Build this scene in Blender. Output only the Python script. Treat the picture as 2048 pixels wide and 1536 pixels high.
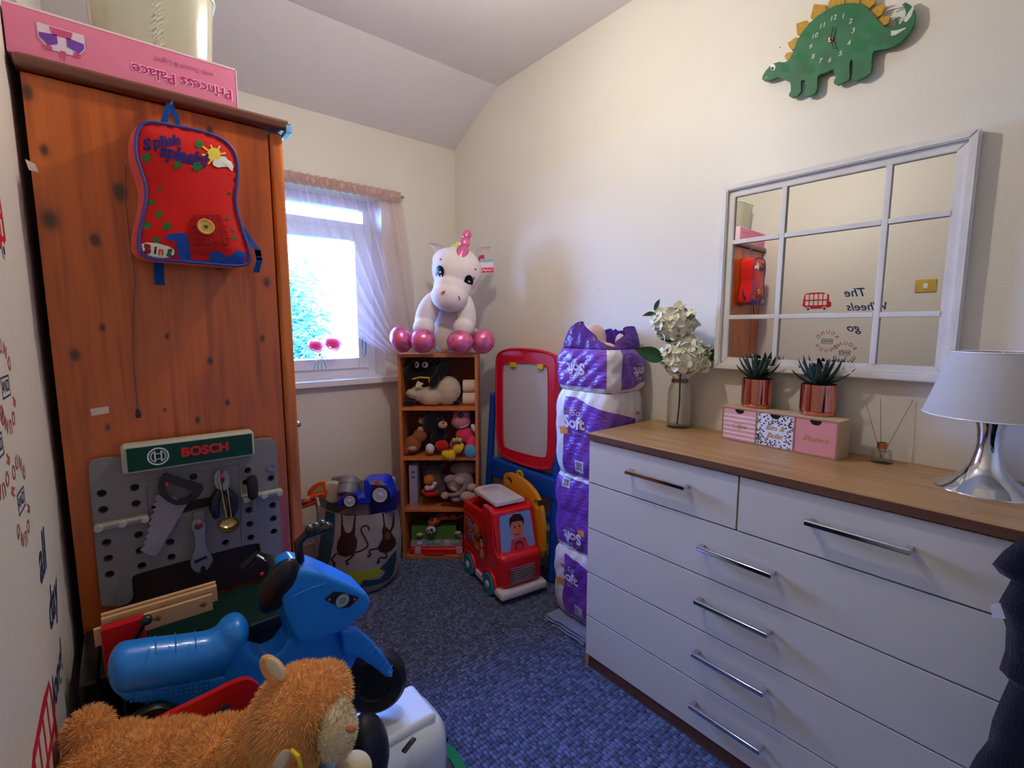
import bpy, bmesh, math, random
import numpy as np
from mathutils import Vector, Matrix, Euler
from mathutils.geometry import delaunay_2d_cdt
random.seed(7)
PI = math.pi
S = bpy.context.scene
COL = S.collection
for o in list(bpy.data.objects):
    bpy.data.objects.remove(o)

# ------------------------------------------------------------- camera
FPX, CX, CY = 949.0, 1024.0, 768.0
TH, PS, CH = math.radians(6.73), math.radians(39.4), 1.30
HD = Vector((math.sin(PS), math.cos(PS), 0))
FW = Vector((math.sin(PS)*math.cos(TH), math.cos(PS)*math.cos(TH), -math.sin(TH)))
RT = Vector((math.cos(PS), -math.sin(PS), 0))
UP = RT.cross(FW)
CP = Vector((0, 0, CH))
cam_d = bpy.data.cameras.new('camera')
cam = bpy.data.objects.new('camera', cam_d)
COL.objects.link(cam)
cam.location = CP
cam.rotation_euler = Euler((PI/2-TH, 0, -PS))
cam_d.sensor_width = 36
cam_d.lens = 36*FPX/2048
cam_d.clip_start = 0.02
S.camera = cam

# ------------------------------------------------------------- world, lights, exposure
W = bpy.data.worlds.new('sky'); S.world = W; W.use_nodes = True
wn = W.node_tree; wn.nodes.clear()
wo = wn.nodes.new('ShaderNodeOutputWorld'); wb = wn.nodes.new('ShaderNodeBackground')
wt = wn.nodes.new('ShaderNodeTexCoord'); ws = wn.nodes.new('ShaderNodeSeparateXYZ')
wr = wn.nodes.new('ShaderNodeValToRGB')
wn.links.new(wt.outputs['Generated'], ws.inputs[0]); wn.links.new(ws.outputs['Z'], wr.inputs[0])
wr.color_ramp.elements[0].position = 0.0; wr.color_ramp.elements[0].color = (0.24, 0.40, 0.90, 1)
wr.color_ramp.elements[1].position = 0.7; wr.color_ramp.elements[1].color = (0.13, 0.30, 1.0, 1)
wn.links.new(wr.outputs[0], wb.inputs[0]); wn.links.new(wb.outputs[0], wo.inputs[0])
wb.inputs[1].default_value = 76.0

def area_light(name, loc, rot, sx, sy, power, color, portal=False):
    l = bpy.data.lights.new(name, 'AREA'); l.shape = 'RECTANGLE'; l.size = sx; l.size_y = sy
    l.energy = power; l.color = color
    o = bpy.data.objects.new(name, l); COL.objects.link(o); o.location = loc; o.rotation_euler = rot
    if portal: l.cycles.is_portal = True
    return o
area_light('window_portal', (0.80, 2.86, 1.53), (-PI/2, 0, 0), 1.3, 1.1, 1, (1, 1, 1), True)
LAMP = Vector((0.79, 1.16, 2.24))
S.view_settings.view_transform = 'Standard'
S.view_settings.look = 'None'
S.view_settings.exposure = 0.0
S.view_settings.gamma = 1.0
S.view_settings.use_curve_mapping = False
S.cycles.max_bounces = 8
S.cycles.diffuse_bounces = 4
S.cycles.glossy_bounces = 4
S.cycles.transparent_max_bounces = 16
S.cycles.transmission_bounces = 6
S.cycles.caustics_reflective = False
S.cycles.caustics_refractive = False
S.cycles.sample_clamp_indirect = 4.0

# ------------------------------------------------------------- placing helpers (photo measurements turned into room coordinates)
def ray(x, y): return FW + RT*((x-CX)/FPX) - UP*((y-CY)/FPX)
def onX(x, y, v):
    r = ray(x, y); return CP + r*((v-CP.x)/r.x)
def onY(x, y, v):
    r = ray(x, y); return CP + r*((v-CP.y)/r.y)
def onZ(x, y, v):
    r = ray(x, y); return CP + r*((v-CP.z)/r.z)
def onD(x, y, d):
    r = ray(x, y); return CP + r*(d/r.dot(HD))
def Rr(px, d): return px*d/FPX

# ------------------------------------------------------------- materials
def lin(c):
    r = []
    for v in c[:3]:
        v = v/255.0
        r.append(v/12.92 if v <= 0.04045 else ((v+0.055)/1.055)**2.4)
    return (r[0], r[1], r[2], 1.0)
MATS = {}
class NT:
    def __init__(s, name):
        s.m = bpy.data.materials.new(name); s.m.use_nodes = True
        s.t = s.m.node_tree; s.b = s.t.nodes['Principled BSDF']
        s.out = s.t.nodes['Material Output']
    def n(s, typ, ins=None, **kw):
        x = s.t.nodes.new('ShaderNode'+typ)
        for k, v in kw.items(): setattr(x, k, v)
        for k, v in (ins or {}).items():
            if hasattr(v, 'is_linked') or hasattr(v, 'links'): s.t.links.new(v, x.inputs[k])
            else: x.inputs[k].default_value = v
        return x
    def l(s, a, b): s.t.links.new(a, b)
    def ramp(s, fac, stops):
        r = s.n('ValToRGB', {0: fac}); e = r.color_ramp.elements
        e[0].position, e[0].color = stops[0][0], stops[0][1]
        e[1].position, e[1].color = stops[-1][0], stops[-1][1]
        for p, c in stops[1:-1]:
            q = e.new(p); q.color = c
        return r.outputs[0]
    def obj(s): return s.n('TexCoord').outputs['Object']
    def geo(s): return s.n('NewGeometry').outputs['Position']
    def mix(s, fac, a, b):
        x = s.n('MixRGB', {0: fac, 1: a, 2: b}); return x.outputs[0]
    def math(s, op, a, b=0.0):
        x = s.n('Math', {0: a, 1: b}, operation=op); return x.outputs[0]
    def bump(s, h, strength, dist=0.01):
        x = s.n('Bump', {'Height': h, 'Strength': strength, 'Distance': dist})
        s.l(x.outputs[0], s.b.inputs['Normal'])
def M(name, c, rough=0.5, metal=0.0, noise=0.06, nscale=12, bump=0.0, bscale=60, sheen=0.0, coat=0.0, spec=0.5, alpha=1.0, trans=0.0, emit=0.0, sss=0.0):
    if name in MATS: return MATS[name]
    t = NT(name); b = t.b
    b.inputs['Roughness'].default_value = rough; b.inputs['Metallic'].default_value = metal
    b.inputs['Specular IOR Level'].default_value = spec
    c1 = lin(c)
    nz = t.n('TexNoise', {'Vector': t.geo(), 'Scale': nscale, 'Detail': 3.0}).outputs[0]
    lo = tuple(v*(1-noise) for v in c1[:3])+(1,); hi = tuple(min(1, v*(1+noise)) for v in c1[:3])+(1,)
    t.l(t.ramp(nz, [(0.3, lo), (0.7, hi)]), b.inputs['Base Color'])
    if bump:
        bn = t.n('TexNoise', {'Vector': t.geo(), 'Scale': bscale, 'Detail': 4.0}).outputs[0]
        t.bump(bn, bump, 0.004)
    if sheen: b.inputs['Sheen Weight'].default_value = sheen
    if coat: b.inputs['Coat Weight'].default_value = coat; b.inputs['Coat Roughness'].default_value = 0.08
    if alpha < 1: b.inputs['Alpha'].default_value = alpha
    if trans: b.inputs['Transmission Weight'].default_value = trans
    if emit:
        b.inputs['Emission Color'].default_value = c1; b.inputs['Emission Strength'].default_value = emit
    MATS[name] = t.m
    return t.m
def PL(name, c, **k):      # moulded plastic
    k.setdefault('rough', 0.32); k.setdefault('noise', 0.02); return M(name, c, **k)
def FB(name, c, **k):      # fabric and plush
    k.setdefault('rough', 0.95); k.setdefault('sheen', 0.25); k.setdefault('bump', 0.5); k.setdefault('bscale', 220); k.setdefault('spec', 0.15)
    return M(name, c, **k)
def PR(name, c, **k):      # flat print
    k.setdefault('rough', 0.6); k.setdefault('noise', 0.02); k.setdefault('spec', 0.2); return M(name, c, **k)

# ------------------------------------------------------------- mesh builder
class MB:
    def __init__(s, mtx=None):
        s.b = bmesh.new(); s.m = mtx or Matrix.Identity(4)
    def _fin(s, vs, mt=None):
        m = s.m @ mt if mt is not None else s.m
        for v in vs: v.co = m @ v.co
        return s
    def box(s, c, sz, bev=0.0, rot=None, seg=2):
        r = bmesh.ops.create_cube(s.b, size=1.0); vs = r['verts']
        for v in vs: v.co = Vector((v.co.x*sz[0], v.co.y*sz[1], v.co.z*sz[2]))
        if bev > 0:
            es = list({e for v in vs for e in v.link_edges})
            rr = bmesh.ops.bevel(s.b, geom=es, offset=min(bev, min(sz)*0.49), segments=seg, affect='EDGES', profile=0.5)
            vs = list({v for f in rr['faces'] for v in f.verts} | {v for v in vs if v.is_valid})
        mt = Matrix.Translation(Vector(c))
        if rot is not None: mt = mt @ (rot.to_matrix().to_4x4() if isinstance(rot, Euler) else rot.to_4x4())
        return s._fin(vs, mt)
    def bb(s, lo, hi, bev=0.0, seg=2):
        lo, hi = Vector(lo), Vector(hi)
        return s.box((lo+hi)/2, [abs(hi[i]-lo[i]) for i in range(3)], bev, seg=seg)
    def sph(s, c, r, rot=None, u=20, v=12):
        q = bmesh.ops.create_uvsphere(s.b, u_segments=u, v_segments=v, radius=1.0); vs = q['verts']
        if isinstance(r, (int, float)): r = (r, r, r)
        for w in vs: w.co = Vector((w.co.x*r[0], w.co.y*r[1], w.co.z*r[2]))
        mt = Matrix.Translation(Vector(c))
        if rot is not None: mt = mt @ (rot.to_matrix().to_4x4() if isinstance(rot, Euler) else rot.to_4x4())
        return s._fin(vs, mt)
    def cyl(s, p0, p1, r0, r1=None, seg=20, bev=0.0):
        r1 = r0 if r1 is None else r1
        p0, p1 = Vector(p0), Vector(p1); d = p1-p0; L = d.length
        if bev > 0: prof = [(0, 0), (r0-bev, 0), (r0, bev), (r1, L-bev), (r1-bev, L), (0, L)]
        else: prof = [(0, 0), (r0, 0), (r1, L), (0, L)]
        return s.lathe(p0, prof, d.normalized(), seg)
    def lathe(s, c, prof, axis=(0, 0, 1), seg=24):
        axis = Vector(axis); q = Vector((0, 0, 1)).rotation_difference(axis).to_matrix().to_4x4()
        mt = Matrix.Translation(Vector(c)) @ q
        rings = []; vs = []
        for (r, z) in prof:
            if r < 1e-6:
                v = s.b.verts.new((0, 0, z)); rings.append([v]); vs.append(v)
            else:
                rg = [s.b.verts.new((r*math.cos(2*PI*i/seg), r*math.sin(2*PI*i/seg), z)) for i in range(seg)]
                rings.append(rg); vs += rg
        for a, b in zip(rings, rings[1:]):
            if len(a) == 1 and len(b) == 1: continue
            for i in range(seg):
                j = (i+1) % seg
                if len(a) == 1: f = (a[0], b[j], b[i])
                elif len(b) == 1: f = (a[i], a[j], b[0])
                else: f = (a[i], a[j], b[j], b[i])
                s.b.faces.new(f)
        return s._fin(vs, mt)
    def tube(s, pts, r, seg=8, closed=False, cap=True):
        pts = [Vector(p) for p in pts]; n = len(pts)
        rs = r if isinstance(r, (list, tuple)) else [r]*n
        rings = []; vs = []; prev = None
        for i, p in enumerate(pts):
            if closed: t = pts[(i+1) % n]-pts[i-1]
            else: t = pts[min(i+1, n-1)]-pts[max(i-1, 0)]
            t.normalize()
            if prev is None:
                a = Vector((0, 0, 1)) if abs(t.z) < 0.9 else Vector((1, 0, 0)); nn = t.cross(a).normalized()
            else: nn = (prev-t*prev.dot(t)).normalized()
            prev = nn; bb = t.cross(nn)
            rg = [s.b.verts.new(p+(nn*math.cos(2*PI*k/seg)+bb*math.sin(2*PI*k/seg))*rs[i]) for k in range(seg)]
            rings.append(rg); vs += rg
        m = n if closed else n-1
        for i in range(m):
            a, b = rings[i], rings[(i+1) % n]
            for k in range(seg): s.b.faces.new((a[k], a[(k+1) % seg], b[(k+1) % seg], b[k]))
        if cap and not closed:
            s.b.faces.new(rings[0][::-1]); s.b.faces.new(rings[-1])
        return s._fin(vs)
    def prism(s, pts, nrm, t, bev=0.0):
        """closed 3-D outline thickened by t along nrm"""
        nrm = Vector(nrm).normalized()
        vs = [s.b.verts.new(Vector(p)) for p in pts]
        f = s.b.faces.new(vs); f.normal_update()
        if f.normal.dot(nrm) > 0: f.normal_flip()
        r = bmesh.ops.extrude_face_region(s.b, geom=[f])
        nv = [e for e in r['geom'] if isinstance(e, bmesh.types.BMVert)]
        for v in nv: v.co += nrm*t
        allv = vs+nv
        if bev > 0:
            tf = [e for e in r['geom'] if isinstance(e, bmesh.types.BMFace)]
            es = list({e for q in tf for e in q.edges})
            rr = bmesh.ops.bevel(s.b, geom=es, offset=bev, segments=2, affect='EDGES')
            allv = list({v for v in allv if v.is_valid} | {v for q in rr['faces'] for v in q.verts})
        return s._fin(allv)
    def grid(s, fn, nu, nv, closed_u=False, thick=0.0):
        """surface fn(u,v) with u,v in 0..1; closed sheet when thick>0"""
        P = [[s.b.verts.new(Vector(fn(i/nu, j/nv))) for j in range(nv+1)] for i in range(nu if closed_u else nu+1)]
        n = len(P); fs = []
        for i in range(nu):
            a, b = P[i], P[(i+1) % n]
            for j in range(nv): fs.append(s.b.faces.new((a[j], b[j], b[j+1], a[j+1])))
        vs = [v for r in P for v in r]
        if thick:
            r = bmesh.ops.solidify(s.b, geom=fs, thickness=thick)
            vs += [e for e in r['geom'] if isinstance(e, bmesh.types.BMVert)]
        return s._fin(list(set(vs)))
    def raw(s, verts, faces):
        vs = [s.b.verts.new(Vector(v)) for v in verts]
        for f in faces:
            try: s.b.faces.new([vs[i] for i in f])
            except ValueError: pass
        return s._fin(vs)

WL = {}
def wl(o): return WL.get(o.name, Vector((0, 0, 0)))
def link(name, mesh, mat, parent):
    o = bpy.data.objects.new(name, mesh); COL.objects.link(o)
    if mat is not None: mesh.materials.append(mat)
    return o
def part(name, mb, mat, parent=None, smooth=True, label=None, fixn=True, ang=35):
    b = mb.b
    if fixn: bmesh.ops.recalc_face_normals(b, faces=b.faces)
    xs = [v.co for v in b.verts]
    lo = Vector([min(v[i] for v in xs) for i in range(3)]); hi = Vector([max(v[i] for v in xs) for i in range(3)])
    c = (lo+hi)/2
    if parent is None: c.z = lo.z
    for v in b.verts: v.co -= c
    if smooth:
        for f in b.faces: f.smooth = True
        for e in b.edges:
            if len(e.link_faces) == 2:
                if e.calc_face_angle(0) > math.radians(ang): e.smooth = False
    me = bpy.data.meshes.new(name); b.to_mesh(me); b.free()
    o = link(name, me, mat, parent)
    if smooth and fixn:
        wm = o.modifiers.new('wn', 'WEIGHTED_NORMAL'); wm.keep_sharp = True; wm.weight = 90
    if parent is not None:
        o.parent = parent; o.location = c-wl(parent)
    else: o.location = c
    WL[o.name] = c
    if label: o['label'] = label
    return o
def tag(o, label, cat, group=None):
    o['label'] = label; o['category'] = cat
    if group: o['group'] = group
    return o
def thing(name, label, cat, loc, group=None):
    o = bpy.data.objects.new(name, None); COL.objects.link(o); o.location = loc
    o.empty_display_size = 0.05
    WL[o.name] = Vector(loc)
    return tag(o, label, cat, group)
def struct(name, mb, mat, parent=None, **k):
    o = part(name, mb, mat, parent, **k)
    if parent is None: o['kind'] = 'structure'
    return o
def remesh(o, vox, sm=6):
    o.modifiers.clear()
    m = o.modifiers.new('remesh', 'REMESH'); m.mode = 'VOXEL'; m.voxel_size = vox; m.use_smooth_shade = True
    m2 = o.modifiers.new('smooth', 'SMOOTH'); m2.iterations = sm; m2.factor = 0.5
    return o
def subsurf(o, lv=2):
    m = o.modifiers.new('sub', 'SUBSURF'); m.levels = lv; m.render_levels = lv; return o

# ---- flat prints laid on a surface: fn maps 2-D (u,v) to a 3-D point already lifted off the surface
def shape(polys, fn, step=None):
    mb = MB()
    for pts in polys:
        p2 = [Vector(p) for p in pts]; n = len(p2)
        extra = []
        if step:
            q = []
            for i in range(n):
                a, b = p2[i], p2[(i+1) % n]; k = max(1, int((b-a).length/step))
                q += [a+(b-a)*(j/k) for j in range(k)]
            p2 = q; n = len(p2)
            x0, x1 = min(p.x for p in p2), max(p.x for p in p2); y0, y1 = min(p.y for p in p2), max(p.y for p in p2)
            y = y0+step*0.51
            while y < y1:
                x = x0+step*0.47
                while x < x1:
                    extra.append(Vector((x, y))); x += step
                y += step
        vs, es, fs, _, _, _ = delaunay_2d_cdt(p2+extra, [(i, (i+1) % n) for i in range(n)], [list(range(n))], 1, 1e-7)
        mb.raw([fn(v.x, v.y) for v in vs], fs)
    return mb
def decal(name, polys, fn, mat, parent, step=None, label=None):
    return part(name, shape(polys, fn, step), mat, parent, smooth=bool(step), label=label, fixn=False, ang=80)
def circ(x, y, r, n=20, ry=None, a0=0.0):
    ry = r if ry is None else ry
    return [(x+r*math.cos(a0+2*PI*i/n), y+ry*math.sin(a0+2*PI*i/n)) for i in range(n)]
def ring2(x, y, r0, r1, n=28, ry0=None, ry1=None, a=0.0, b=2*PI):
    """ring as quads list"""
    ry0 = r0 if ry0 is None else ry0; ry1 = r1 if ry1 is None else ry1
    out = []
    for i in range(n):
        t0, t1 = a+(b-a)*i/n, a+(b-a)*(i+1)/n
        out.append([(x+r0*math.cos(t0), y+ry0*math.sin(t0)), (x+r1*math.cos(t0), y+ry1*math.sin(t0)),
                    (x+r1*math.cos(t1), y+ry1*math.sin(t1)), (x+r0*math.cos(t1), y+ry0*math.sin(t1))])
    return out
def line2(pts, w):
    out = []
    for a, b in zip(pts, pts[1:]):
        a, b = Vector(a), Vector(b); d = (b-a)
        if d.length < 1e-9: continue
        d.normalize(); n = Vector((-d.y, d.x))*w/2; e = d*w*0.25
        out.append([tuple(a-n-e), tuple(b-n+e), tuple(b+n+e), tuple(a+n-e)])
    return out
def text2(s, size, bold=0.0, shear=0.0, align='CENTER', res=3, width=None, space=1.0):
    cu = bpy.data.curves.new('t', 'FONT'); cu.body = s; cu.size = size; cu.offset = bold; cu.shear = shear
    cu.align_x = align; cu.align_y = 'CENTER'; cu.resolution_u = res; cu.space_character = space; cu.fill_mode = 'FRONT'
    o = bpy.data.objects.new('t', cu); COL.objects.link(o)
    bpy.context.view_layer.update()
    me = bpy.data.meshes.new_from_object(o.evaluated_get(bpy.context.evaluated_depsgraph_get()))
    vs = [v.co.xy for v in me.vertices]; fs = [list(p.vertices) for p in me.polygons]
    bpy.data.objects.remove(o); bpy.data.curves.remove(cu); bpy.data.meshes.remove(me)
    if width and vs:
        x0 = min(v.x for v in vs); x1 = max(v.x for v in vs); k = width/(x1-x0)
        vs = [Vector((v.x*k, v.y*k)) for v in vs]
    return vs, fs
def lettering(name, s, size, fn, mat, parent, mt=None, label=None, **k):
    vs, fs = text2(s, size, **k)
    mb = MB(); mb.raw([fn(*( (mt @ Vector((v.x, v.y, 0))).xy if mt is not None else v)) for v in vs], fs)
    return part(name, mb, mat, parent, smooth=False, fixn=False, label=label)
def frame_fn(o, u, v, lift=0.0006):
    o, u, v = Vector(o), Vector(u).normalized(), Vector(v).normalized(); n = u.cross(v)*lift
    return lambda a, b: o+u*a+v*b+n
def T2(x, y, ang=0.0, sx=1.0, sy=1.0):
    return Matrix.Translation((x, y, 0)) @ Matrix.Rotation(ang, 4, 'Z') @ Matrix.Diagonal((sx, sy, 1, 1))
VR = Matrix((RT, HD, (0, 0, 1))).transposed()      # a figure turned to face across the room: x right, y away, z up
def vrot(roll=0.0, pitch=0.0, yaw=0.0):
    return VR @ Euler((pitch, roll, yaw)).to_matrix()
# ============================================================= THE ROOM
XL, XR, YF, YB, ZC = -0.135, 1.72, -0.95, 2.67, 2.63
ZS, YC = 2.41, 2.215          # the sloped part of the ceiling: height at the back wall, where it starts
def wall_mat(name, c, b=0.25, sc=90, rough=0.55):
    t = NT(name); g = t.geo()
    n1 = t.n('TexNoise', {'Vector': g, 'Scale': 1.6, 'Detail': 4.0}).outputs[0]
    c1 = lin(c); c2 = tuple(v*0.93 for v in c1[:3])+(1,)
    t.l(t.ramp(n1, [(0.3, c2), (0.7, c1)]), t.b.inputs['Base Color'])
    n2 = t.n('TexNoise', {'Vector': g, 'Scale': sc, 'Detail': 5.0, 'Roughness': 0.6}).outputs[0]
    t.bump(n2, b, 0.006)
    t.b.inputs['Roughness'].default_value = rough
    return t.m
m_wall = wall_mat('wall_paint', (233, 226, 212), 0.15, 55, 0.45)
m_ceil = wall_mat('ceiling_paint', (228, 222, 222), 0.45, 120, 0.8)
m_white = PL('white_gloss', (238, 238, 238), rough=0.25)

def carpet_mat():
    t = NT('loop_carpet'); g = t.geo()
    w = t.n('TexNoise', {'Vector': g, 'Scale': 25.0, 'Detail': 2.0})
    wv = t.n('VectorMath', {0: w.outputs['Color'], 1: (0.5, 0.5, 0.5)}, operation='SUBTRACT').outputs[0]
    sc = t.n('VectorMath', {0: wv, 'Scale': 0.006}, operation='SCALE').outputs[0]
    p = t.n('VectorMath', {0: g, 1: sc}, operation='ADD').outputs[0]
    mp = t.n('Mapping', {'Vector': p, 'Scale': (1.0, 0.72, 1.0)}).outputs[0]
    v = t.n('TexVoronoi', {'Vector': mp, 'Scale': 78.0, 'Randomness': 0.45}, voronoi_dimensions='2D')
    d = v.outputs['Distance']
    h = t.ramp(d, [(0.0, (1, 1, 1, 1)), (0.42, (0.55, 0.55, 0.55, 1)), (0.72, (0, 0, 0, 1))])
    fine = t.n('TexNoise', {'Vector': g, 'Scale': 900.0, 'Detail': 2.0}).outputs[0]
    big = t.n('TexNoise', {'Vector': g, 'Scale': 5.0, 'Detail': 3.0}).outputs[0]
    cc = t.n('SeparateColor', {0: v.outputs['Color']}).outputs[0]
    c = t.ramp(t.math('ADD', t.math('MULTIPLY', cc, 0.45), t.math('MULTIPLY', fine, 0.55)),
               [(0.25, lin((60, 69, 98))), (0.55, lin((94, 107, 148))), (0.85, lin((132, 148, 196)))])
    c = t.mix(t.math('MULTIPLY', big, 0.25), c, lin((84, 92, 120)))
    dk = t.n('MixRGB', {0: 1.0, 1: c, 2: t.ramp(d, [(0.3, (1, 1, 1, 1)), (0.72, (0.18, 0.18, 0.20, 1))])}, blend_type='MULTIPLY').outputs[0]  # loop tops kept bright, shade between loops put into the colour
    t.l(dk, t.b.inputs['Base Color'])
    hh = t.math('ADD', h, t.math('MULTIPLY', fine, 0.3))
    t.bump(hh, 1.0, 0.007)
    t.b.inputs['Roughness'].default_value = 0.95; t.b.inputs['Specular IOR Level'].default_value = 0.15
    t.b.inputs['Sheen Weight'].default_value = 0.15
    return t.m
struct('floor', MB().bb((XL-0.1, YF-0.1, -0.08), (XR+0.1, YB+0.1, 0)), carpet_mat(), smooth=False)
struct('wall_left', MB().bb((XL-0.12, YF-0.1, 0), (XL, YB+0.3, ZC+0.1)), m_wall, smooth=False)
struct('wall_right', MB().bb((XR, YF-0.1, 0), (XR+0.12, YB+0.3, ZC+0.1)), m_wall, smooth=False)
struct('wall_front', MB().bb((XL, YF-0.12, 0), (XR, YF, ZC+0.1)), m_wall, smooth=False)
# back wall with the window opening and its deep reveal
WX0, WX1, WZ0, WZ1, RD = 0.36, 1.215, 1.01, 2.04, 0.20
mb = MB()
mb.bb((XL, YB, 0), (WX0, YB+RD, ZC+0.1)); mb.bb((WX1, YB, 0), (XR, YB+RD, ZC+0.1))
mb.bb((WX0, YB, 0), (WX1, YB+RD, WZ0)); mb.bb((WX0, YB, WZ1), (WX1, YB+RD, ZC+0.1))
struct('wall_back', mb, m_wall, smooth=False)
mb = MB(); mb.bb((XL, YF, ZC), (XR, YC, ZC+0.1))
struct('ceiling', mb, m_ceil, smooth=False)
mb = MB()
mb.raw([(XL, YC, ZC), (XR, YC, ZC), (XR, YB+0.01, ZS), (XL, YB+0.01, ZS), (XL, YC, ZC+0.1), (XR, YC, ZC+0.1), (XR, YB+0.01, ZC+0.1), (XL, YB+0.01, ZC+0.1)],
       [(0, 1, 2, 3), (4, 5, 6, 7), (0, 1, 5, 4), (1, 2, 6, 5), (2, 3, 7, 6), (3, 0, 4, 7)])
sc_ = struct('ceiling', mb, m_ceil, smooth=False)
m_skirt = PL('skirting_paint', (214, 206, 196), rough=0.4)
struct('baseboard_back', MB().bb((XL, YB-0.016, 0), (XR, YB, 0.11), 0.004), m_skirt)
struct('baseboard_right', MB().bb((XR-0.016, YF, 0), (XR, YB, 0.11), 0.004), m_skirt)
struct('baseboard_left', MB().bb((XL, YF, 0), (XL+0.014, YB, 0.11), 0.004), m_skirt)
# window sill board, reveal lining, frame, opening sash, panes
m_upvc = PL('white_window_plastic', (235, 238, 242), rough=0.3)
struct('trim_1', MB().bb((WX0-0.04, YB-0.045, WZ0-0.03), (WX1+0.085, YB+RD-0.03, WZ0+0.005), 0.006), m_white, label='white window sill board')
mb = MB(); yf0, yf1 = YB+RD-0.055, YB+RD+0.005
fw_ = 0.05
mb.bb((WX0, yf0, WZ0), (WX0+fw_, yf1, WZ1), 0.004); mb.bb((WX1-fw_, yf0, WZ0), (WX1, yf1, WZ1), 0.004)
mb.bb((WX0+fw_, yf0, WZ0), (WX1-fw_, yf1, WZ0+fw_), 0.004); mb.bb((WX0+fw_, yf0, WZ1-fw_), (WX1-fw_, yf1, WZ1), 0.004)
win = struct('window_1', mb, m_upvc)
mb = MB(); a0, a1, b0, b1 = WX0+fw_, WX1-fw_, WZ0+fw_, WZ1-0.17
s_ = 0.062
mb.bb((WX0+fw_, yf0, b1), (WX1-fw_, yf1, b1+0.045), 0.004)
struct('transom', mb, m_upvc, win)
mb = MB()
mb.bb((a0, yf0-0.018, b0), (a0+s_, yf1-0.01, b1), 0.006); mb.bb((a1-s_, yf0-0.018, b0), (a1, yf1-0.01, b1), 0.006)
mb.bb((a0+s_, yf0-0.018, b0), (a1-s_, yf1-0.01, b0+s_), 0.006); mb.bb((a0+s_, yf0-0.018, b1-s_), (a1-s_, yf1-0.01, b1), 0.006)
sash = struct('sash', mb, m_upvc, win)
t = NT('window_glass'); t.t.nodes.remove(t.b)
g1 = t.n('BsdfTransparent', {0: (0.96, 0.98, 1, 1)}); g2 = t.n('BsdfGlossy', {'Roughness': 0.02})
fr = t.n('Fresnel', {0: 1.45}); mx = t.n('MixShader', {0: fr.outputs[0], 1: g1.outputs[0], 2: g2.outputs[0]})
t.l(mx.outputs[0], t.out.inputs[0]); m_glass = t.m
struct('pane', MB().bb((a0+s_, yf0+0.01, b0+s_), (a1-s_, yf0+0.016, b1-s_)), m_glass, sash, smooth=False)
struct('pane', MB().bb((WX0+fw_, yf0+0.02, b1+0.045), (WX1-fw_, yf0+0.026, WZ1-fw_)), m_glass, win, smooth=False)
mb = MB(); mb.bb((a1-0.042, yf0-0.034, 1.19), (a1-0.022, yf0-0.018, 1.25), 0.004); mb.bb((a1-0.040, yf0-0.05, 1.14), (a1-0.024, yf0-0.034, 1.25), 0.005)
struct('handle', mb, PL('grey_handle', (150, 175, 190)), sash, label='grey lever handle of the window')

# door behind the camera, seen by nothing but the mirror side
m_door = PL('door_paint', (232, 228, 220), rough=0.35)
mb = MB(); mb.bb((0.55, YF-0.0, 0), (1.35, YF+0.03, 2.0), 0.004)
d1 = struct('door_1', mb, m_door)
mb = MB()
mb.bb((0.47, YF, 0), (0.55, YF+0.045, 2.08), 0.005); mb.bb((1.35, YF, 0), (1.43, YF+0.045, 2.08), 0.005); mb.bb((0.55, YF, 2.0), (1.35, YF+0.045, 2.08), 0.005)
struct('door_frame', mb, m_white, d1)
mb = MB(); mb.tube([(0.62, YF+0.03, 1.0), (0.62, YF+0.075, 1.0), (0.74, YF+0.08, 1.0)], 0.009)
struct('door_handle', mb, M('brass', (212, 178, 92), rough=0.22, metal=1.0), d1)

# pendant lamp: cord, holder, bulb
pl = thing('pendant_lamp', 'bare bulb hanging on a white cord from the flat ceiling', 'lamp', (LAMP.x, LAMP.y, ZC-0.03))
part('ceiling_rose', MB().lathe((LAMP.x, LAMP.y, ZC-0.03), [(0, 0), (0.03, 0), (0.045, 0.012), (0.045, 0.03), (0, 0.03)]), m_white, pl)
part('cord', MB().cyl((LAMP.x, LAMP.y, LAMP.z+0.10), (LAMP.x, LAMP.y, ZC-0.03), 0.003, seg=8), m_white, pl)
part('bulb_holder', MB().lathe((LAMP.x, LAMP.y, LAMP.z+0.045), [(0, 0), (0.016, 0), (0.019, 0.02), (0.012, 0.055), (0, 0.058)]), m_white, pl)
t = NT('bulb_glow'); t.t.nodes.remove(t.b)
e = t.n('Emission', {0: (1.0, 0.95, 0.87, 1), 1: 465.0}); t.l(e.outputs[0], t.out.inputs[0])
part('bulb', MB().sph(LAMP, (0.032, 0.032, 0.042)), t.m, pl)

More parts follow.
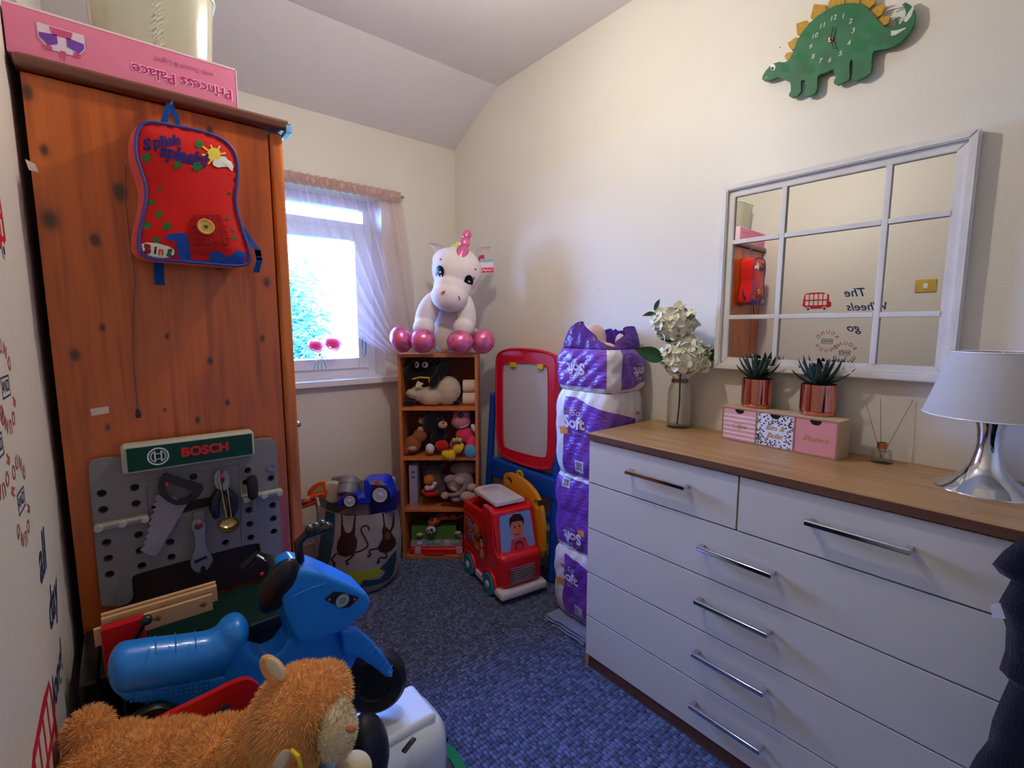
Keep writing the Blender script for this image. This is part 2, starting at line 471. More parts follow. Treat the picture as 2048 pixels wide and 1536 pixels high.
# ---------------- outside: a leafy tree beyond the glass, lawn below
m_lawn = M('lawn', (70, 110, 60), rough=0.9, noise=0.4, nscale=3)
struct('lawn', MB().bb((-30, 2.9, -2.9), (35, 45, -2.8)), m_lawn, smooth=False)
rnd = random.Random(3)
tr = thing('garden_tree', 'leafy blue-green tree seen through the window behind the curtain', 'tree', (2.15, 9.6, -2.8))
part('trunk', MB().cyl((2.15, 9.6, -2.8), (2.15, 9.55, 0.6), 0.16, 0.08), M('bark', (90, 75, 62), bump=0.6, bscale=30), tr)
br = MB()
vs, fs = [], []
for i in range(5200):
    while True:
        p = Vector((rnd.gauss(0, 1), rnd.gauss(0, 1), rnd.gauss(0, 1)))
        if p.length > 0.01: break
    p.normalize(); k = rnd.uniform(0.45, 1.0)
    wob = 1+0.22*math.sin(5*p.x+2)*math.sin(6*p.z+1)+0.12*math.sin(11*p.y)
    c = Vector((2.15, 9.6, 1.25))+Vector((p.x*0.98, p.y*0.98, p.z*1.35))*k*wob
    c = Vector((c.x, c.y, c.z)) if c.z > -1.2 else Vector((c.x, c.y, -1.2+rnd.random()))
    s = rnd.uniform(0.06, 0.13); q = Euler((rnd.uniform(-0.6, 0.6), rnd.uniform(-0.6, 0.6), rnd.uniform(0, 6.3))).to_matrix()
    n = len(vs)
    for d in ((-s, 0, 0), (0, -s*0.42, 0.01), (s, 0, -0.02), (0, s*0.42, 0.01)): vs.append(c+q @ Vector(d))
    fs.append((n, n+1, n+2, n+3))
lf = part('foliage', MB().raw(vs, fs), M('tree_leaf', (92, 150, 140), rough=0.45, noise=0.35, nscale=2.5), tr, smooth=False, fixn=False)
lf['kind'] = 'stuff'
# ============================================================= WARDROBE
YW = 1.42
def pine(name, base, dark, knots, axis='Z', board=0.085):
    t = NT(name); g = t.geo()
    xyz = t.n('SeparateXYZ', {0: g}).outputs
    bd = t.math('FLOOR', t.math('DIVIDE', xyz[0] if axis == 'Z' else xyz[2], board))
    off = t.n('CombineXYZ', {0: t.math('MULTIPLY', bd, 3.7), 1: t.math('MULTIPLY', bd, 1.3), 2: t.math('MULTIPLY', bd, 7.1)}).outputs[0]
    p = t.n('VectorMath', {0: g, 1: off}, operation='ADD').outputs[0]
    sc = (7.0, 7.0, 0.9) if axis == 'Z' else (0.9, 7.0, 7.0)
    mp = t.n('Mapping', {'Vector': p, 'Scale': sc}).outputs[0]
    n1 = t.n('TexNoise', {'Vector': mp, 'Scale': 2.2, 'Detail': 5.0, 'Distortion': 1.0}).outputs[0]
    mp2 = t.n('Mapping', {'Vector': p, 'Scale': (60, 60, 2.0) if axis == 'Z' else (2.0, 60, 60)}).outputs[0]
    n2 = t.n('TexNoise', {'Vector': mp2, 'Scale': 1.5, 'Detail': 3.0}).outputs[0]
    c1 = lin(base); c2 = lin(dark)
    c = t.ramp(t.math('ADD', t.math('MULTIPLY', n1, 0.65), t.math('MULTIPLY', n2, 0.35)), [(0.30, c2), (0.52, c1), (0.75, tuple(min(1, v*1.25) for v in c1[:3])+(1,))])
    tone = t.n('TexWhiteNoise', {'W': bd}, noise_dimensions='1D').outputs[0]
    c = t.mix(t.math('MULTIPLY', tone, 0.35), c, c2)
    for (kx, ky, kz, r) in knots:
        d = t.n('VectorMath', {0: g, 1: (kx, ky, kz)}, operation='SUBTRACT').outputs[0]
        d = t.n('VectorMath', {0: d, 1: (1, 0.0, 0.62)}, operation='MULTIPLY').outputs[0]
        L = t.math('ADD', t.n('VectorMath', {0: d}, operation='LENGTH').outputs['Value'], t.math('MULTIPLY', t.math('SUBTRACT', n1, 0.5), r*0.9))
        f = t.ramp(t.math('DIVIDE', L, r*1.9), [(0.25, (0.9, 0.9, 0.9, 1)), (0.45, (0.6, 0.6, 0.6, 1)), (0.65, (0.16, 0.16, 0.16, 1)), (1.0, (0, 0, 0, 1))])
        c = t.mix(f, c, lin((52, 22, 10)))
    t.l(c, t.b.inputs['Base Color']); t.bump(n2, 0.12, 0.001)
    t.b.inputs['Roughness'].default_value = 0.33; t.b.inputs['Coat Weight'].default_value = 0.25; t.b.inputs['Coat Roughness'].default_value = 0.2
    return t.m
kpx = [(55, 185, 13), (420, 262, 10), (240, 385, 17), (100, 440, 20), (190, 480, 12), (437, 533, 10), (533, 565, 13), (150, 710, 12), (525, 677, 8), (334, 672, 6), (420, 722, 8),  # the two widest entries paint a knot and a shadow as one smudge
       (455, 805, 8), (215, 855, 7), (395, 840, 7), (88, 300, 12), (330, 820, 5), (205, 655, 8), (310, 480, 9)]
kn = []
for x, y, r in kpx:
    p = onY(x, y, YW); kn.append((p.x, p.y, p.z, r*0.00072))
m_pine = pine('orange_pine', (196, 96, 26), (132, 52, 12), kn)
m_pine2 = pine('pine_door', (204, 108, 32), (140, 60, 16), [])
m_pdark = pine('dark_pine_cornice', (104, 54, 30), (66, 30, 18), [], axis='X')
wd = thing('wardrobe', 'tall orange pine wardrobe with dark cornice against the left wall', 'wardrobe', (0.12, 1.86, 0))
part('side_panel', MB().bb((-0.117, YW, 0.0), (0.338, YW+0.02, 1.815), 0.002), m_pine, wd)
part('side_panel', MB().bb((-0.117, 2.28, 0.0), (0.338, 2.30, 1.815), 0.002), m_pine, wd)
part('back_panel', MB().bb((-0.117, YW+0.02, 0.02), (-0.105, 2.28, 1.815)), m_pine, wd)
part('top_board', MB().bb((-0.105, YW+0.02, 1.79), (0.338, 2.28, 1.815)), m_pine, wd)
fr_ = MB()
fr_.bb((0.341, YW-0.004, 0.0), (0.374, YW+0.05, 1.815), 0.010, 3); fr_.bb((0.341, 2.25, 0.0), (0.374, 2.304, 1.815), 0.010, 3)
part('front_frame', fr_, m_pine2, wd)
part('door', MB().bb((0.345, YW+0.052, 0.14), (0.368, 1.858, 1.78), 0.003), m_pine2, wd)
part('door', MB().bb((0.345, 1.862, 0.14), (0.368, 2.248, 1.78), 0.003), m_pine2, wd)
part('plinth', MB().bb((0.338, YW+0.05, 0.0), (0.360, 2.25, 0.135), 0.003), m_pine2, wd)
cor = MB(); cor.bb((-0.125, YW-0.022, 1.817), (0.392, 2.32, 1.845), 0.009, 3)
part('cornice', cor, m_pdark, wd)
tp = MB().bb((0.378, YW-0.0235, 1.812), (0.3935, YW+0.03, 1.832), 0.002)
tag(part('tape', tp, PL('blue_tape', (120, 170, 225)), None), 'bit of light blue tape on the front corner of the wardrobe cornice', 'tape')
kb = MB(); kb.cyl((0.368, YW+0.085, 1.01), (0.392, YW+0.085, 1.01), 0.004, seg=8); kb.sph((0.396, YW+0.085, 1.01), 0.009)
part('knob', kb, M('nickel', (150, 150, 155), rough=0.25, metal=1.0), wd)
# torn paper / tape marks on the panel
for i, (pts, lab) in enumerate([([(50, 318), (70, 328), (78, 345), (58, 340)], 'white torn paper scrap near the top of the wardrobe panel'),
              ([(180, 818), (217, 812), (218, 826), (183, 832)], 'pale tape remnant on the wardrobe panel above the peg board')]):
    mb = MB(); mb.prism([onY(x, y, YW-0.0002) for x, y in pts], (0, -1, 0), 0.0008)
    tag(part('paper_scrap', mb, M('paper_scrap', (225, 205, 185) if i == 0 else (190, 150, 125)), None, smooth=False), lab, 'paper')

# ---------------- thin cable with a plug hanging from behind the backpack
cb = MB(); cpts = [onY(x, y, YW-0.006) for x, y in [(250, 330), (250, 400), (262, 500), (270, 560), (266, 640), (266, 720), (273, 790), (275, 815)]]
cb.tube(cpts, 0.0014, 6)
cd = thing('hanging_cable', 'thin grey cable hanging down the wardrobe panel, ending in a small black plug', 'cable', cpts[-1])
part('cable', cb, M('cable_grey', (110, 80, 70)), cd)
q = onY(276, 829, YW-0.012); mb = MB(); mb.box(q, (0.0095, 0.009, 0.017), 0.002); mb.box(q+Vector((0, 0, 0.0105)), (0.006, 0.006, 0.006), 0.001)
part('plug', mb, PL('black_plastic', (22, 22, 24)), cd)

# ---------------- pink toy carton lying on the wardrobe
ZB = 1.8452
yb = YW-0.004
pb = thing('toy_carton', 'long pink toy carton lying upside down on top of the wardrobe', 'box', (0.06, yb+0.2, ZB))
m_pink = PR('pink_card', (226, 128, 158), rough=0.45)
part('carton', MB().bb((-0.132, yb, ZB), (0.272, yb+0.38, ZB+0.095), 0.0015), m_pink, pb)
mb = MB(); mb.bb((-0.132, yb-0.0008, ZB+0.0915), (0.272, yb+0.002, ZB+0.0958)); mb.bb((0.2705, yb-0.0008, ZB), (0.2728, yb+0.38, ZB+0.0955))
part('worn_edge', mb, PR('worn_card', (236, 205, 210)), pb, smooth=False)
fA = frame_fn((0, yb, 0), (-1, 0, 0), (0, 0, -1), -0.0012)    # upside-down print: u runs to the left, v downwards
fA = lambda a, b: Vector((-a, yb-0.0012, -b))
fA0 = lambda a, b: Vector((-a, yb-0.0008, -b))
c0 = (-0.1625, -(ZB+0.032))
lettering('lettering', 'Princess Palace', 0.034, fA0, PR('print_white', (245, 225, 235)), pb, T2(c0[0], c0[1], 0.0), bold=0.0020, width=0.198)
lettering('lettering', 'Princess Palace', 0.034, fA, PR('print_magenta', (205, 25, 110)), pb, T2(c0[0], c0[1], 0.0), bold=0.0006, width=0.194)
lettering('lettering', 'with Sound & Light!', 0.012, fA, PR('print_dusty', (170, 90, 130)), pb, T2(-0.165, -(ZB+0.066), 0.0), width=0.115)
def castle(cx, cz, s):
    f = lambda a, b: Vector((cx-a*s, yb-0.0012, cz-b*s)); f2 = lambda a, b: Vector((cx-a*s, yb-0.0018, cz-b*s))
    decal('castle_print', [[(-1, -.6), (1, -.6), (1, .2), (.6, .7), (-.6, .7), (-1, .2)]], f, PR('print_lilac_white', (225, 205, 220)), pb)
    decal('castle_print', [[(-.95, -.1), (-.2, -.2), (-.2, .3), (-.7, .5), (-.95, .15)], [(.2, -.2), (.95, -.1), (.95, .15), (.6, .5), (.2, .3)]], f2, PR('print_purple', (120, 70, 165)), pb)
    decal('castle_print', [[(-.5, -.55), (.5, -.55), (.4, -.15), (-.4, -.15)], circ(-.6, .62, .16, 10), circ(.6, .62, .16, 10), [(-.12, .6), (.12, .6), (0, 1.25)]], f2, PR('print_rose', (205, 80, 125)), pb)
castle(-0.048, ZB+0.049, 0.036)

# cream plastic tub on the carton
tb = thing('plastic_tub', 'glossy cream plastic tub standing on the pink carton', 'tub', (0.10, yb+0.2, ZB+0.0955))
m_cream = PL('cream_plastic', (228, 225, 202), rough=0.22, coat=0.5)
def tubfn(u, v):
    a = 2*PI*u; e = 5.0
    rx = 0.115*(1+0.10*v); ry = 0.10*(1+0.10*v)
    k = (abs(math.cos(a))**e+abs(math.sin(a))**e)**(-1/e)
    dent = 1-0.05*math.exp(-((abs(((a+0.9) % (PI))-0.0)-0.0)/0.12)**2)
    zz = min(v*1.25, 1.0)
    return Vector((0.118+rx*k*math.cos(a)*dent, yb+0.135+ry*k*math.sin(a)*dent, ZB+0.0958+0.17*v))
mb = MB(); mb.grid(tubfn, 64, 12, closed_u=True, thick=0.003)
mb.prism([tubfn(i/32, 0)+Vector((0, 0, 0.0)) for i in range(32)], (0, 0, 1), 0.003)
part('tub_body', mb, m_cream, tb)
mb = MB(); mb.tube([tubfn(i/48, 1.0) for i in range(48)], 0.006, 8, closed=True)
part('rim', mb, m_cream, tb)

# ============================================================= BACKPACK
BY = 1.335
bk = thing('backpack', 'red childrens backpack with blue piping hanging on the wardrobe panel', 'backpack', (0.165, 1.375, 1.48))
m_red = FB('backpack_red', (214, 26, 22), bump=0.15, rough=0.7)
front_px = [(295, 243), (345, 252), (400, 262), (445, 278), (468, 300), (476, 330), (474, 370), (470, 400), (474, 425), (484, 460), (496, 495), (501, 520), (490, 533), (440, 530), (380, 524), (300, 518), (280, 508), (276, 480), (284, 440), (293, 400), (292, 370), (281, 340), (272, 310), (271, 280), (277, 255)]
def sm(pts, n=2):
    P = [Vector(p) for p in pts]
    for _ in range(n):
        Q = []
        for i in range(len(P)):
            a, b = P[i], P[(i+1) % len(P)]; Q += [a*0.75+b*0.25, a*0.25+b*0.75]
        P = Q
    return P
fp = sm([(onY(x, y, BY).x, onY(x, y, BY).z) for x, y in front_px], 2)
bcx = sum(p.x for p in fp)/len(fp); bcz = sum(p.y for p in fp)/len(fp)
def bulge(x, z, lift=0.0):
    d = 1e9
    for i in range(0, len(fp), 2):
        q = fp[i]; d = min(d, (q.x-x)**2+(q.y-z)**2)
    d = math.sqrt(d)
    return Vector((x, BY-0.016*(1-math.exp(-d/0.03))-lift, z))
mb = shape([[(p.x, p.y) for p in fp]], lambda x, z: bulge(x, z), 0.012)
part('front_panel', mb, m_red, bk, ang=80)
# gusset: ring from the front outline back to the panel side
def gus(u, v):
    p = fp[int(round(u*len(fp))) % len(fp)]
    k = 1+0.03*math.sin(PI*v)+0.0
    return Vector((bcx+(p.x-bcx)*k-0.012*v, BY+0.078*v, bcz+(p.y-bcz)*k+0.004*v))
mb = MB(); mb.grid(gus, len(fp), 8, closed_u=True)
mb.prism([gus(i/len(fp), 1.0) for i in range(len(fp))], (0, 1, 0), 0.002)
part('gusset', mb, m_red, bk, ang=70)
mb = MB(); mb.tube([Vector((p.x, BY-0.0035, p.y)) for p in fp], 0.0036, 8, closed=True)
part('piping', mb, PL('piping_blue', (58, 62, 140), rough=0.5), bk)
def bp(x, y): q = onY(x, y, BY-0.012); return (q.x, q.z)
def bz(crop): return [bp(200+x/3.84, 200+y/3.84) for x, y in crop]
L1 = lambda x, z: bulge(x, z, 0.0012)
L2 = lambda x, z: bulge(x, z, 0.0020)
pgreen, pblue, pyel, pwh = PR('print_green', (40, 120, 62)), PR('print_blue', (30, 75, 165)), PR('print_yellow', (240, 215, 80)), PR('print_cream', (238, 236, 220))
def leafy(cx, cy, r, n=6, a=0.0):
    pts = []
    for i in range(n*2):
        rr = r if i % 2 == 0 else r*0.55; t = a+PI*i/n; pts.append((cx+rr*math.cos(t), cy+rr*0.85*math.sin(t)))
    return pts
decal('puddle_print', [bz([(500, 1045), (560, 1022), (660, 1025), (690, 1100), (700, 1225), (840, 1232), (850, 1165), (920, 1165), (985, 1210), (1060, 1150), (1120, 1170), (1128, 1230), (1095, 1262), (900, 1250), (640, 1235), (580, 1180), (620, 1160), (570, 1130), (600, 1095), (510, 1070)])], L1, pblue, bk, 0.012)
for lf_ in [bz(circ(762, 338, 32, 12))]+[bz(leafy(*a)) for a in [(355, 440, 50), (595, 500, 45), (745, 515, 52), (398, 783, 34), (450, 878, 38), (362, 960, 45), (515, 970, 45), (432, 1075, 38), (1003, 708, 18), (1030, 1055, 26), (1030, 995, 20), (985, 905, 22), (455, 675, 22)]]: decal('leaf_print', [lf_], L1, pgreen, bk, 0.012)
decal('sun_print', [bz(circ(875, 418, 52, 20))]+[bz(l) for l in line2([(790, 358), (828, 388)], 13)+line2([(852, 346), (863, 372)], 13)+line2([(922, 352), (903, 382)], 13)+line2([(965, 406), (932, 412)], 13)+line2([(785, 422), (820, 424)], 13)+line2([(832, 492), (852, 466)], 13)], L1, pyel, bk, 0.012)
decal('cloud_print', [bz([(862, 480), (885, 455), (905, 460), (930, 432), (965, 435), (985, 458), (1012, 470), (1028, 510), (1022, 540), (1003, 535), (985, 512), (940, 515), (905, 520), (870, 505)])], L2, pwh, bk, 0.012)
# lettering follows the bag: baseline in photo-crop units turned onto the bulged cloth
def bagtext(s, x, y, ang, size, mat, wpx, bold=0.0, f=L1, shear=0.0):
    vs, fs = text2(s, 60, bold=bold, shear=shear, width=wpx)
    ca, sa = math.cos(ang), math.sin(ang)
    mb = MB(); mb.raw([f(*bz([(x+v.x*ca-(-v.y)*sa*1.0, y+v.x*sa+(-v.y)*ca)])[0]) for v in vs], fs)
    return part('lettering', mb, mat, bk, smooth=False, fixn=False)
ptx = PR('print_indigo', (44, 40, 120))
bagtext('S', 362, 345, 0.0, 0, ptx, 62, bold=3.5)
bagtext('plish', 512, 318, -0.10, 0, ptx, 212, bold=2.5)
bagtext('splash!', 645, 432, 0.24, 0, ptx, 375, bold=2.5)
decal('logo_print', [bz([(318, 1105), (360, 1092), (440, 1100), (530, 1125), (572, 1150), (570, 1185), (530, 1210), (450, 1212), (370, 1190), (330, 1155)])], L2, pwh, bk, 0.012)
L3 = lambda x, z: bulge(x, z, 0.0028)
bagtext('B', 362, 1146, 0.15, 0, PR('logo_red', (150, 40, 50)), 58, bold=5, f=L3)
bagtext('i', 425, 1155, 0.1, 0, PR('logo_dark', (40, 40, 40)), 16, bold=3, f=L3)
bagtext('n', 470, 1162, 0.1, 0, PR('logo_orange', (225, 95, 70)), 40, bold=3, f=L3)
bagtext('g', 535, 1160, 0.1, 0, PR('logo_green', (40, 100, 70)), 42, bold=3, f=L3)
# plain tartan patch with round button (the printed character itself is left out)
decal('tartan_patch', [bz([(715, 885), (920, 880), (985, 1040), (1000, 1100), (940, 1180), (850, 1130), (830, 1200), (700, 1180), (670, 1040)])], L2, FB('patch_red', (178, 22, 24)), bk, 0.012)
decal('tartan_line', [bz(l) for k in range(5) for l in line2([(690+k*8, 930+k*46), (965+k*6, 925+k*46)], 4)]+[bz(l) for k in range(5) for l in line2([(735+k*42, 895), (705+k*62, 1125)], 4)], L3, PR('print_dark_red', (100, 14, 20)), bk)
bc = L1(*bz([(811, 976)])[0]); mb = MB(); mb.lathe(bc+Vector((0, 0.001, 0)), [(0, 0), (0.017, 0), (0.0175, 0.003), (0.0155, 0.006), (0.013, 0.0045), (0, 0.0045)], (0, -1, 0))
bt = part('button', mb, PL('button_tan', (226, 180, 84)), bk)
mb = MB(); cc = bc+Vector((0, -0.0045, 0))
mb.box(cc, (0.009, 0.002, 0.0018), rot=Euler((0, 0.8, 0))); mb.box(cc, (0.009, 0.002, 0.0018), rot=Euler((0, -0.8, 0)))
part('stitching', mb, PL('dark_thread', (60, 25, 20)), bt)
# straps
m_str = FB('strap_blue', (24, 96, 190), rough=0.8)
def strap(pts, w, name='strap'):
    P = [onY(x, y, d) for x, y, d in pts]
    def f(u, v):
        k = u*(len(P)-1); i = min(int(k), len(P)-2); return P[i].lerp(P[i+1], k-i)+Vector((w*(v-0.5), 0, 0))
    return part(name, MB().grid(f, (len(P)-1)*4, 2, thick=0.0022), m_str, bk)
strap([(340, 205, 1.40), (333, 228, 1.395), (326, 250, 1.39)], 0.013, 'hanging_loop')
strap([(341, 205, 1.404), (350, 228, 1.40), (357, 252, 1.395)], 0.011, 'hanging_loop')
strap([(318, 522, 1.385), (318, 545, 1.382), (320, 570, 1.38)], 0.019)
strap([(484, 455, 1.385), (500, 480, 1.37), (515, 500, 1.355), (519, 520, 1.355), (512, 545, 1.36)], 0.014)
mb = MB(); mb.tube([onY(338, 203, 1.408), onY(341, 208, 1.39), onY(345, 203, 1.392), onY(345, 198, 1.40)], 0.0016, 6)
hk = part('wall_hook', mb, M('nickel', (150, 150, 155), metal=1.0), None); tag(hk, 'small metal hook on the wardrobe panel under the cornice', 'hook')
# ============================================================= TOY WORKBENCH
def plate(outer, holes, fn, nrm, thick):
    """flat plate with real holes; outer and holes are 2-D, fn -> 3-D"""
    V, Ed = [], []
    def add(loop):
        n = len(V); V.extend(Vector(p) for p in loop); k = len(loop)
        Ed.extend((n+i, n+(i+1) % k) for i in range(k))
    add(outer)
    for h in holes: add(h)
    vs, es, fs, _, _, _ = delaunay_2d_cdt(V, Ed, [], 0, 1e-7)
    def inside(p, poly):
        c = False; n = len(poly); j = n-1
        for i in range(n):
            a, b = poly[i], poly[j]
            if (a[1] > p.y) != (b[1] > p.y) and p.x < (b[0]-a[0])*(p.y-a[1])/(b[1]-a[1])+a[0]: c = not c
            j = i
        return c
    keep = []
    for f in fs:
        c = sum((vs[i] for i in f), Vector((0, 0)))/len(f)
        if inside(c, outer) and not any(inside(c, h) for h in holes): keep.append(f)
    mb = MB(); mb.raw([fn(v.x, v.y) for v in vs], keep)
    loose = [v for v in mb.b.verts if not v.link_faces]
    bmesh.ops.delete(mb.b, geom=loose, context='VERTS')
    r = bmesh.ops.extrude_face_region(mb.b, geom=mb.b.faces[:])
    n = Vector(nrm)*thick
    for e in r['geom']:
        if isinstance(e, bmesh.types.BMVert): e.co += n
    return mb
BB = 1.395
def w4(x, y, yy=BB):
    q = onY(160+x/3.657, 820+y/3.657, yy); return (q.x, q.z)
def W4(x, y, yy=BB): return onY(160+x/3.657, 820+y/3.657, yy)
wbn = thing('toy_workbench', 'grey plastic toy workbench with peg board and green top in front of the wardrobe', 'workbench', (0.12, 1.29, 0))
m_grey = PL('bench_grey', (128, 124, 124), rough=0.55, bump=0.08, bscale=400)
m_grey2 = PL('bench_light_grey', (176, 172, 160), rough=0.5)
m_blk = PL('black_plastic', (22, 22, 24)); m_redp = PL('red_plastic', (205, 22, 28), rough=0.28)
outer = sm([w4(*p) for p in [(62, 440), (70, 385), (110, 362), (300, 345), (700, 290), (1250, 225), (1400, 205), (1435, 230), (1440, 300), (1480, 1060), (1470, 1085), (1330, 1105), (1322, 1000), (1310, 970), (1180, 995), (950, 1055), (520, 1170), (390, 1210), (378, 1235), (395, 1425), (160, 1440), (150, 1400)]], 2)
hol = []
for x, y in [(158, 610), (400, 568), (170, 730), (410, 685), (430, 913), (195, 970), (207, 1087), (440, 1030), (453, 1140), (217, 1203), (660, 967), (670, 1077), (1065, 972), (830, 490), (1225, 440), (1398, 500), (1215, 530), (1410, 697), (1235, 733), (1415, 795), (1243, 835), (1420, 890), (1250, 935)]:
    c = w4(x, y); hol.append(circ(c[0], c[1], 0.0088, 18))
hol.append([w4(*p) for p in [(520, 705), (960, 637), (968, 702), (765, 752), (540, 790)]])
mb = plate([tuple(p) for p in outer], hol, lambda a, b: Vector((a, BB, b)), (0, 1, 0), 0.016)
part('peg_board', mb, m_grey, wbn, smooth=False)
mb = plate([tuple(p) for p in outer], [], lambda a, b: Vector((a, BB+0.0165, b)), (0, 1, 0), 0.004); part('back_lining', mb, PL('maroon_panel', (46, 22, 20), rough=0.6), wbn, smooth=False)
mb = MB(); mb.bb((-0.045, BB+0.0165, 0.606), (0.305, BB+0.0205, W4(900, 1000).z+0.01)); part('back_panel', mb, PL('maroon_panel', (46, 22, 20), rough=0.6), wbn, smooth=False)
# raised ribs along the board
mb = MB()
for a, b in [((480, 560), (520, 1165)), ((1165, 400), (1190, 990))]:
    mb.tube([W4(*a, BB-0.0005), W4(*b, BB-0.0005)], 0.0022, 8)
mb.tube([W4(480, 520), W4(700, 480), W4(1160, 395)], 0.0018, 6)
part('rib', mb, m_grey, wbn)
# sign
A, B_ = W4(290, 250, 1.362), W4(1275, 352, 1.362); A2 = W4(302, 290, 1.362); B2 = W4(1262, 325, 1.362)
xs0, xs1 = A.x, W4(1275, 200, 1.362).x; zt, zb_ = W4(302, 272, 1.362).z, W4(320, 480, 1.362).z
sg = part('sign', MB().bb((xs0, 1.362, zb_), (xs1, BB+0.014, zt), 0.007, 3), m_grey2, wbn)
part('sign_face', MB().bb((xs0+0.010, 1.3607, zb_+0.006), (xs1-0.006, 1.363, zt-0.006)), PR('sign_green', (8, 62, 48), rough=0.4), sg, smooth=False)
fS = lambda a, b: Vector((a, 1.3601, b))
cx_, cz_ = W4(920, 300, 1.36).x, (zt+zb_)/2+0.001
lettering('lettering', 'BOSCH', 0.040, fS, PR('sign_red', (214, 40, 48)), sg, T2(cx_, cz_), bold=0.0018, width=0.098)
lx = W4(573, 348, 1.36).x; hh = (zt-zb_)*0.32
lg = ring2(lx, cz_, hh*0.84, hh)
for sx in (-1, 1):
    lg += [[(lx+sx*a, cz_+b) for a, b in [(hh*0.22, hh*0.62), (hh*0.36, hh*0.62), (hh*0.36, -hh*0.62), (hh*0.22, -hh*0.62)]]]
    lg += ring2(lx, cz_, hh*0.62, hh*0.72, 8, a=(-0.95 if sx > 0 else PI-0.95), b=(0.95 if sx > 0 else PI+0.95))
lg += [[(lx-hh*0.3, cz_+z0), (lx+hh*0.3, cz_+z0), (lx+hh*0.3, cz_+z0+hh*0.1), (lx-hh*0.3, cz_+z0+hh*0.1)] for z0 in (hh*0.25, -hh*0.35)]
decal('logo', lg, fS, PR('logo_white', (215, 220, 218)), sg)
# peg racks
for (x0, y0, x1, y1, pegs) in [(110, 850, 500, 775, [(140, 865), (312, 832), (475, 800)]), (1180, 640, 1470, 590, [(1205, 655), (1335, 630), (1448, 600)])]:
    a, b = W4(x0, y0), W4(x1, y1)
    mb = MB(); mb.bb((a.x, BB-0.020, (a.z+b.z)/2-0.001), (b.x, BB+0.001, (a.z+b.z)/2+0.007), 0.002)
    mb.bb((a.x, BB-0.004, (a.z+b.z)/2-0.012), (b.x, BB+0.001, (a.z+b.z)/2+0.0), 0.001)
    part('rack', mb, m_grey2, wbn)
    for p in pegs:
        c = W4(*p); c.z = (a.z+b.z)/2-0.001
        part('peg', MB().lathe(c, [(0, 0), (0.008, 0), (0.009, 0.018), (0.0075, 0.024), (0, 0.025)], (0, -1, 0), 10), m_grey2, wbn)
part('dial', MB().lathe(W4(1403, 415, BB), [(0, 0), (0.0125, 0), (0.0125, 0.004), (0.006, 0.004), (0.0045, 0.002), (0, 0.002)], (0, -1, 0)), PL('dial_grey', (120, 122, 140)), wbn)
part('washer', MB().lathe(W4(1225, 440, BB), [(0.0085, 0), (0.0135, 0), (0.0135, 0.003), (0.0085, 0.003)], (0, -1, 0)), m_grey, wbn)
rp = [(635, 545), (1040, 482), (868, 830)]
for x, y in rp:
    c = W4(x, y, BB-0.026); part('peg', MB().cyl((c.x, BB+0.004, c.z), (c.x, BB-0.030, c.z), 0.0052, 0.0045, 12, 0.001), m_redp, wbn, label='red hanging peg')
mb = MB(); a = W4(820, 745), W4(915, 830); mb.bb((a[0].x, BB-0.006, a[1].z), (a[1].x, BB+0.001, a[0].z), 0.003)
part('hook_block', mb, m_grey, wbn)
# bench top, body, legs
m_dgreen = PL('bench_green', (18, 46, 38), rough=0.35)
part('worktop', MB().bb((-0.085, 1.205, 0.575), (0.315, 1.412, 0.60), 0.006), m_dgreen, wbn)
part('top_edge', MB().bb((-0.115, 1.19, 0.56), (-0.086, 1.414, 0.606), 0.008), m_blk, wbn)
part('top_edge', MB().bb((0.316, 1.19, 0.56), (0.335, 1.414, 0.604), 0.006), m_grey, wbn)
part('cabinet', MB().bb((-0.10, 1.215, 0.30), (0.318, 1.40, 0.574), 0.006), m_blk, wbn)
for x in (-0.085, 0.30):
    for y in (1.235, 1.385): part('leg', MB().bb((x-0.018, y-0.014, 0.0), (x+0.018, y+0.014, 0.299), 0.005), m_grey, wbn)
part('lower_shelf', MB().bb((-0.067, 1.24, 0.12), (0.282, 1.38, 0.135), 0.003), m_grey, wbn)

# ---- toy tools hung on the board, each a thing of its own
def tool(name, label, cat, c): return thing(name, label, cat, c, 'toy tools on the peg board')
YT = BB-0.024
sw_ = tool('toy_saw', 'grey toy saw with black D-shaped handle hanging on the peg board', 'saw', W4(700, 700, YT))
bl = [(560, 622), (548, 655), (572, 668), (540, 690), (560, 715), (522, 730), (545, 750), (510, 778), (528, 800), (500, 828), (518, 850), (488, 878), (505, 898), (478, 925), (492, 945), (462, 968), (478, 990), (442, 1022), (455, 1035), (520, 1065), (552, 1062), (575, 1040), (782, 690), (700, 640)]
part('blade', MB().prism([W4(x, y, YT+0.004) for x, y in bl], (0, 1, 0), 0.004), M('saw_grey', (146, 142, 150), rough=0.35, metal=0.3), sw_, smooth=False)
ho = sm([w4(x, y, YT) for x, y in [(590, 490), (640, 458), (700, 495), (890, 543), (908, 570), (860, 645), (770, 692), (690, 695), (605, 645), (565, 590)]], 2)
hi = sm([w4(x, y, YT) for x, y in [(620, 555), (650, 520), (700, 545), (790, 580), (842, 598), (800, 640), (720, 662), (655, 640)]], 2)
part('handle', plate([tuple(p) for p in ho], [[tuple(p) for p in hi]], lambda a, b: Vector((a, YT-0.004, b)), (0, 1, 0), 0.014), m_blk, sw_, smooth=False)
wr_ = tool('toy_wrench', 'grey toy adjustable wrench hanging by its ring below the saw and pliers', 'wrench', W4(880, 1000, YT))
wo_ = sm([w4(x, y, YT) for x, y in [(820, 870), (815, 830), (850, 805), (890, 808), (920, 835), (915, 900), (912, 960), (935, 1030), (970, 1075), (972, 1110), (950, 1140), (925, 1180), (915, 1140), (880, 1140), (885, 1195), (830, 1180), (805, 1130), (820, 1080), (842, 1020), (845, 960), (838, 910)]], 2)
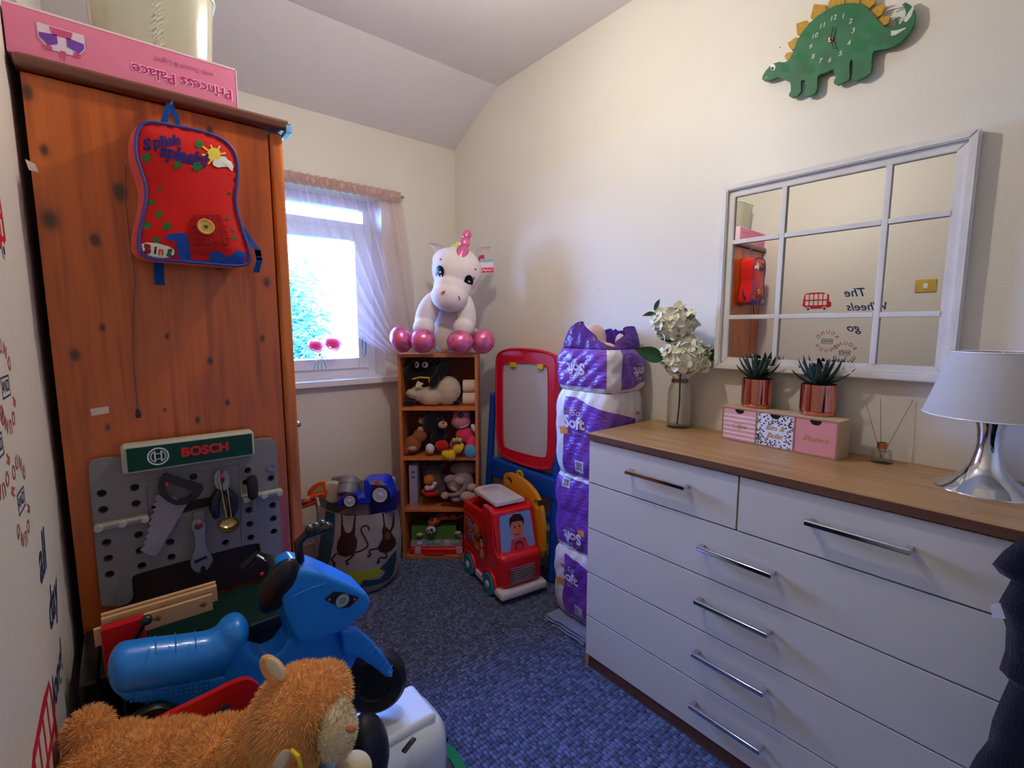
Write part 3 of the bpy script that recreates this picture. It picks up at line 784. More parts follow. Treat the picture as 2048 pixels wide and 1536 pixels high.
wh = [circ(*w4(868, 850, YT), 0.0095, 16), [w4(x, y, YT) for x, y in [(832, 1105), (925, 1065), (935, 1085), (842, 1130)]]]
part('wrench_body', plate([tuple(p) for p in wo_], wh, lambda a, b: Vector((a, YT, b)), (0, 1, 0), 0.008), M('wrench_grey', (140, 142, 154), rough=0.35, metal=0.4), wr_, smooth=False)
pl_ = tool('toy_pliers', 'black handled toy pliers with grey jaws hanging on a red peg', 'pliers', W4(1050, 640, YT))
for s in (-1, 1):
    jaw = [(1038+s*6, 455), (1038+s*28, 440), (1038+s*55, 475), (1038+s*55, 530), (1045+s*38, 590), (1045+s*4, 590), (1040+s*4, 545), (1038+s*22, 510)]
    part('jaw', MB().prism([W4(x, y, YT) for x, y in jaw[::s]], (0, 1, 0), 0.008), M('saw_grey', (146, 142, 150)), pl_, smooth=False)
    hp = [W4(x, y, YT+0.003) for x, y in [(1045+s*20, 580), (1055+s*65, 640), (1050+s*70, 720), (1050+s*50, 790)]]
    part('handle', MB().tube(hp, [0.008, 0.012, 0.012, 0.007], 10), m_blk, pl_)
sd = tool('toy_screwdriver', 'toy screwdriver with black grip standing in the right peg rack', 'screwdriver', W4(1268, 650, BB-0.03))
c = W4(1268, 650, BB-0.028); c2 = W4(1270, 475, BB-0.028)
part('grip', MB().lathe(c, [(0, 0), (0.008, 0), (0.0125, 0.006), (0.0135, (c2-c).z*0.6), (0.011, (c2-c).z-0.004), (0, (c2-c).z)], (0, 0, 1), 16), m_blk, sd)
part('shaft', MB().cyl((c.x, c.y, c.z-0.034), (c.x, c.y, c.z), 0.0055, seg=10), PL('shaft_grey', (105, 103, 112)), sd)
sp = tool('measuring_spoon', 'small brass coloured ladle spoon with a long wire handle on the peg board', 'spoon', W4(1080, 840, YT-0.012))
mgold = M('spoon_metal', (200, 178, 130), rough=0.18, metal=1.0)
a, b1, b2 = W4(1040, 478, YT-0.004), W4(1072, 790, YT-0.012), W4(1108, 790, YT-0.012)
mb = MB(); mb.tube([b1, W4(1018, 500, YT-0.005), a, W4(1068, 500, YT-0.005), b2], 0.0011, 6); part('wire_handle', mb, mgold, sp)
c = W4(1082, 800, YT-0.020)
def bowl(u, v):
    r = 0.024*math.sin(v*PI/2); z = -0.0165*math.cos(v*PI/2)
    return c+Vector((0, -0.006, -0.010))+Matrix.Rotation(0.55, 3, 'X') @ Vector((r*math.cos(2*PI*u), r*math.sin(2*PI*u), z))
part('bowl', MB().grid(bowl, 28, 8, closed_u=True, thick=0.0008), mgold, sp)

# wood strips and red vice on the bench
m_toywood = M('toy_wood', (212, 168, 118), rough=0.6, bump=0.1)
for i, (yy, dz, dx) in enumerate([(1.222, 0.0, 0.0), (1.238, 0.010, 0.012), (1.250, 0.014, 0.012)]):
    a, b = onY(185, 1246, 1.222), onY(425, 1203, 1.222); z1 = (a.z+b.z)/2+dz; z0 = z1-0.036
    hl = [circ(a.x+0.02+dx, (z0+z1)/2, 0.0075, 14), circ((a.x+b.x)/2+dx, (z0+z1)/2, 0.0075, 14), circ(b.x-0.018+dx, (z0+z1)/2, 0.0075, 14)]
    mb = plate(sm([(a.x+dx, z0), (b.x+dx, z0), (b.x+dx, z1), (a.x+dx, z1)], 0) and [(a.x+dx, z0), (b.x+dx, z0), (b.x+dx, z1), (a.x+dx, z1)], hl, lambda p, q: Vector((p, yy, q)), (0, 1, 0), 0.009)
    ws_ = part('wood_strip', mb, m_toywood, None, smooth=False)
    tag(ws_, ['flat toy wood strip with three holes, nearest of three above the bench', 'toy wood strip, middle of three clamped above the bench', 'toy wood strip, rearmost of three clamped above the bench'][i], 'wood strip', 'toy wood strips in the vice')
vc = thing('toy_vice', 'red toy vice block with black crank holding the wood strips', 'vice', (0.0, 1.215, 0.60))
a, b = onY(200, 1245, 1.21), onY(300, 1350, 1.21)
part('jaw', MB().bb((a.x, 1.196, 0.60), (b.x, 1.219, onY(250, 1240, 1.21).z), 0.003), m_redp, vc)
part('jaw', MB().bb((a.x, 1.262, 0.60), (b.x, 1.282, 0.69), 0.003), m_redp, vc)
k0, k1 = onY(270, 1280, 1.185), onY(293, 1240, 1.175)
mb = MB(); mb.tube([Vector((k0.x, 1.197, k0.z)), k0, k1], 0.004); mb.sph(k1, 0.0105); part('crank', mb, m_blk, vc)

# ============================================================= storage crate under the soft toy, red board
m_bfab = PL('dark_tub', (30, 30, 34), rough=0.6)
cr = thing('storage_tub', 'black plastic storage tub under the orange soft toy and bike seat', 'tub', (0.03, 0.83, 0))
mb = MB()
x0, x1, y0, y1, zt_ = -0.12, 0.165, 0.60, 1.165, 0.50
mb.bb((x0, y0, 0), (x1, y1, 0.012), 0.003)
for lo, hi_ in [((x0, y0, 0.01), (x0+0.012, y1, zt_)), ((x1-0.012, y0, 0.01), (x1, y1, zt_)), ((x0, y0, 0.01), (x1, y0+0.012, zt_)), ((x0, y1-0.012, 0.01), (x1, y1, zt_))]: mb.bb(lo, hi_, 0.003)
part('tub_wall', mb, m_bfab, cr)
part('lid', MB().bb((x0-0.006, y0-0.006, zt_), (x1+0.006, y1+0.006, zt_+0.018), 0.006), m_bfab, cr)
YR = 0.97
rb_o = sm([(onY(x, y, YR).x, onY(x, y, YR).z) for x, y in [(255, 1520), (268, 1480), (300, 1448), (400, 1400), (485, 1357), (510, 1362), (530, 1385), (560, 1430), (560, 1540), (400, 1620), (255, 1600)]], 2)
hc = onY(442, 1427, YR)
rbm = plate([tuple(p) for p in rb_o if True], [[(hc.x+0.020*math.cos(t)*math.cos(.5)-0.009*math.sin(t)*math.sin(.5), hc.z+0.020*math.cos(t)*math.sin(.5)*0.7+0.011*math.sin(t)) for t in [2*PI*i/24 for i in range(24)]]], lambda a, b: Vector((a, YR, max(b, 0.5185))), (0, 1, 0), 0.012)
tag(part('rocker_board', rbm, m_redp, None, smooth=False), 'red plastic board with an oval hand hole between the blue bike and orange soft toy', 'toy part')
# ============================================================= BLUE TOY MOTORBIKE
YK = 1.105
m_blue = PL('bike_blue', (24, 134, 232), rough=0.3, coat=0.15)
def K(x, y, dy=0.0): return onY(x, y, YK+dy)
bkz = K(745, 1432).z
bike = thing('toy_motorbike', 'bright blue plastic toy motorbike with black handlebars and black wheels', 'ride-on toy', (0.2, YK, 0.50))
def slab(px, th, yc=0.0, inset=0.0):
    mb = MB(); n = Vector((0, 1, 0))
    mb.prism([K(x, y, yc-th/2) for x, y in px], n, th); return mb
# seat : rounded long cushion with a hump
mb = MB()
sp_ = [(250, 1335, 50), (300, 1328, 52), (360, 1320, 52), (420, 1310, 52), (455, 1290, 48), (470, 1262, 38)]
for x, y, r in sp_:
    c = K(x, y); mb.sph(c, (0.026, 0.045, r/FPX*0.93), u=20, v=12)
for (x, y, r), (x2, y2, r2) in zip(sp_, sp_[1:]):
    for k in (0.25, 0.5, 0.75): mb.sph(K(x+(x2-x)*k, y+(y2-y)*k), (0.026, 0.045, (r+(r2-r)*k)/FPX*0.93), u=18, v=10)
mb.sph(K(464, 1262), (0.030, 0.042, 0.034), u=20, v=14)
seat = remesh(part('seat', mb, m_blue, bike), 0.0045, 8)
mb = MB()
for x in (310, 350, 390): mb.tube([K(x, 1262+(390-x)*0.12, -0.02), K(x+1, 1275+(390-x)*0.12, -0.041), K(x+2, 1300+(390-x)*0.12, -0.048)], 0.0012, 6)
part('seat_seam', mb, m_blue, seat)
sk = slab([(225, 1385), (440, 1355), (470, 1350), (440, 1400), (400, 1418), (300, 1412), (250, 1405)], 0.07)
skirt = remesh(part('seat_base', sk, m_blue, bike), 0.004, 5)
mb = MB()
for i in range(17):
    for j in range(3):
        q = K(262+i*10, 1388-i*1.6+j*8, -0.0362); mb.sph(q, 0.0022, u=6, v=4)
part('grip_dots', mb, m_blue, skirt)
# main frame
fr1 = slab([(440, 1300), (470, 1262), (490, 1268), (492, 1295), (505, 1312), (535, 1320), (560, 1308), (580, 1280), (560, 1200), (575, 1165), (620, 1170), (640, 1280), (600, 1330), (560, 1380), (540, 1440), (490, 1470), (440, 1440), (440, 1380), (455, 1330)], 0.072)
remesh(part('frame', fr1, m_blue, bike), 0.0042, 6)
leg = slab([(300, 1400), (360, 1398), (366, 1412), (310, 1416)], 0.06); remesh(part('rear_mount', leg, m_blue, bike), 0.0045, 4)
cw = slab([(560, 1185), (575, 1152), (600, 1138), (640, 1145), (700, 1170), (738, 1190), (743, 1208), (733, 1228), (712, 1242), (708, 1250), (690, 1262), (640, 1280), (603, 1290), (588, 1275), (570, 1225)], 0.115, -0.012)
cowl = remesh(part('front_cowl', cw, m_blue, bike), 0.0045, 9)
mb = MB(); mb.tube([K(577, 1196, -0.074), K(612, 1180, -0.073), K(655, 1165, -0.068)], 0.0016, 6); part('cowl_seam', mb, m_blue, cowl)
hd = [(650, 1200), (668, 1184), (690, 1186), (718, 1195), (700, 1214), (684, 1217)]
mb = MB(); mb.prism([K(x, y, -0.0735) for x, y in hd], (0, 1, 0), 0.005); hl = part('headlight_sticker', mb, PR('sticker_dark', (34, 40, 50), rough=0.3), cowl, smooth=False)
hc = K(685, 1201, -0.0737)
decal('light_print', ring2(hc.x, hc.z, 0.006, 0.0155, 24)+[circ(hc.x, hc.z, 0.0045, 14)], lambda a, b: Vector((a, hc.y-0.0006, b)), PR('sticker_silver', (150, 175, 180)), hl)
decal('light_print', [circ(K(659, 1199, -0.0737).x, K(659, 1199, -0.0737).z, 0.003, 8), circ(K(709, 1198, -0.0737).x, K(709, 1198, -0.0737).z, 0.003, 8), circ(hc.x, hc.z, 0.002, 8)], lambda a, b: Vector((a, hc.y-0.0009, b)), PR('sticker_orange', (225, 90, 40)), hl)
# front wheel, turned a little; hub
fl_ = slab([(585, 1275), (690, 1258), (716, 1272), (722, 1300), (700, 1345), (660, 1335), (620, 1345), (590, 1330)], 0.06); remesh(part('fork_cover', fl_, m_blue, bike), 0.0042, 6)
wc = K(749, 1361); WR = 0.081
st = Matrix.Translation(wc) @ Matrix.Rotation(-0.42, 4, 'Z')
mb = MB(st); mb.lathe((0, -0.026, 0), [(0, 0.004), (WR*0.45, 0.004), (WR*0.5, 0), (WR*0.86, 0), (WR*0.98, 0.008), (WR, 0.018), (WR, 0.034), (WR*0.98, 0.044), (WR*0.86, 0.052), (WR*0.5, 0.052), (WR*0.45, 0.048), (0, 0.048)], (0, 1, 0), 40)
whl = part('front_wheel', mb, PL('tyre_black', (16, 17, 19), rough=0.45), bike)
mb = MB(st); mb.lathe((0, -0.024, 0), [(0, 0.0), (0.012, 0.0), (0.014, 0.003), (0.02, 0.003)], (0, 1, 0)); part('hub', mb, PL('tyre_black', (16, 17, 19)), whl)
# ribbed fork plate reaching from the cowl down to the axle, one each side
for sd in (-1, 1):
    pl3 = [(682, 1262), (715, 1258), (742, 1280), (770, 1312), (788, 1342), (785, 1356), (772, 1355), (748, 1335), (722, 1318), (688, 1312)]
    mb = slab(pl3, 0.020, sd*0.050); gp = remesh(part('fork_plate', mb, m_blue, bike), 0.0035, 4)
    if sd < 0:
        mb = MB()
        for i in range(6):
            x, y = 728+i*9, 1296+i*9; mb.tube([K(x, y+8, -0.0605), K(x+12, y-10, -0.0605)], 0.0020, 6)
        part('plate_rib', mb, m_blue, gp)
        part('axle_bolt', MB().sph(K(779, 1347, -0.060), 0.0065), m_blue, gp)
mb = MB(); mb.sph(K(682, 1345, -0.055), (0.014, 0.010, 0.016)); mb.cyl(K(682, 1345, -0.05), K(690, 1335, 0.0), 0.012)
part('front_lamp', mb, M('chrome', (210, 215, 225), rough=0.1, metal=1.0), bike)
# windscreen + handlebars
ws2 = MB(); ws2.sph(K(557, 1172, -0.05), (0.036, 0.022, 0.066), Euler((0.2, 0.45, 0)))
remesh(part('dashboard', ws2, m_blk, bike), 0.004, 2)
hb = MB(); hb.tube([K(575, 1150, -0.02), K(600, 1120, -0.03), K(597, 1085, -0.03), K(612, 1070, -0.03), K(655, 1055, -0.045)], [0.011, 0.010, 0.0095, 0.0095, 0.0105], 14)
hb.sph(K(656, 1055, -0.045), 0.0115)
for i in range(3): hb.sph(K(620+i*13, 1061-i*5, -0.036), (0.0115, 0.0115, 0.012))
part('handlebar', hb, m_blk, bike)
hb = MB(); hb.tube([K(560, 1150, 0.0), K(540, 1118, 0.05), K(515, 1110, 0.08), K(488, 1135, 0.09)], [0.010, 0.010, 0.0095, 0.011], 14); part('handlebar', hb, m_blk, bike)
mb = MB(); mb.tube([K(514, 1110, 0.06), K(530, 1120, 0.052), K(548, 1128, 0.03)], 0.003, 8); part('brake_lever', mb, M('chrome', (210, 215, 225), rough=0.1, metal=1.0), bike)
mb = MB(); mb.sph(K(524, 1148, 0.01), 0.004); part('horn_button', mb, m_redp, bike)
# rear wheels standing on the tub lid
zl = 0.5185
for s in (-1, 1):
    c = Vector((-0.01, YK-0.0+s*0.045-(0.0), zl+0.040)); mb = MB(); mb.lathe(c-Vector((0, 0.012, 0)), [(0, 0.002), (0.02, 0.002), (0.024, 0), (0.036, 0), (0.040, 0.006), (0.040, 0.018), (0.036, 0.024), (0.024, 0.024), (0, 0.022)], (0, 1, 0), 28)
    part('rear_wheel', mb, PL('tyre_black', (16, 17, 19)), bike)
part('axle', MB().cyl((-0.01, YK-0.05, zl+0.04), (-0.01, YK+0.05, zl+0.04), 0.007), m_blk, bike)

# ============================================================= WHITE RIDE-ON CAR on the floor
m_wcar = PL('white_car', (232, 236, 242), rough=0.2, coat=0.4)
zc_ = bkz-0.002
car = thing('toy_car', 'large white plastic ride-on toy car on the carpet below the blue bike', 'ride-on toy', (0.45, 1.08, 0))
mb = MB(); mb.bb((0.30, 0.975, 0.05), (0.612, 1.185, zc_-0.010), 0.075, 5)
body = part('car_body', mb, m_wcar, car)
mb = MB(); mb.bb((0.345, 1.01, zc_-0.03), (0.575, 1.150, zc_), 0.014, 3); part('bonnet', mb, m_wcar, car)
c = onZ(818, 1490, zc_-0.008); mb = MB(); mb.box(c, (0.045, 0.014, 0.006), 0.003, Euler((0, 0, 0.45))); part('vent', mb, m_blk, body)
mb = MB(); q_ = onD(738, 1498, 1.0); mb.sph(q_, (0.044, 0.055, 0.085), vrot(-0.15), u=24, v=14); part('windscreen', mb, PL('tinted_black', (12, 13, 26), rough=0.5), car)
mb = MB(); mb.tube([(0.612, 1.03, 0.17), (0.6135, 1.07, 0.17), (0.612, 1.13, 0.165)], 0.007, 8); part('side_trim', mb, m_blk, car)
for x in (0.318, 0.605):
    for y in (1.03, 1.13):
        mb = MB(); mb.lathe((x-0.018, y, 0.055), [(0, 0.002), (0.03, 0.002), (0.034, 0), (0.050, 0), (0.055, 0.006), (0.055, 0.030), (0.05, 0.036), (0.03, 0.036), (0, 0.034)], (1, 0, 0), 28)
        part('wheel', mb, PL('tyre_black', (16, 17, 19)), car)
g = MB(); g.prism([onZ(x, y, 0.001) for x, y in [(885, 1560), (893, 1500), (905, 1497), (935, 1545), (1000, 1640), (880, 1640)]], (0, 0, 1), 0.012)
tag(part('felt_sheet', g, FB('green_felt', (22, 120, 60)), None), 'green felt sheet lying on the carpet beside the white toy car', 'cloth')

# ============================================================= ORANGE SOFT TOY
def fur(name, els, n, ln, mat, parent, wd=0.0011, seed=1, droop=0.5, skip=None, curl=0.45):
    rg = np.random.default_rng(seed); V = []; F = []
    areas = np.array([e[1][0]*e[1][1]+e[1][1]*e[1][2]+e[1][0]*e[1][2] for e in els]); areas /= areas.sum()
    mats_ = [(Vector(e[0]), e[1], (e[2] if len(e) > 2 else Matrix.Identity(3))) for e in els]
    for k, (c, r, R) in enumerate(mats_):
        q = rg.normal(size=(int(n*areas[k]), 3)); q /= np.linalg.norm(q, axis=1)[:, None]
        rn = rg.uniform(-1, 1, size=(len(q), 4))
        for i in range(len(q)):
            u = Vector(q[i]); p = c+R @ Vector((u.x*r[0], u.y*r[1], u.z*r[2]))
            if skip and skip(p): continue
            ins = False
            for j, (c2, r2, R2) in enumerate(mats_):
                if j == k: continue
                l = R2.transposed() @ (p-c2)
                if (l.x/r2[0])**2+(l.y/r2[1])**2+(l.z/r2[2])**2 < 0.93: ins = True; break
            if ins: continue
            nn = (R @ Vector((u.x/r[0], u.y/r[1], u.z/r[2]))).normalized()
            sw = Vector((math.sin(p.x*55+p.z*40), math.cos(p.y*60+p.x*35), math.sin(p.z*50+p.y*45)))*curl
            d = (nn+sw*0.6+Vector(rn[i][:3])*0.35+Vector((0, 0, -droop*0.5))).normalized()
            L = ln*(0.7+0.3*rn[i][3])
            t = d.cross(nn+Vector(rn[i][:3])).normalized()*wd
            m = p+nn*L*0.45+d*L*0.15; e = m+d*L*0.5+Vector((0, 0, -droop*L*0.25))
            b = len(V); V += [p-t-nn*0.001, p+t-nn*0.001, m+t*0.8, m-t*0.8, e]; F += [(b, b+1, b+2, b+3), (b+3, b+2, b+4)]
    me = bpy.data.meshes.new(name); me.from_pydata([tuple(v) for v in V], [], F); me.materials.append(mat)
    for p in me.polygons: p.use_smooth = True
    o = bpy.data.objects.new(name, me); COL.objects.link(o)
    c = Vector(np.mean(np.array([tuple(v) for v in V]), axis=0)); me.transform(Matrix.Translation(-c))
    o.parent = parent; o.location = c-wl(parent); o['kind'] = 'stuff'; WL[o.name] = c
    return o
def blob(name, els, mat, parent, vox=0.005, smn=4, label=None, grow=1.035):
    mb = MB()
    if len(els) == 1:
        e = els[0]; mb.sph(e[0], e[1], e[2] if len(e) > 2 else None, 28, 18); return part(name, mb, mat, parent, label=label)
    for e in els:
        mb.sph(e[0], tuple(v*grow for v in e[1]), e[2] if len(e) > 2 else None, 24, 16)
    return remesh(part(name, mb, mat, parent, label=label), vox, smn)
m_or = FB('plush_orange', (244, 164, 88), bump=0.8, bscale=300, noise=0.15, nscale=40)
m_or2 = M('plush_orange_fur', (255, 186, 108), rough=0.9, noise=0.14, nscale=60, sheen=0.4, spec=0.1)
m_crm = FB('plush_cream', (226, 206, 166), bump=0.6, bscale=350)
m_crm2 = M('plush_cream_fur', (232, 212, 172), rough=0.9, noise=0.08, sheen=0.4, spec=0.1)
DH = 0.655
def E_(x, y, d, rx, ry, rz, roll=0.0): return (onD(x, y, d), (Rr(rx, d), ry, Rr(rz, d)), vrot(roll))
dog = thing('plush_dog', 'fluffy orange soft toy animal with cream muzzle lying in the left foreground', 'soft toy', (0.05, 0.80, 0.5185))
els = [E_(598, 1430, DH, 92, 0.070, 92), E_(545, 1490, DH+0.03, 90, 0.062, 85), E_(640, 1400, DH, 55, 0.055, 62),
       E_(440, 1520, DH+0.05, 100, 0.065, 72, 0.15), E_(330, 1530, DH+0.06, 110, 0.07, 78, 0.1), E_(225, 1530, DH+0.07, 95, 0.065, 72), E_(178, 1462, DH+0.08, 38, 0.030, 45, -0.2)]
face = [E_(676, 1462, DH-0.035, 34, 0.034, 52, -0.1), E_(672, 1425, DH-0.03, 22, 0.026, 20)]
blob('body', els, m_or, dog, 0.006, 4)
fur('fur', els, 60000, 0.0125, m_or2, dog, wd=0.0007, curl=0.3, seed=4, skip=lambda p: p.z < 0.525)
blob('muzzle', face, m_crm, dog, 0.004, 3)
fur('muzzle_fur', face, 3500, 0.006, m_crm2, dog, wd=0.0008, seed=5, droop=0.2)
mb = MB(); mb.sph(onD(702, 1456, DH-0.075), (0.008, 0.006, 0.006), vrot()); part('nose', mb, FB('nose_brown', (196, 130, 80)), dog)
for (x, y, d, roll, rz) in [(548, 1342, DH-0.005, -0.55, 42), (560, 1525, DH-0.07, 0.55, 42)]:
    ear = blob('ear', [(onD(x, y, d), (Rr(23, d), 0.010, Rr(rz, d)), vrot(roll)), (onD(x+(10 if roll < 0 else 2), y+22, d), (Rr(22, d), 0.011, Rr(24, d)), vrot(roll))], m_or, dog, 0.0035, 3)
    blob('inner_ear', [(onD(x+3, y-4, d-0.007), (Rr(14, d), 0.005, Rr(rz*0.72, d)), vrot(roll))], m_crm, ear, 0.003, 2, label='cream lining of the ear')
mb = MB(); mb.tube([onD(583, 1500, DH-0.078), onD(596, 1512, DH-0.085), onD(603, 1540, DH-0.085), onD(600, 1560, DH-0.08)], 0.0028, 8); part('tag_loop', mb, PL('yellow_loop', (240, 205, 40)), dog)
blob('paw', [E_(705, 1545, DH-0.02, 42, 0.03, 36)], m_crm, dog, 0.005, 2)
# ============================================================= CURTAIN, ROD, SILL FLOWERS
cu = thing('sheer_curtain', 'sheer pale pink curtain gathered on a rod and swept to the right across the window', 'curtain', (0.85, YB-0.05, 1.10))
t = NT('sheer_voile'); t.t.nodes.remove(t.b)
d1_ = t.n('BsdfDiffuse', {0: lin((214, 178, 172))}); d2_ = t.n('BsdfTranslucent', {0: lin((222, 190, 190))}); tp_ = t.n('BsdfTransparent', {0: (1, 1, 1, 1)})
a_ = t.n('MixShader', {0: 0.45, 1: d1_.outputs[0], 2: d2_.outputs[0]})
lw = t.n('LayerWeight', {0: 0.35}); fac = t.math('ADD', t.math('MULTIPLY', lw.outputs['Facing'], 0.55), 0.27)
b_ = t.n('MixShader', {0: fac, 1: tp_.outputs[0], 2: a_.outputs[0]}); t.l(b_.outputs[0], t.out.inputs[0]); m_voile = t.m
def curt(u, v):
    xt = 0.50+0.82*u
    top = Vector((xt, YB-0.040, 2.078-0.0*u))
    xb, zb = 1.285+0.10*u, 1.105-0.02*u
    vv = v
    if u < 0.999:
        sag = (1-u)
        x = xt+(xb-xt)*(vv**(1.35+0.4*sag)); z = 2.078+(zb-2.078)*(vv**(0.92))
        z -= 0.10*math.sin(PI*vv)*(1-u)*0.6
    x += 0.035*math.sin(PI*vv)*u
    if u >= 0.999: pass
    amp = 0.011*(1-0.35*vv)*min(1, 0.3+vv*4)
    y = YB-0.050+amp*math.sin(u*2*PI*9+math.sin(u*11)*1.5)+0.005*math.sin(u*2*PI*23)*(1-vv)
    return Vector((x, y, z))
def curt_(u, v): return curt(min(u, 0.998), v)
part('cloth', MB().grid(curt_, 150, 44), m_voile, cu, fixn=False, ang=180)
def hdr(u, v):
    x = 0.50+0.82*u; r = 0.009+0.004*math.sin(u*2*PI*31+2*math.sin(u*17)); a = -2.3+v*4.6
    return Vector((x, YB-0.040-r*math.cos(a)*1.0, 2.058+0.030*(0.5-v)*2+0.003*math.sin(u*120)))
part('header', MB().grid(hdr, 160, 6), FB('curtain_header', (204, 172, 160)), cu, fixn=False, ang=180)
rod = MB().cyl((0.46, YB-0.040, 2.058), (1.33, YB-0.040, 2.058), 0.005, seg=10); rod.sph((1.335, YB-0.04, 2.058), 0.008)
tag(part('curtain_rod', rod, M('rod_brown', (150, 110, 90), rough=0.4), None), 'thin curtain rod above the window', 'curtain rod')
fl = thing('sill_flowers', 'two pink artificial roses leaning on the window sill', 'flowers', (0.84, YB+0.10, WZ0))
mb = MB(); m_stem = M('stem_green', (110, 160, 130))
for dx in (-0.035, -0.012, 0.012, 0.035): mb.tube([onY(640, 738, YB+0.06)+Vector((dx, 0, 0)), onY(640, 708, YB+0.06)+Vector((dx*0.1, 0, 0)), onY(660 if dx > 0 else 630, 688, YB+0.06)], 0.0022, 6)
part('stem', mb, m_stem, fl)
def rose(c, r, mat, parent, seed=0, name='rose'):
    rn = random.Random(seed); mb = MB()
    for k in range(16):
        a = k*2.4; rr = r*(0.25+0.75*k/16); tilt = 0.2+0.9*k/16
        def pet(u, v, a=a, rr=rr, tilt=tilt):
            w = (u-0.5)*1.7*rr*math.sin(PI*(0.15+0.75*v)); h = rr*1.1*v
            p = Vector((w, rr*0.25+h*math.sin(tilt)*0.7+abs(u-0.5)**2*rr*-0.5, h*math.cos(tilt)))
            p = Matrix.Rotation(a, 3, 'Z') @ p
            return c+Matrix.Rotation(0.9, 3, 'X') @ p
        mb.grid(pet, 5, 4)
    return part(name, mb, mat, parent, fixn=False, ang=180)
t = NT('rose_petal'); t.t.nodes.remove(t.b)
r1_ = t.n('BsdfDiffuse', {0: lin((244, 150, 180))}); r2_ = t.n('BsdfTranslucent', {0: lin((250, 160, 190))}); r3_ = t.n('MixShader', {0: 0.55, 1: r1_.outputs[0], 2: r2_.outputs[0]}); t.l(r3_.outputs[0], t.out.inputs[0]); m_rose = t.m
rose(onY(662, 692, YB+0.05), 0.060, m_rose, fl, 1); rose(onY(628, 696, YB+0.06), 0.054, m_rose, fl, 2)
mb = MB(); mb.grid(lambda u, v: onY(640+14*v, 672+8*(1-v), YB+0.06)+Vector((0, (u-0.5)*0.03*math.sin(PI*v), 0.012*math.sin(PI*v))), 4, 6); part('leaf', mb, M('leaf_green', (60, 140, 70)), fl, fixn=False)

# ============================================================= BOOKCASE
P0 = Vector((1.144, 2.366, 0)); BW, BD, BH = 0.432, 0.20, 1.161
BM = Matrix.Translation(P0) @ VR.to_4x4()        # local x right, y back, z up
bkc = thing('bookcase', 'narrow wooden bookcase with four open tiers angled across the corner', 'bookcase', BM @ Vector((BW/2, BD/2, 0)))
def woodgrain(name, c1, c2, scale=(3, 40, 40), rough=0.45, rotz=0.0):
    t = NT(name); g = t.geo()
    mp = t.n('Mapping', {'Vector': g, 'Scale': scale, 'Rotation': (0, 0, 0)}).outputs[0]
    n = t.n('TexNoise', {'Vector': mp, 'Scale': 1.0, 'Detail': 5.0, 'Distortion': 0.6}).outputs[0]
    t.l(t.ramp(n, [(0.3, lin(c2)), (0.7, lin(c1))]), t.b.inputs['Base Color']); t.b.inputs['Roughness'].default_value = rough
    t.bump(n, 0.05, 0.001); return t.m
m_bkw = woodgrain('beech_laminate', (206, 122, 66), (188, 104, 52), (25, 25, 4))
m_bkb = M('bookcase_back', (120, 66, 42), rough=0.7)
tk = 0.016
for x in (0, BW-tk): part('side_board', MB(BM).bb((x, 0, 0), (x+tk, BD, BH), 0.001), m_bkw, bkc)
part('top_board', MB(BM).bb((tk+0.0002, 0.0, BH-0.018), (BW-tk-0.0002, BD-0.004, BH), 0.001), m_bkw, bkc)
SH = [0.017, 0.294, 0.590, 0.869]
for z in SH: part('shelf', MB(BM).bb((tk+0.0002, 0.002, z-0.017), (BW-tk-0.0002, BD-0.004, z), 0.001), m_bkw, bkc)
part('back_board', MB(BM).bb((tk, BD-0.004, 0.0), (BW-tk, BD, BH-0.002)), m_bkb, bkc)
def BL(x, y, z): return BM @ Vector((x, y, z))
DB = P0.dot(HD)          # view depth of the bookcase front
def bs(x, y, dy, rx, ry, rz, roll=0.0):
    """ellipsoid measured on the photo at depth DB+dy"""
    d = DB+dy; return (onD(x, y, d), (Rr(rx, d), ry, Rr(rz, d)), vrot(roll))
def c3(x, y): return 780+x/6.68, 690+y/6.68
def c4(x, y): return 780+x/6.68, 900+y/6.68
def b3(x, y, dy, rx, ry, rz, roll=0.0): a, b = c3(x, y); return bs(a, b, dy, rx/6.68, ry, rz/6.68, roll)
def b4(x, y, dy, rx, ry, rz, roll=0.0): a, b = c4(x, y); return bs(a, b, dy, rx/6.68, ry, rz/6.68, roll)
m_pblk = FB('plush_black', (16, 18, 24)); m_fleece = FB('fleece_cream', (212, 190, 164), bump=1.0, bscale=160)
m_fl2 = M('fleece_tuft', (224, 204, 178), rough=0.95, noise=0.1, sheen=0.3)
# tier 1: black-and-cream lamb soft toy (plain stand-in), two rolls
lamb = thing('plush_lamb', 'cream fleece soft toy lamb with black head and ears on the top shelf', 'soft toy', BL(0.15, 0.10, SH[3]))
le = [b3(770, 610, 0.085, 165, 0.055, 190, 0.25), b3(560, 680, 0.08, 200, 0.055, 120), b3(400, 650, 0.07, 120, 0.045, 90, 0.5), b3(300, 650, 0.05, 75, 0.035, 55, 0.3)]
blob('body', le, m_fleece, lamb, 0.005, 3)
fur('fleece', le, 12000, 0.007, m_fl2, lamb, wd=0.0014, seed=8, droop=0.1, curl=1.0)
blob('head', [b3(420, 320, 0.09, 190, 0.055, 140), b3(300, 360, 0.075, 120, 0.045, 110), b3(640, 290, 0.09, 120, 0.045, 110)], m_pblk, lamb, 0.006, 4)
blob('ear', [b3(690, 330, 0.04, 75, 0.018, 130, 0.5), b3(590, 480, 0.025, 60, 0.016, 105, 0.45)], m_pblk, lamb, 0.005, 3)
blob('foot', [b3(260, 770, 0.04, 80, 0.02, 38)], m_pblk, lamb, 0.005, 2); blob('foot', [b3(880, 760, 0.08, 50, 0.02, 40)], m_pblk, lamb, 0.005, 2)
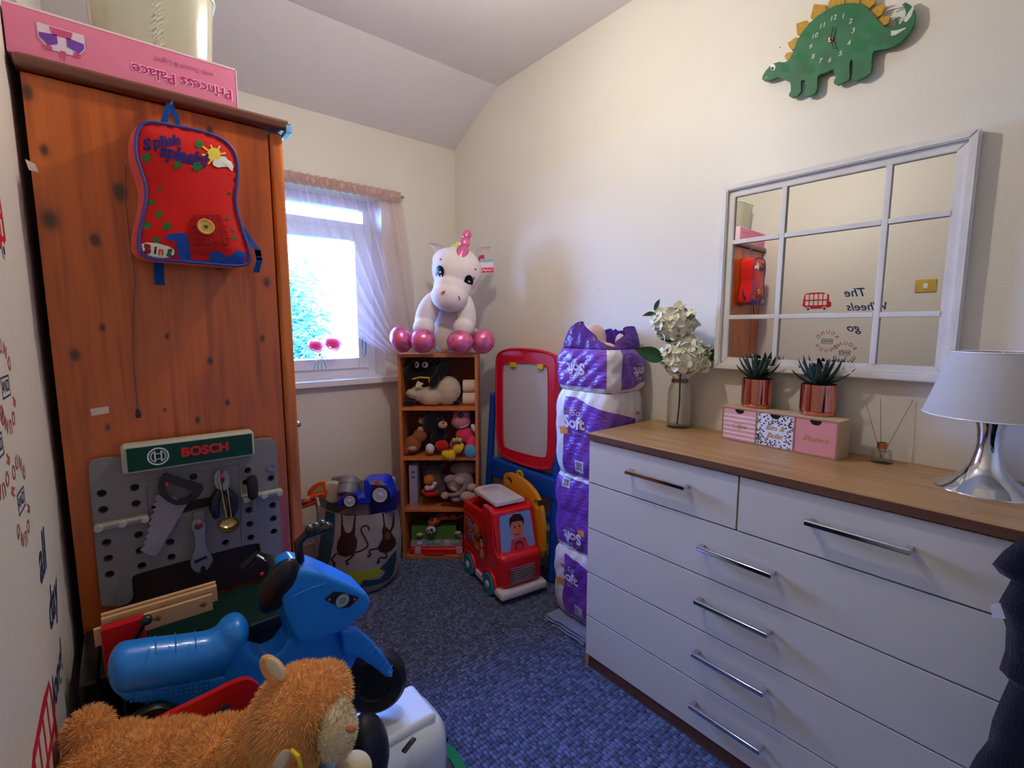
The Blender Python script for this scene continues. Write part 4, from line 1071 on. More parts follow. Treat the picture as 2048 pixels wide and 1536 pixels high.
for x, rx in ((470, 42), (360, 30)):
    e = part('eye', MB().sph(*b3(x, 265, 0.030, rx, 0.010, 42)), PL('eye_white', (205, 185, 180)), lamb)
    part('pupil', MB().sph(*b3(x-6, 263, 0.021, 18*rx/42, 0.004, 20)), m_blk, e)
mb = MB(); a, b = c3(300, 455); c_, d_ = c3(525, 440); mb.tube([onD(a, b, DB+0.02), onD(*c3(400, 432), DB+0.012), onD(c_, d_, DB+0.02), onD(*c3(520, 490), DB+0.02)], 0.0042, 8)
part('yellow_collar', mb, PL('tag_yellow', (214, 186, 40)), lamb)
mb = MB(); mb.prism([onD(*c3(*p), DB+0.008) for p in [(340, 540), (370, 480), (450, 515), (400, 560), (350, 572)]], HD, 0.003); part('ear_tag', mb, PR('tag_cream', (215, 200, 170)), lamb, smooth=False)
m_tissue = M('tissue', (226, 206, 176), rough=0.9, bump=0.3, bscale=400)
for i, (y0, y1) in enumerate([(630, 805), (462, 632)]):
    d = DB+0.06; lo = onD(*c3(972, y1), d); hi_ = onD(*c3(1165, y0), d); r = (hi_.z-lo.z)/2; w = (onD(*c3(1165, y1), d)-lo).dot(RT)
    cc = Vector((lo.x, lo.y, (SH[3]+r+0.0005)+i*(2*r+0.001)))+HD*0.03
    mb = MB(); mb.lathe(cc, [(0.012, 0), (r-0.002, 0), (r, 0.003), (r, w-0.003), (r-0.002, w), (0.012, w)], RT, 28)
    ro = part('toilet_roll', mb, m_tissue, None)
    tag(ro, ['lower cream toilet roll on its side on the top bookcase tier', 'upper cream toilet roll, stacked on another on the top bookcase tier'][i], 'toilet roll', 'toilet rolls on the bookcase')
# tier 2: plain dark doll with red shorts, pink doll, small brown toy
m_skin = FB('felt_tan', (206, 150, 118), bump=0.1)
dl = thing('plush_bear', 'black soft toy bear with tan muzzle, red trousers and yellow socks on the second tier', 'soft toy', BL(0.15, 0.08, SH[2]))
blob('head', [b3(555, 1030, 0.06, 120, 0.045, 125), b3(620, 1010, 0.06, 100, 0.04, 100)], m_pblk, dl, 0.005, 3)
blob('muzzle', [b3(705, 1065, 0.022, 62, 0.026, 50)], m_skin, dl)
part('nose', MB().sph(*b3(712, 1040, -0.004, 16, 0.005, 12)), m_blk, dl)
for x in (640, 710): part('eye', MB().sph(*b3(x, 985, 0.014, 9, 0.004, 9)), PL('eye_brown', (110, 70, 50)), dl)
blob('ear', [b3(500, 900, 0.06, 34, 0.014, 34)], m_pblk, dl)
blob('ear', [b3(665, 905, 0.06, 30, 0.014, 30)], m_pblk, dl)
blob('torso', [b3(650, 1200, 0.07, 110, 0.04, 110)], m_pblk, dl, 0.005, 3)
blob('arm', [b3(590, 1230, 0.04, 35, 0.018, 75, 0.3)], m_pblk, dl, 0.004, 2)
blob('trousers', [b3(690, 1340, 0.05, 90, 0.04, 80)], FB('felt_red', (190, 22, 26), bump=0.1), dl, 0.004, 3)
blob('paw', [b3(535, 1385, 0.02, 60, 0.024, 72, -0.2)], FB('felt_white', (205, 196, 200), bump=0.1), dl, 0.004, 2)
for (x, y, dy, rx, rz, rl) in [(780, 1475, -0.035, 100, 62, 0.45), (905, 1390, -0.015, 65, 62, 0.0)]:
    blob('sock', [b3(x, y, dy, rx, 0.026, rz, rl), b3(x+55, y-35, dy+0.012, rx*0.5, 0.02, rz*0.7, rl)], FB('sock_yellow', (206, 168, 24), bump=0.1), dl, 0.004, 3)
pk = thing('plush_doll', 'pink dressed soft toy with blue foot pads, sitting at the right of the second tier', 'soft toy', BL(0.33, 0.08, SH[2]))
m_ppk = FB('plush_dusty_pink', (188, 112, 128)); m_dr = FB('felt_coral', (214, 58, 88), bump=0.15)
blob('head', [b3(950, 1030, 0.07, 130, 0.045, 95), b3(960, 930, 0.08, 115, 0.04, 80)], m_ppk, pk, 0.005, 3)
part('nose', MB().sph(*b3(945, 935, 0.032, 42, 0.010, 34)), m_blk, pk)
mb = MB(); mb.tube([onD(*c3(x, y), DB+0.024) for x, y in [(935, 1100), (985, 1095), (1040, 1065)]], 0.0022, 6); part('smile', mb, PR('print_white', (245, 225, 235)), pk)
blob('dress', [b3(1000, 1200, 0.07, 120, 0.045, 110), b3(1100, 1300, 0.06, 80, 0.045, 110)], m_dr, pk, 0.005, 3)
for (x, y, dy, rx, rz) in [(885, 1330, 0.02, 85, 90), (1075, 1410, 0.0, 95, 105)]: blob('leg', [b3(x, y, dy+0.02, rx, 0.035, rz)], m_dr, pk, 0.004, 2)
blob('foot_pad', [b3(1070, 1420, -0.006, 78, 0.014, 92)], FB('felt_sky', (86, 150, 185), bump=0.3), pk, 0.004, 1)
mb = MB()
for i, x in enumerate((-40, 0, 40)): mb.sph(*b3(895+x, 1262+8*abs(i-1), 0.0, 26, 0.010, 30))
part('toy_band', mb, PR('print_yellow2', (200, 180, 50)), pk)
blob('band', [b3(895, 1290, 0.004, 80, 0.014, 22, -0.2)], PR('band_blue', (40, 90, 170)), pk, 0.004, 1)
blob('hand', [b3(1125, 1115, 0.03, 38, 0.016, 70, -0.5)], FB('felt_white', (205, 196, 200)), pk, 0.004, 2)
bw_ = thing('plush_toy', 'small russet brown soft toy slumped at the left of the second tier', 'soft toy', BL(0.07, 0.08, SH[2]))
m_brn = FB('plush_russet', (150, 84, 44))
blob('body', [b3(310, 1320, 0.06, 105, 0.04, 115), b3(400, 1210, 0.07, 90, 0.04, 90), b3(230, 1400, 0.05, 40, 0.03, 60)], m_brn, bw_, 0.005, 3)
blob('paw', [b3(300, 1385, 0.02, 62, 0.016, 35)], FB('plush_tan', (190, 140, 110)), bw_, 0.004, 2)
blob('ear', [b3(420, 1010, 0.075, 42, 0.014, 45)], FB('plush_tan', (190, 140, 110)), bw_, 0.004, 2)
blob('ribbon', [b3(410, 1130, 0.065, 45, 0.014, 40, 0.6)], FB('plush_tan', (190, 140, 110)), bw_, 0.004, 2)
# tier 3
bxw = 0.037
a = onD(*c4(262, 655), DB+0.03); mb = MB(Matrix.Translation((a.x, a.y, SH[1]+0.0003)) @ VR.to_4x4()); hb_ = onD(*c4(262, 205), DB+0.03).z-SH[1]
mb.bb((0, 0, 0), (0.046, 0.075, hb_), 0.001)
cb_ = part('small_carton', mb, PR('carton_grey', (160, 150, 165), rough=0.4), None); tag(cb_, 'tall slim pale grey carton standing at the left of the third tier', 'box')
fb_ = lambda u, v: Vector((a.x, a.y, 0))+RT*u+Vector((0, 0, v+SH[1]))-HD*0.0006
decal('carton_print', [circ(0.023, hb_*0.84, 0.008, 12), [(0.012, hb_*0.70), (0.034, hb_*0.70), (0.034, hb_*0.735), (0.012, hb_*0.735)]], fb_, PR('print_navy', (60, 60, 120)), cb_)
decal('carton_print', [leafy(0.014, hb_*0.08, 0.009, 4), leafy(0.030, hb_*0.11, 0.008, 4)], fb_, PR('print_salmon', (220, 100, 95)), cb_)
br_ = thing('teddy_bear', 'dark grey-brown teddy bear at the back of the third tier', 'soft toy', BL(0.17, 0.12, SH[1]))
m_db = FB('plush_dark_brown', (92, 74, 72))
blob('body', [b4(560, 300, 0.11, 140, 0.04, 95), b4(640, 430, 0.10, 130, 0.045, 140), b4(690, 540, 0.09, 90, 0.04, 80)], m_db, br_, 0.006, 3)
for x in (445, 690): blob('ear', [b4(x, 215, 0.10, 42, 0.014, 42)], m_db, br_, 0.005, 1)
for x in (510, 600): part('eye', MB().sph(*b4(x, 245, 0.068, 12, 0.004, 12)), m_blk, br_)
wn_ = thing('plush_toy', 'small orange soft toy with pale bow and red skirt on the third tier', 'soft toy', BL(0.12, 0.07, SH[1]))
blob('body', [b4(520, 400, 0.05, 70, 0.03, 75)], FB('plush_orange2', (196, 104, 36)), wn_, 0.004, 3)
blob('skirt', [b4(540, 570, 0.04, 100, 0.035, 48), b4(470, 550, 0.04, 50, 0.03, 30)], FB('felt_red', (190, 22, 26)), wn_, 0.004, 2)
blob('bow', [b4(500, 510, 0.01, 42, 0.012, 36, 0.5), b4(560, 500, 0.008, 42, 0.012, 30, -0.5), b4(600, 450, 0.015, 32, 0.012, 30)], FB('felt_pale', (200, 178, 175)), wn_, 0.004, 2)
el = thing('plush_elephant', 'grey soft toy elephant with tan tusks resting on the right of the third tier', 'soft toy', BL(0.31, 0.06, SH[1]))
m_gry = FB('plush_grey', (150, 130, 130)); m_gry2 = FB('plush_pale_grey', (178, 152, 142))
blob('head', [b4(880, 440, 0.05, 130, 0.05, 110), b4(1000, 430, 0.08, 120, 0.045, 130), b4(990, 250, 0.11, 190, 0.04, 90)], m_gry, el, 0.006, 3)
blob('ear', [b4(800, 390, 0.02, 85, 0.018, 62, -0.3)], m_gry, el, 0.005, 2); blob('ear', [b4(930, 410, 0.005, 75, 0.018, 60)], m_gry2, el, 0.005, 2)
mb = MB(); mb.tube([onD(*c4(x, y), DB+0.0) for x, y in [(1010, 440), (990, 520), (930, 575), (860, 600), (780, 600)]], [0.012, 0.013, 0.013, 0.012, 0.010], 12); part('trunk', mb, m_gry, el)
blob('tusk', [b4(850, 520, 0.0, 60, 0.014, 30, 0.6)], FB('plush_tan2', (196, 140, 100)), el, 0.004, 1)
blob('foot', [b4(735, 610, 0.02, 58, 0.025, 52)], m_gry2, el, 0.004, 2); blob('foot', [b4(1090, 500, 0.01, 72, 0.03, 55)], m_gry2, el, 0.004, 2)
blob('foot', [b4(1040, 620, -0.005, 110, 0.035, 75)], m_gry2, el, 0.004, 2); blob('foot', [b4(890, 650, 0.02, 80, 0.03, 42)], m_gry, el, 0.004, 2)
# tier 4
gb0 = onD(*c4(285, 1105), DB+0.055); gb1 = onD(*c4(885, 900), DB+0.055); wg = (onD(*c4(885, 1105), DB+0.055)-gb0).dot(RT)
ZD = SH[0]
case = thing('doctor_case', 'red and clear plastic toy doctor case with white latches on the bottom tier', 'toy case', BL(0.18, 0.08, ZD))
mm = Matrix.Translation((gb0.x, gb0.y, ZD+0.0004)) @ VR.to_4x4()
part('case_base', MB(mm).bb((-0.010, -0.035, 0), (0.300, 0.10, 0.038), 0.012, 3), m_redp, case)
t = NT('clear_plastic'); t.b.inputs['Base Color'].default_value = (0.8, 0.85, 0.9, 1); t.b.inputs['Roughness'].default_value = 0.08; t.b.inputs['Alpha'].default_value = 0.28; m_clear = t.m
part('case_lid', MB(mm).bb((-0.004, -0.030, 0.0385), (0.292, 0.095, 0.078), 0.012, 3), m_clear, case)
mb = MB(mm); mb.tube([(0.09, -0.036, 0.016), (0.09, -0.055, 0.014), (0.20, -0.055, 0.014), (0.20, -0.036, 0.016)], 0.006, 8); part('carry_handle', mb, m_redp, case)
for x in (0.025, 0.262): part('latch', MB(mm).bb((x, -0.042, 0.004), (x+0.036, -0.034, 0.046), 0.003), PL('latch_pink', (215, 160, 165)), case)
for i, (x, c_) in enumerate([(0.03, (200, 190, 190)), (0.08, (40, 90, 120)), (0.135, (60, 130, 160)), (0.185, (190, 150, 120)), (0.235, (50, 100, 125))]):
    part('toy_instrument', MB(mm).bb((x, -0.01, 0.041), (x+0.035, 0.07, 0.062+0.004*(i % 2)), 0.008), PL('instr%d' % i, c_), case)
gbx = MB(mm); gbx.bb((0.0, 0.0, 0.0795), (wg, 0.105, 0.150), 0.002)
tag(part('green_box', gbx, PR('box_green', (84, 122, 52), rough=0.5), None), 'green box standing on top of the clear lidded toy case, bottom tier', 'box')
tg = thing('plush_tiger', 'orange and black striped soft toy with a white paw hanging over the green box', 'soft toy', BL(0.2, 0.08, ZD+0.16))
m_tig = FB('plush_tiger_orange', (200, 84, 36))
blob('body', [b4(840, 880, 0.09, 140, 0.035, 45), b4(700, 890, 0.07, 90, 0.03, 42)], m_tig, tg, 0.005, 2)
blob('leg', [b4(575, 965, 0.035, 68, 0.02, 62, -0.5), b4(640, 925, 0.045, 50, 0.02, 45)], m_tig, tg, 0.004, 2)
for (x, y, rl) in [(560, 920, 0.5), (610, 985, 0.6), (650, 880, 0.4), (780, 860, 0.2), (900, 870, 0.1)]: part('stripe', MB().sph(*b4(x, y, 0.03+0.02*(x > 700), 38, 0.02, 14, rl)), m_pblk, tg)
blob('paw', [b4(548, 1070, 0.022, 66, 0.022, 58)], FB('felt_white', (205, 196, 200)), tg, 0.004, 2)
for x, y, r in [(512, 1078, 14), (555, 1068, 22), (575, 1105, 16), (530, 1112, 14)]: part('toe_pad', MB().sph(*b4(x, y, 0.0, r, 0.004, r)), m_blk, tg)
for i, (x, y) in enumerate([(395, 1130), (910, 1105)]):
    sc2 = blob('clog', [b4(x, y, 0.035, 46, 0.016, 22)], FB('felt_olive', (178, 172, 130)), None, 0.004, 2); tag(sc2, ['small pale oval toy at the left end of the toy case lid', 'small pale oval toy at the right end of the toy case lid'][i], 'toy')

# ============================================================= UNICORN
DU = 2.60
def b2(x, y, d, rx, ry, rz, roll=0.0, pitch=0.0): return (onD(770+x/5.12, 440+y/5.12, d), (Rr(rx/5.12, d), ry, Rr(rz/5.12, d)), vrot(roll, pitch))
un = thing('plush_unicorn', 'big white soft toy unicorn with pink metallic hooves and horn sitting on the bookcase', 'soft toy', BL(0.21, 0.10, BH))
m_uw = FB('plush_white', (236, 224, 224), bump=0.15, rough=0.9)
m_uw2 = FB('plush_ivory', (226, 208, 190), bump=0.2)
m_foil = M('pink_foil', (232, 120, 168), rough=0.28, metal=0.6, noise=0.2, nscale=30, bump=0.7, bscale=45)
blob('body', [b2(660, 1060, DU+0.10, 190, 0.10, 250), b2(640, 850, DU+0.09, 150, 0.085, 200), b2(480, 1200, DU+0.08, 190, 0.08, 110), b2(820, 1200, DU+0.08, 180, 0.08, 110)], m_uw, un, 0.008, 5)
blob('belly', [b2(605, 1180, DU+0.035, 120, 0.05, 175)], m_uw2, un, 0.006, 3)
blob('head', [b2(735, 520, DU-0.02, 242, 0.115, 228, 0.12), b2(700, 430, DU+0.01, 205, 0.10, 135, 0.1), b2(660, 785, DU-0.085, 182, 0.085, 150, 0.15), b2(690, 690, DU-0.055, 185, 0.09, 150, 0.15)], m_uw, un, 0.007, 8)
for nm, e in [('foreleg', [b2(435, 950, DU-0.035, 105, 0.05, 215, 0.40), b2(400, 1100, DU-0.06, 108, 0.052, 100, 0.1), b2(520, 830, DU-0.01, 90, 0.05, 110, 0.3)]), ('foreleg', [b2(835, 960, DU-0.035, 92, 0.05, 215, -0.12), b2(805, 1100, DU-0.06, 104, 0.052, 100), b2(790, 820, DU-0.01, 80, 0.05, 110, -0.2)])]:
    blob(nm, e, m_uw, un, 0.006, 5)
for x, y, rx, rz, dd, rl in [(168, 1222, 112, 138, -0.07, -0.35), (385, 1238, 130, 126, -0.10, 0.05), (768, 1250, 136, 122, -0.10, 0.0), (1002, 1243, 120, 130, -0.04, 0.4)]:
    blob('hoof', [b2(x, y, DU+dd, rx, 0.058, rz, rl)], m_foil, un, 0.005, 3, label='shiny pink metallic hoof')
hp = [(782, 325, 64, 62), (812, 228, 50, 50), (846, 160, 42, 52)]
mb = MB()
h0_, h1_ = onD(770+776/5.12, 440+385/5.12, DU-0.085), onD(770+852/5.12, 440+105/5.12, DU-0.045); hl_ = (h1_-h0_).length; u_ = DU/FPX/5.12
mb.lathe(h0_, [(r*u_, k*hl_) for r, k in [(0, -0.05), (66, -0.05), (67, 0.05), (64, 0.2), (56, 0.32), (42, 0.385), (40, 0.40), (44, 0.43), (51, 0.50), (50, 0.56), (42, 0.645), (35, 0.67), (34, 0.685), (39, 0.71), (44, 0.78), (42, 0.87), (32, 0.95), (18, 0.99), (0, 1.0)]], (h1_-h0_).normalized(), 28)
part('horn', remesh and mb, m_foil, un, label='shiny pink horn in three segments')
def eardef(x0, y0, x1, y1, w, dd):
    a, b = onD(770+x0/5.12, 440+y0/5.12, DU+dd), onD(770+x1/5.12, 440+y1/5.12, DU+dd+0.01)
    ax = (b-a); n = ax.cross(HD).normalized()
    def f(u, v):
        s = w*math.sin(PI*min(1, v*0.9+0.12))*(1-v*0.35)
        return a+ax*v+n*(u-0.5)*2*s+HD*(0.012*(1-(2*u-1)**2))
    return MB().grid(f, 8, 10, thick=0.006)
part('ear', eardef(615, 335, 455, 235, 0.028, 0.0), m_uw, un, ang=180); part('ear', eardef(930, 400, 1085, 272, 0.046, 0.0), m_uw, un, ang=180)
mb = MB()
for x, y, r in [(720, 285, 38), (750, 262, 34), (700, 270, 20)]: mb.sph(*b2(x, y, DU+0.03, r, 0.018, r))
part('mane', mb, FB('mane_lime', (215, 225, 110)), un)
def onball(cx, cy, d, rx, ry, rz, roll):    # print lying on the front of an ellipsoid, addressed in photo units
    C0, R_, Q = b2(cx, cy, d, rx, ry, rz, roll)
    def f(a, b, lift=0.0015):
        lift = lift+0.0075
        p = CP; r = ray(770+a/5.12, 440+b/5.12)
        o = Q.transposed() @ (p-C0); v = Q.transposed() @ r
        A = sum((v[i]/R_[i])**2 for i in range(3)); B = 2*sum(o[i]*v[i]/R_[i]**2 for i in range(3)); Cc = sum((o[i]/R_[i])**2 for i in range(3))-1.0
        D = max(B*B-4*A*Cc, 0); t_ = (-B-math.sqrt(D))/(2*A); return p+r*(t_-lift)
    return f
hf = onball(735, 520, DU-0.02, 235, 0.115, 225, 0.12)
def lift(f, k): return lambda a, b: f(a, b, k)
m_ek, m_eb, m_ew = PR('eye_black', (14, 14, 18), rough=0.3), PR('eye_blue', (60, 130, 175), rough=0.3), PR('eye_shine', (240, 245, 250))
for ex, ey in ((560, 535), (858, 632)):
    decal('eye', [circ(ex-6, ey+18, 48, 24, ry=62)], lift(hf, 0.002), m_eb, un, 14)
    decal('eye', [circ(ex-2, ey+28, 44, 24, ry=42)], lift(hf, 0.0028), m_ew, un, 14)
    decal('eye', [circ(ex, ey-4, 46, 24, ry=66)], lift(hf, 0.0036), m_ek, un, 14)
    decal('eye', [leafy(ex+4, ey-2, 15, 4, 0.4), circ(ex-18, ey+36, 9, 10), circ(ex+14, ey+34, 8, 10)], lift(hf, 0.0046), m_ew, un)
    s = -1 if ex < 700 else 1
    decal('eyelash', [l for k in range(3) for l in line2([(ex+s*38, ey-30+k*14), (ex+s*60, ey-48+k*22)], 7)], lift(hf, 0.002), m_ek, un)
decal('brow', [circ(570, 402, 10, 8), circ(928, 505, 14, 8, ry=9)], lift(hf, 0.0015), PR('brow_pink', (200, 40, 90)), un)
nf = onball(660, 780, DU-0.085, 175, 0.085, 145, 0.15)
decal('nostril', [[(568, 752), (590, 730), (620, 722), (612, 745), (580, 755)], [(748, 770), (762, 785), (776, 812), (770, 820), (752, 800)]], lift(nf, 0.006), PR('brow_pink', (200, 40, 90)), un)
ta, tb_, td = (975, 400), (1110, 540), DU-0.01
mb = MB(); mb.prism([onD(770+x/5.12, 440+y/5.12, td) for x, y in [(975, 400), (1105, 395), (1112, 535), (978, 542)]], HD, 0.0015)
tgx = part('swing_tag', mb, PR('tag_white', (225, 215, 220)), un, smooth=False)
tf = lambda x, y: onD(770+x/5.12, 440+y/5.12, td-0.001)
decal('tag_print', [[(978, 490), (1111, 485), (1112, 535), (979, 541)]], tf, PR('tag_pink', (225, 60, 110)), tgx)
decal('tag_print', [[(976, 402), (1105, 397), (1106, 425), (977, 432)]], tf, PR('tag_blue', (140, 175, 195)), tgx)
decal('tag_print', line2([(992, 520), (1012, 505), (1030, 522), (1050, 506), (1072, 520), (1095, 504)], 7), lambda x, y: onD(770+x/5.12, 440+y/5.12, td-0.002), m_ew, tgx)
mb = MB(); mb.prism([onD(770+x/5.12, 440+y/5.12, td+0.004) for x, y in [(945, 415), (965, 365), (1015, 355), (1020, 400), (975, 405), (972, 455)]], HD, 0.0015); part('swing_tag', mb, PR('tag_red', (170, 50, 70)), un, smooth=False)
# ============================================================= CLOTH TOY BAG (cylinder of cloth with monkeys printed on it)
BGC = Vector((0.878, 2.318, 0)); BR0 = 0.205
bag = thing('toy_bag', 'soft round cloth toy bag printed with hanging monkeys, full of toys, left of the bookcase', 'bag', BGC)
m_bag = FB('bag_cloth', (198, 188, 184), bump=0.25, rough=0.9)
a_c = math.atan2(-HD.y, -HD.x)           # direction from the bag to the camera
def bagr(a, z):
    s = a-a_c
    r = BR0*(0.93+0.10*math.sin(PI*min(1, z/0.40))+0.012*math.sin(3*a+z*16)+0.010*math.sin(7*a-z*25)+0.006*math.sin(13*a+z*40))
    if z < 0.05: r *= 0.86+0.14*math.sin(PI/2*z/0.05)
    return r
def bagtop(a):
    s = math.atan2(math.sin(a-a_c), math.cos(a-a_c))
    return 0.405+0.012*math.sin(2*a)+0.05*max(0, math.sin(-s*1.1))*0.8+0.05*max(0, -math.cos(s))
def bagp(a, z, lift=0.0):
    r = bagr(a, z)+lift; return BGC+Vector((r*math.cos(a), r*math.sin(a), z))
def bagf(u, v):
    a = 2*PI*u; z = bagtop(a)*v+0.002; return bagp(a, z)
mb = MB(); mb.grid(bagf, 96, 28, closed_u=True, thick=0.003)
mb.prism([bagp(2*PI*i/48, 0.003) for i in range(48)], (0, 0, 1), 0.003)
part('bag_body', mb, m_bag, bag, ang=180)
def bpx(x, y):      # photo crop pixel -> (angle, z) on the bag
    p = CP; r = ray(570+x/5.296, 920+y/5.296); R0 = BR0*0.99
    dx, dy = p.x-BGC.x, p.y-BGC.y
    A = r.x*r.x+r.y*r.y; B = 2*(dx*r.x+dy*r.y); C_ = dx*dx+dy*dy-R0*R0
    D = B*B-4*A*C_
    t_ = (-B-math.sqrt(max(D, 0)))/(2*A); q = p+r*t_
    a = math.atan2(q.y-BGC.y, q.x-BGC.x); return (a-a_c if True else a, q.z)
def wrap(a): return math.atan2(math.sin(a), math.cos(a))
def bgs(pts): return [(wrap(a)*BR0, z) for a, z in (bpx(*p) for p in pts)]
def bfn(l): return lambda u, z: bagp(a_c+u/BR0, z, l)
m_mk = PR('print_monkey', (58, 30, 26)); m_teal = PR('print_teal', (48, 78, 92)); m_lime = PR('print_lime', (150, 160, 44)); m_tl2 = PR('print_teal2', (40, 66, 88))
decal('tree_print', [bgs([(408, 540), (512, 572), (515, 700), (520, 900), (500, 1050), (430, 1195), (380, 1170), (345, 1095), (375, 980), (385, 800), (400, 650)])], bfn(0.0016), m_teal, bag, 0.014)
decal('grass_print', [bgs([(470, 1215), (560, 1165), (700, 1170), (870, 1165), (950, 1150), (1110, 1105), (1060, 1160), (1000, 1200), (960, 1250), (900, 1255), (700, 1290), (580, 1275)]), bgs([(250, 1110), (330, 1130), (370, 1180), (320, 1200), (260, 1190)])], bfn(0.0016), m_lime, bag, 0.014)
decal('crocodile_print', [bgs([(790, 1340), (830, 1270), (930, 1270), (1010, 1250), (1060, 1180), (1000, 1150), (1050, 1090), (1110, 1010), (1150, 950), (1170, 1060), (1160, 1180), (1120, 1260), (1000, 1310), (880, 1345)])], bfn(0.0022), m_tl2, bag, 0.014)
def crv(pts, n=5):
    P = [Vector(p) for p in pts]; Q = []
    for i in range(len(P)-1):
        a, b, c, d = P[max(i-1, 0)], P[i], P[i+1], P[min(i+2, len(P)-1)]
        for k in range(n):
            t_ = k/n; Q.append(0.5*((2*b)+(c-a)*t_+(2*a-5*b+4*c-d)*t_*t_+(-a+3*b-3*c+d)*t_**3))
    return Q+[P[-1]]
mk = [bgs([(578, 585), (592, 585), (605, 690), (640, 770), (680, 775), (712, 740), (735, 590), (752, 585), (745, 700), (740, 800), (768, 850), (758, 940), (720, 1000), (640, 1018), (575, 990), (556, 930), (562, 860), (592, 800), (585, 700)]),
      bgs([(1045, 560), (1060, 565), (1055, 700), (1100, 745), (1125, 700), (1155, 560), (1170, 545), (1150, 690), (1112, 765), (1150, 830), (1155, 890), (1110, 960), (1060, 985), (1000, 970), (965, 925), (1000, 870), (1025, 820), (1020, 740), (1040, 680)])]
for ln in [[(560, 980), (520, 1030), (530, 1065), (550, 1080)], [(735, 990), (690, 1040), (655, 1060), (665, 1085)], [(740, 975), (820, 950), (875, 900), (850, 830), (810, 760), (815, 715), (860, 700), (890, 720), (890, 750)],
           [(975, 930), (900, 945), (890, 975), (905, 990), (885, 1010)], [(1060, 985), (1065, 1030), (1000, 1030), (985, 1060), (985, 1080)]]:
    mk += [bgs(l) for l in line2(crv(ln), 16)]
mk += [bgs([(525, 1080), (550, 1075), (548, 1130), (522, 1132)]), bgs([(645, 1065), (665, 1055), (685, 1100), (658, 1108)]), bgs([(870, 1000), (895, 995), (890, 1025), (865, 1028)]), bgs([(975, 1055), (998, 1055), (998, 1088), (966, 1088)])]
decal('monkey_print', mk, bfn(0.0022), m_mk, bag, 0.014)
decal('monkey_face_print', [bgs(circ(1075, 800, 32, 12, ry=42))], bfn(0.0030), PR('print_tan', (110, 72, 50)), bag, 0.02)
hdl = MB(); hp_ = [bagp(a_c-0.9, 0.40, -0.004), bagp(a_c-1.05, 0.47, 0.0), bagp(a_c-1.25, 0.46, 0.01), bagp(a_c-1.4, 0.38, 0.0)]
hdl.tube(crv2 := [Vector(p) for p in hp_], 0.006, 8); part('handle', hdl, m_bag, bag)
# toys inside the bag
def c5(x, y): return 570+x/5.296, 920+y/5.296
D5 = BGC.dot(HD)
def P5(x, y, dd=0.0): return onD(*c5(x, y), D5+dd)
trk = thing('toy_mixer_truck', 'bright blue toy truck with grey drum and white wheels lying on top of the bag', 'toy truck', P5(850, 480, -0.02))
m_tb = PL('truck_blue', (10, 50, 214), rough=0.25); m_gd = PL('drum_grey', (130, 126, 130), rough=0.4); m_tw = PL('wheel_white', (190, 195, 215), rough=0.35); m_orp = PL('toy_orange', (226, 88, 24))
cab = MB(); cab.prism([P5(*p, -0.12) for p in [(830, 215), (1045, 205), (1075, 225), (1100, 285), (1130, 360), (1130, 410), (900, 430), (838, 390)]], HD, 0.10)
part('cab', cab, m_tb, trk); 
remesh(bpy.data.objects[[o.name for o in trk.children if o.name.startswith('cab')][0]], 0.004, 5)
cabo = [o for o in trk.children if o.name.startswith('cab')][0]
decal('windscreen_print', [[(880, 215), (1030, 210), (1075, 270), (900, 262)]], lambda x, y: P5(x, y, -0.124), PR('print_sky', (120, 150, 215)), cabo)
decal('windscreen_print', [circ(975, 235, 24, 10, ry=18), [(950, 250), (1000, 245), (1005, 266), (945, 264)]], lambda x, y: P5(x, y, -0.1248), PR('print_orange_red', (225, 90, 50)), cabo)
ch = MB(); ch.prism([P5(*p, -0.12) for p in [(560, 430), (600, 395), (730, 375), (770, 400), (900, 395), (900, 470), (760, 465), (590, 490), (556, 480)]], HD, 0.09); remesh(part('chassis', ch, m_tb, trk), 0.004, 3)
bd = MB(); bd.prism([P5(*p, -0.10) for p in [(880, 430), (1175, 370), (1175, 530), (1060, 560), (915, 575)]], HD, 0.09); part('rear_body', bd, PL('truck_dark_blue', (16, 30, 110)), trk)
dr = MB(); q0, q1 = P5(690, 195, 0.0), P5(655, 380, -0.06)
ax = (q1-q0)
dr.lathe(q0-ax*0.05, [(0, 0), (0.038, 0), (0.046, 0.012), (0.050, ax.length*0.5), (0.046, ax.length*1.0), (0.03, ax.length*1.1), (0, ax.length*1.1)], ax.normalized(), 28)
part('drum', dr, m_gd, trk)
mb = MB(); mb.lathe(q0+ax*0.38, [(0.0495, 0), (0.0525, 0), (0.0525, 0.005), (0.0495, 0.005)], ax.normalized(), 28); part('drum_band', mb, m_gd, trk)
for x, y, r, dd in [(683, 437, 76, -0.135), (1005, 372, 100, -0.135)]:
    c = P5(x, y, dd); R_ = r/5.296*D5/FPX; nrm = -HD
    mb = MB(); mb.lathe(c+HD*0.028, [(0, 0), (R_*0.9, 0), (R_, 0.005), (R_, 0.022), (R_*0.93, 0.028), (R_*0.75, 0.028), (0, 0.026)], nrm, 32); w = part('wheel', mb, PL('tyre_black', (16, 17, 19)), trk)
    mb = MB(); mb.lathe(c+HD*0.001, [(0, 0), (R_*0.78, 0), (R_*0.74, 0.005), (R_*0.55, 0.003), (R_*0.25, 0.004), (R_*0.22, 0.007), (0, 0.008)], nrm, 32); rim = part('rim', mb, m_tw, w)
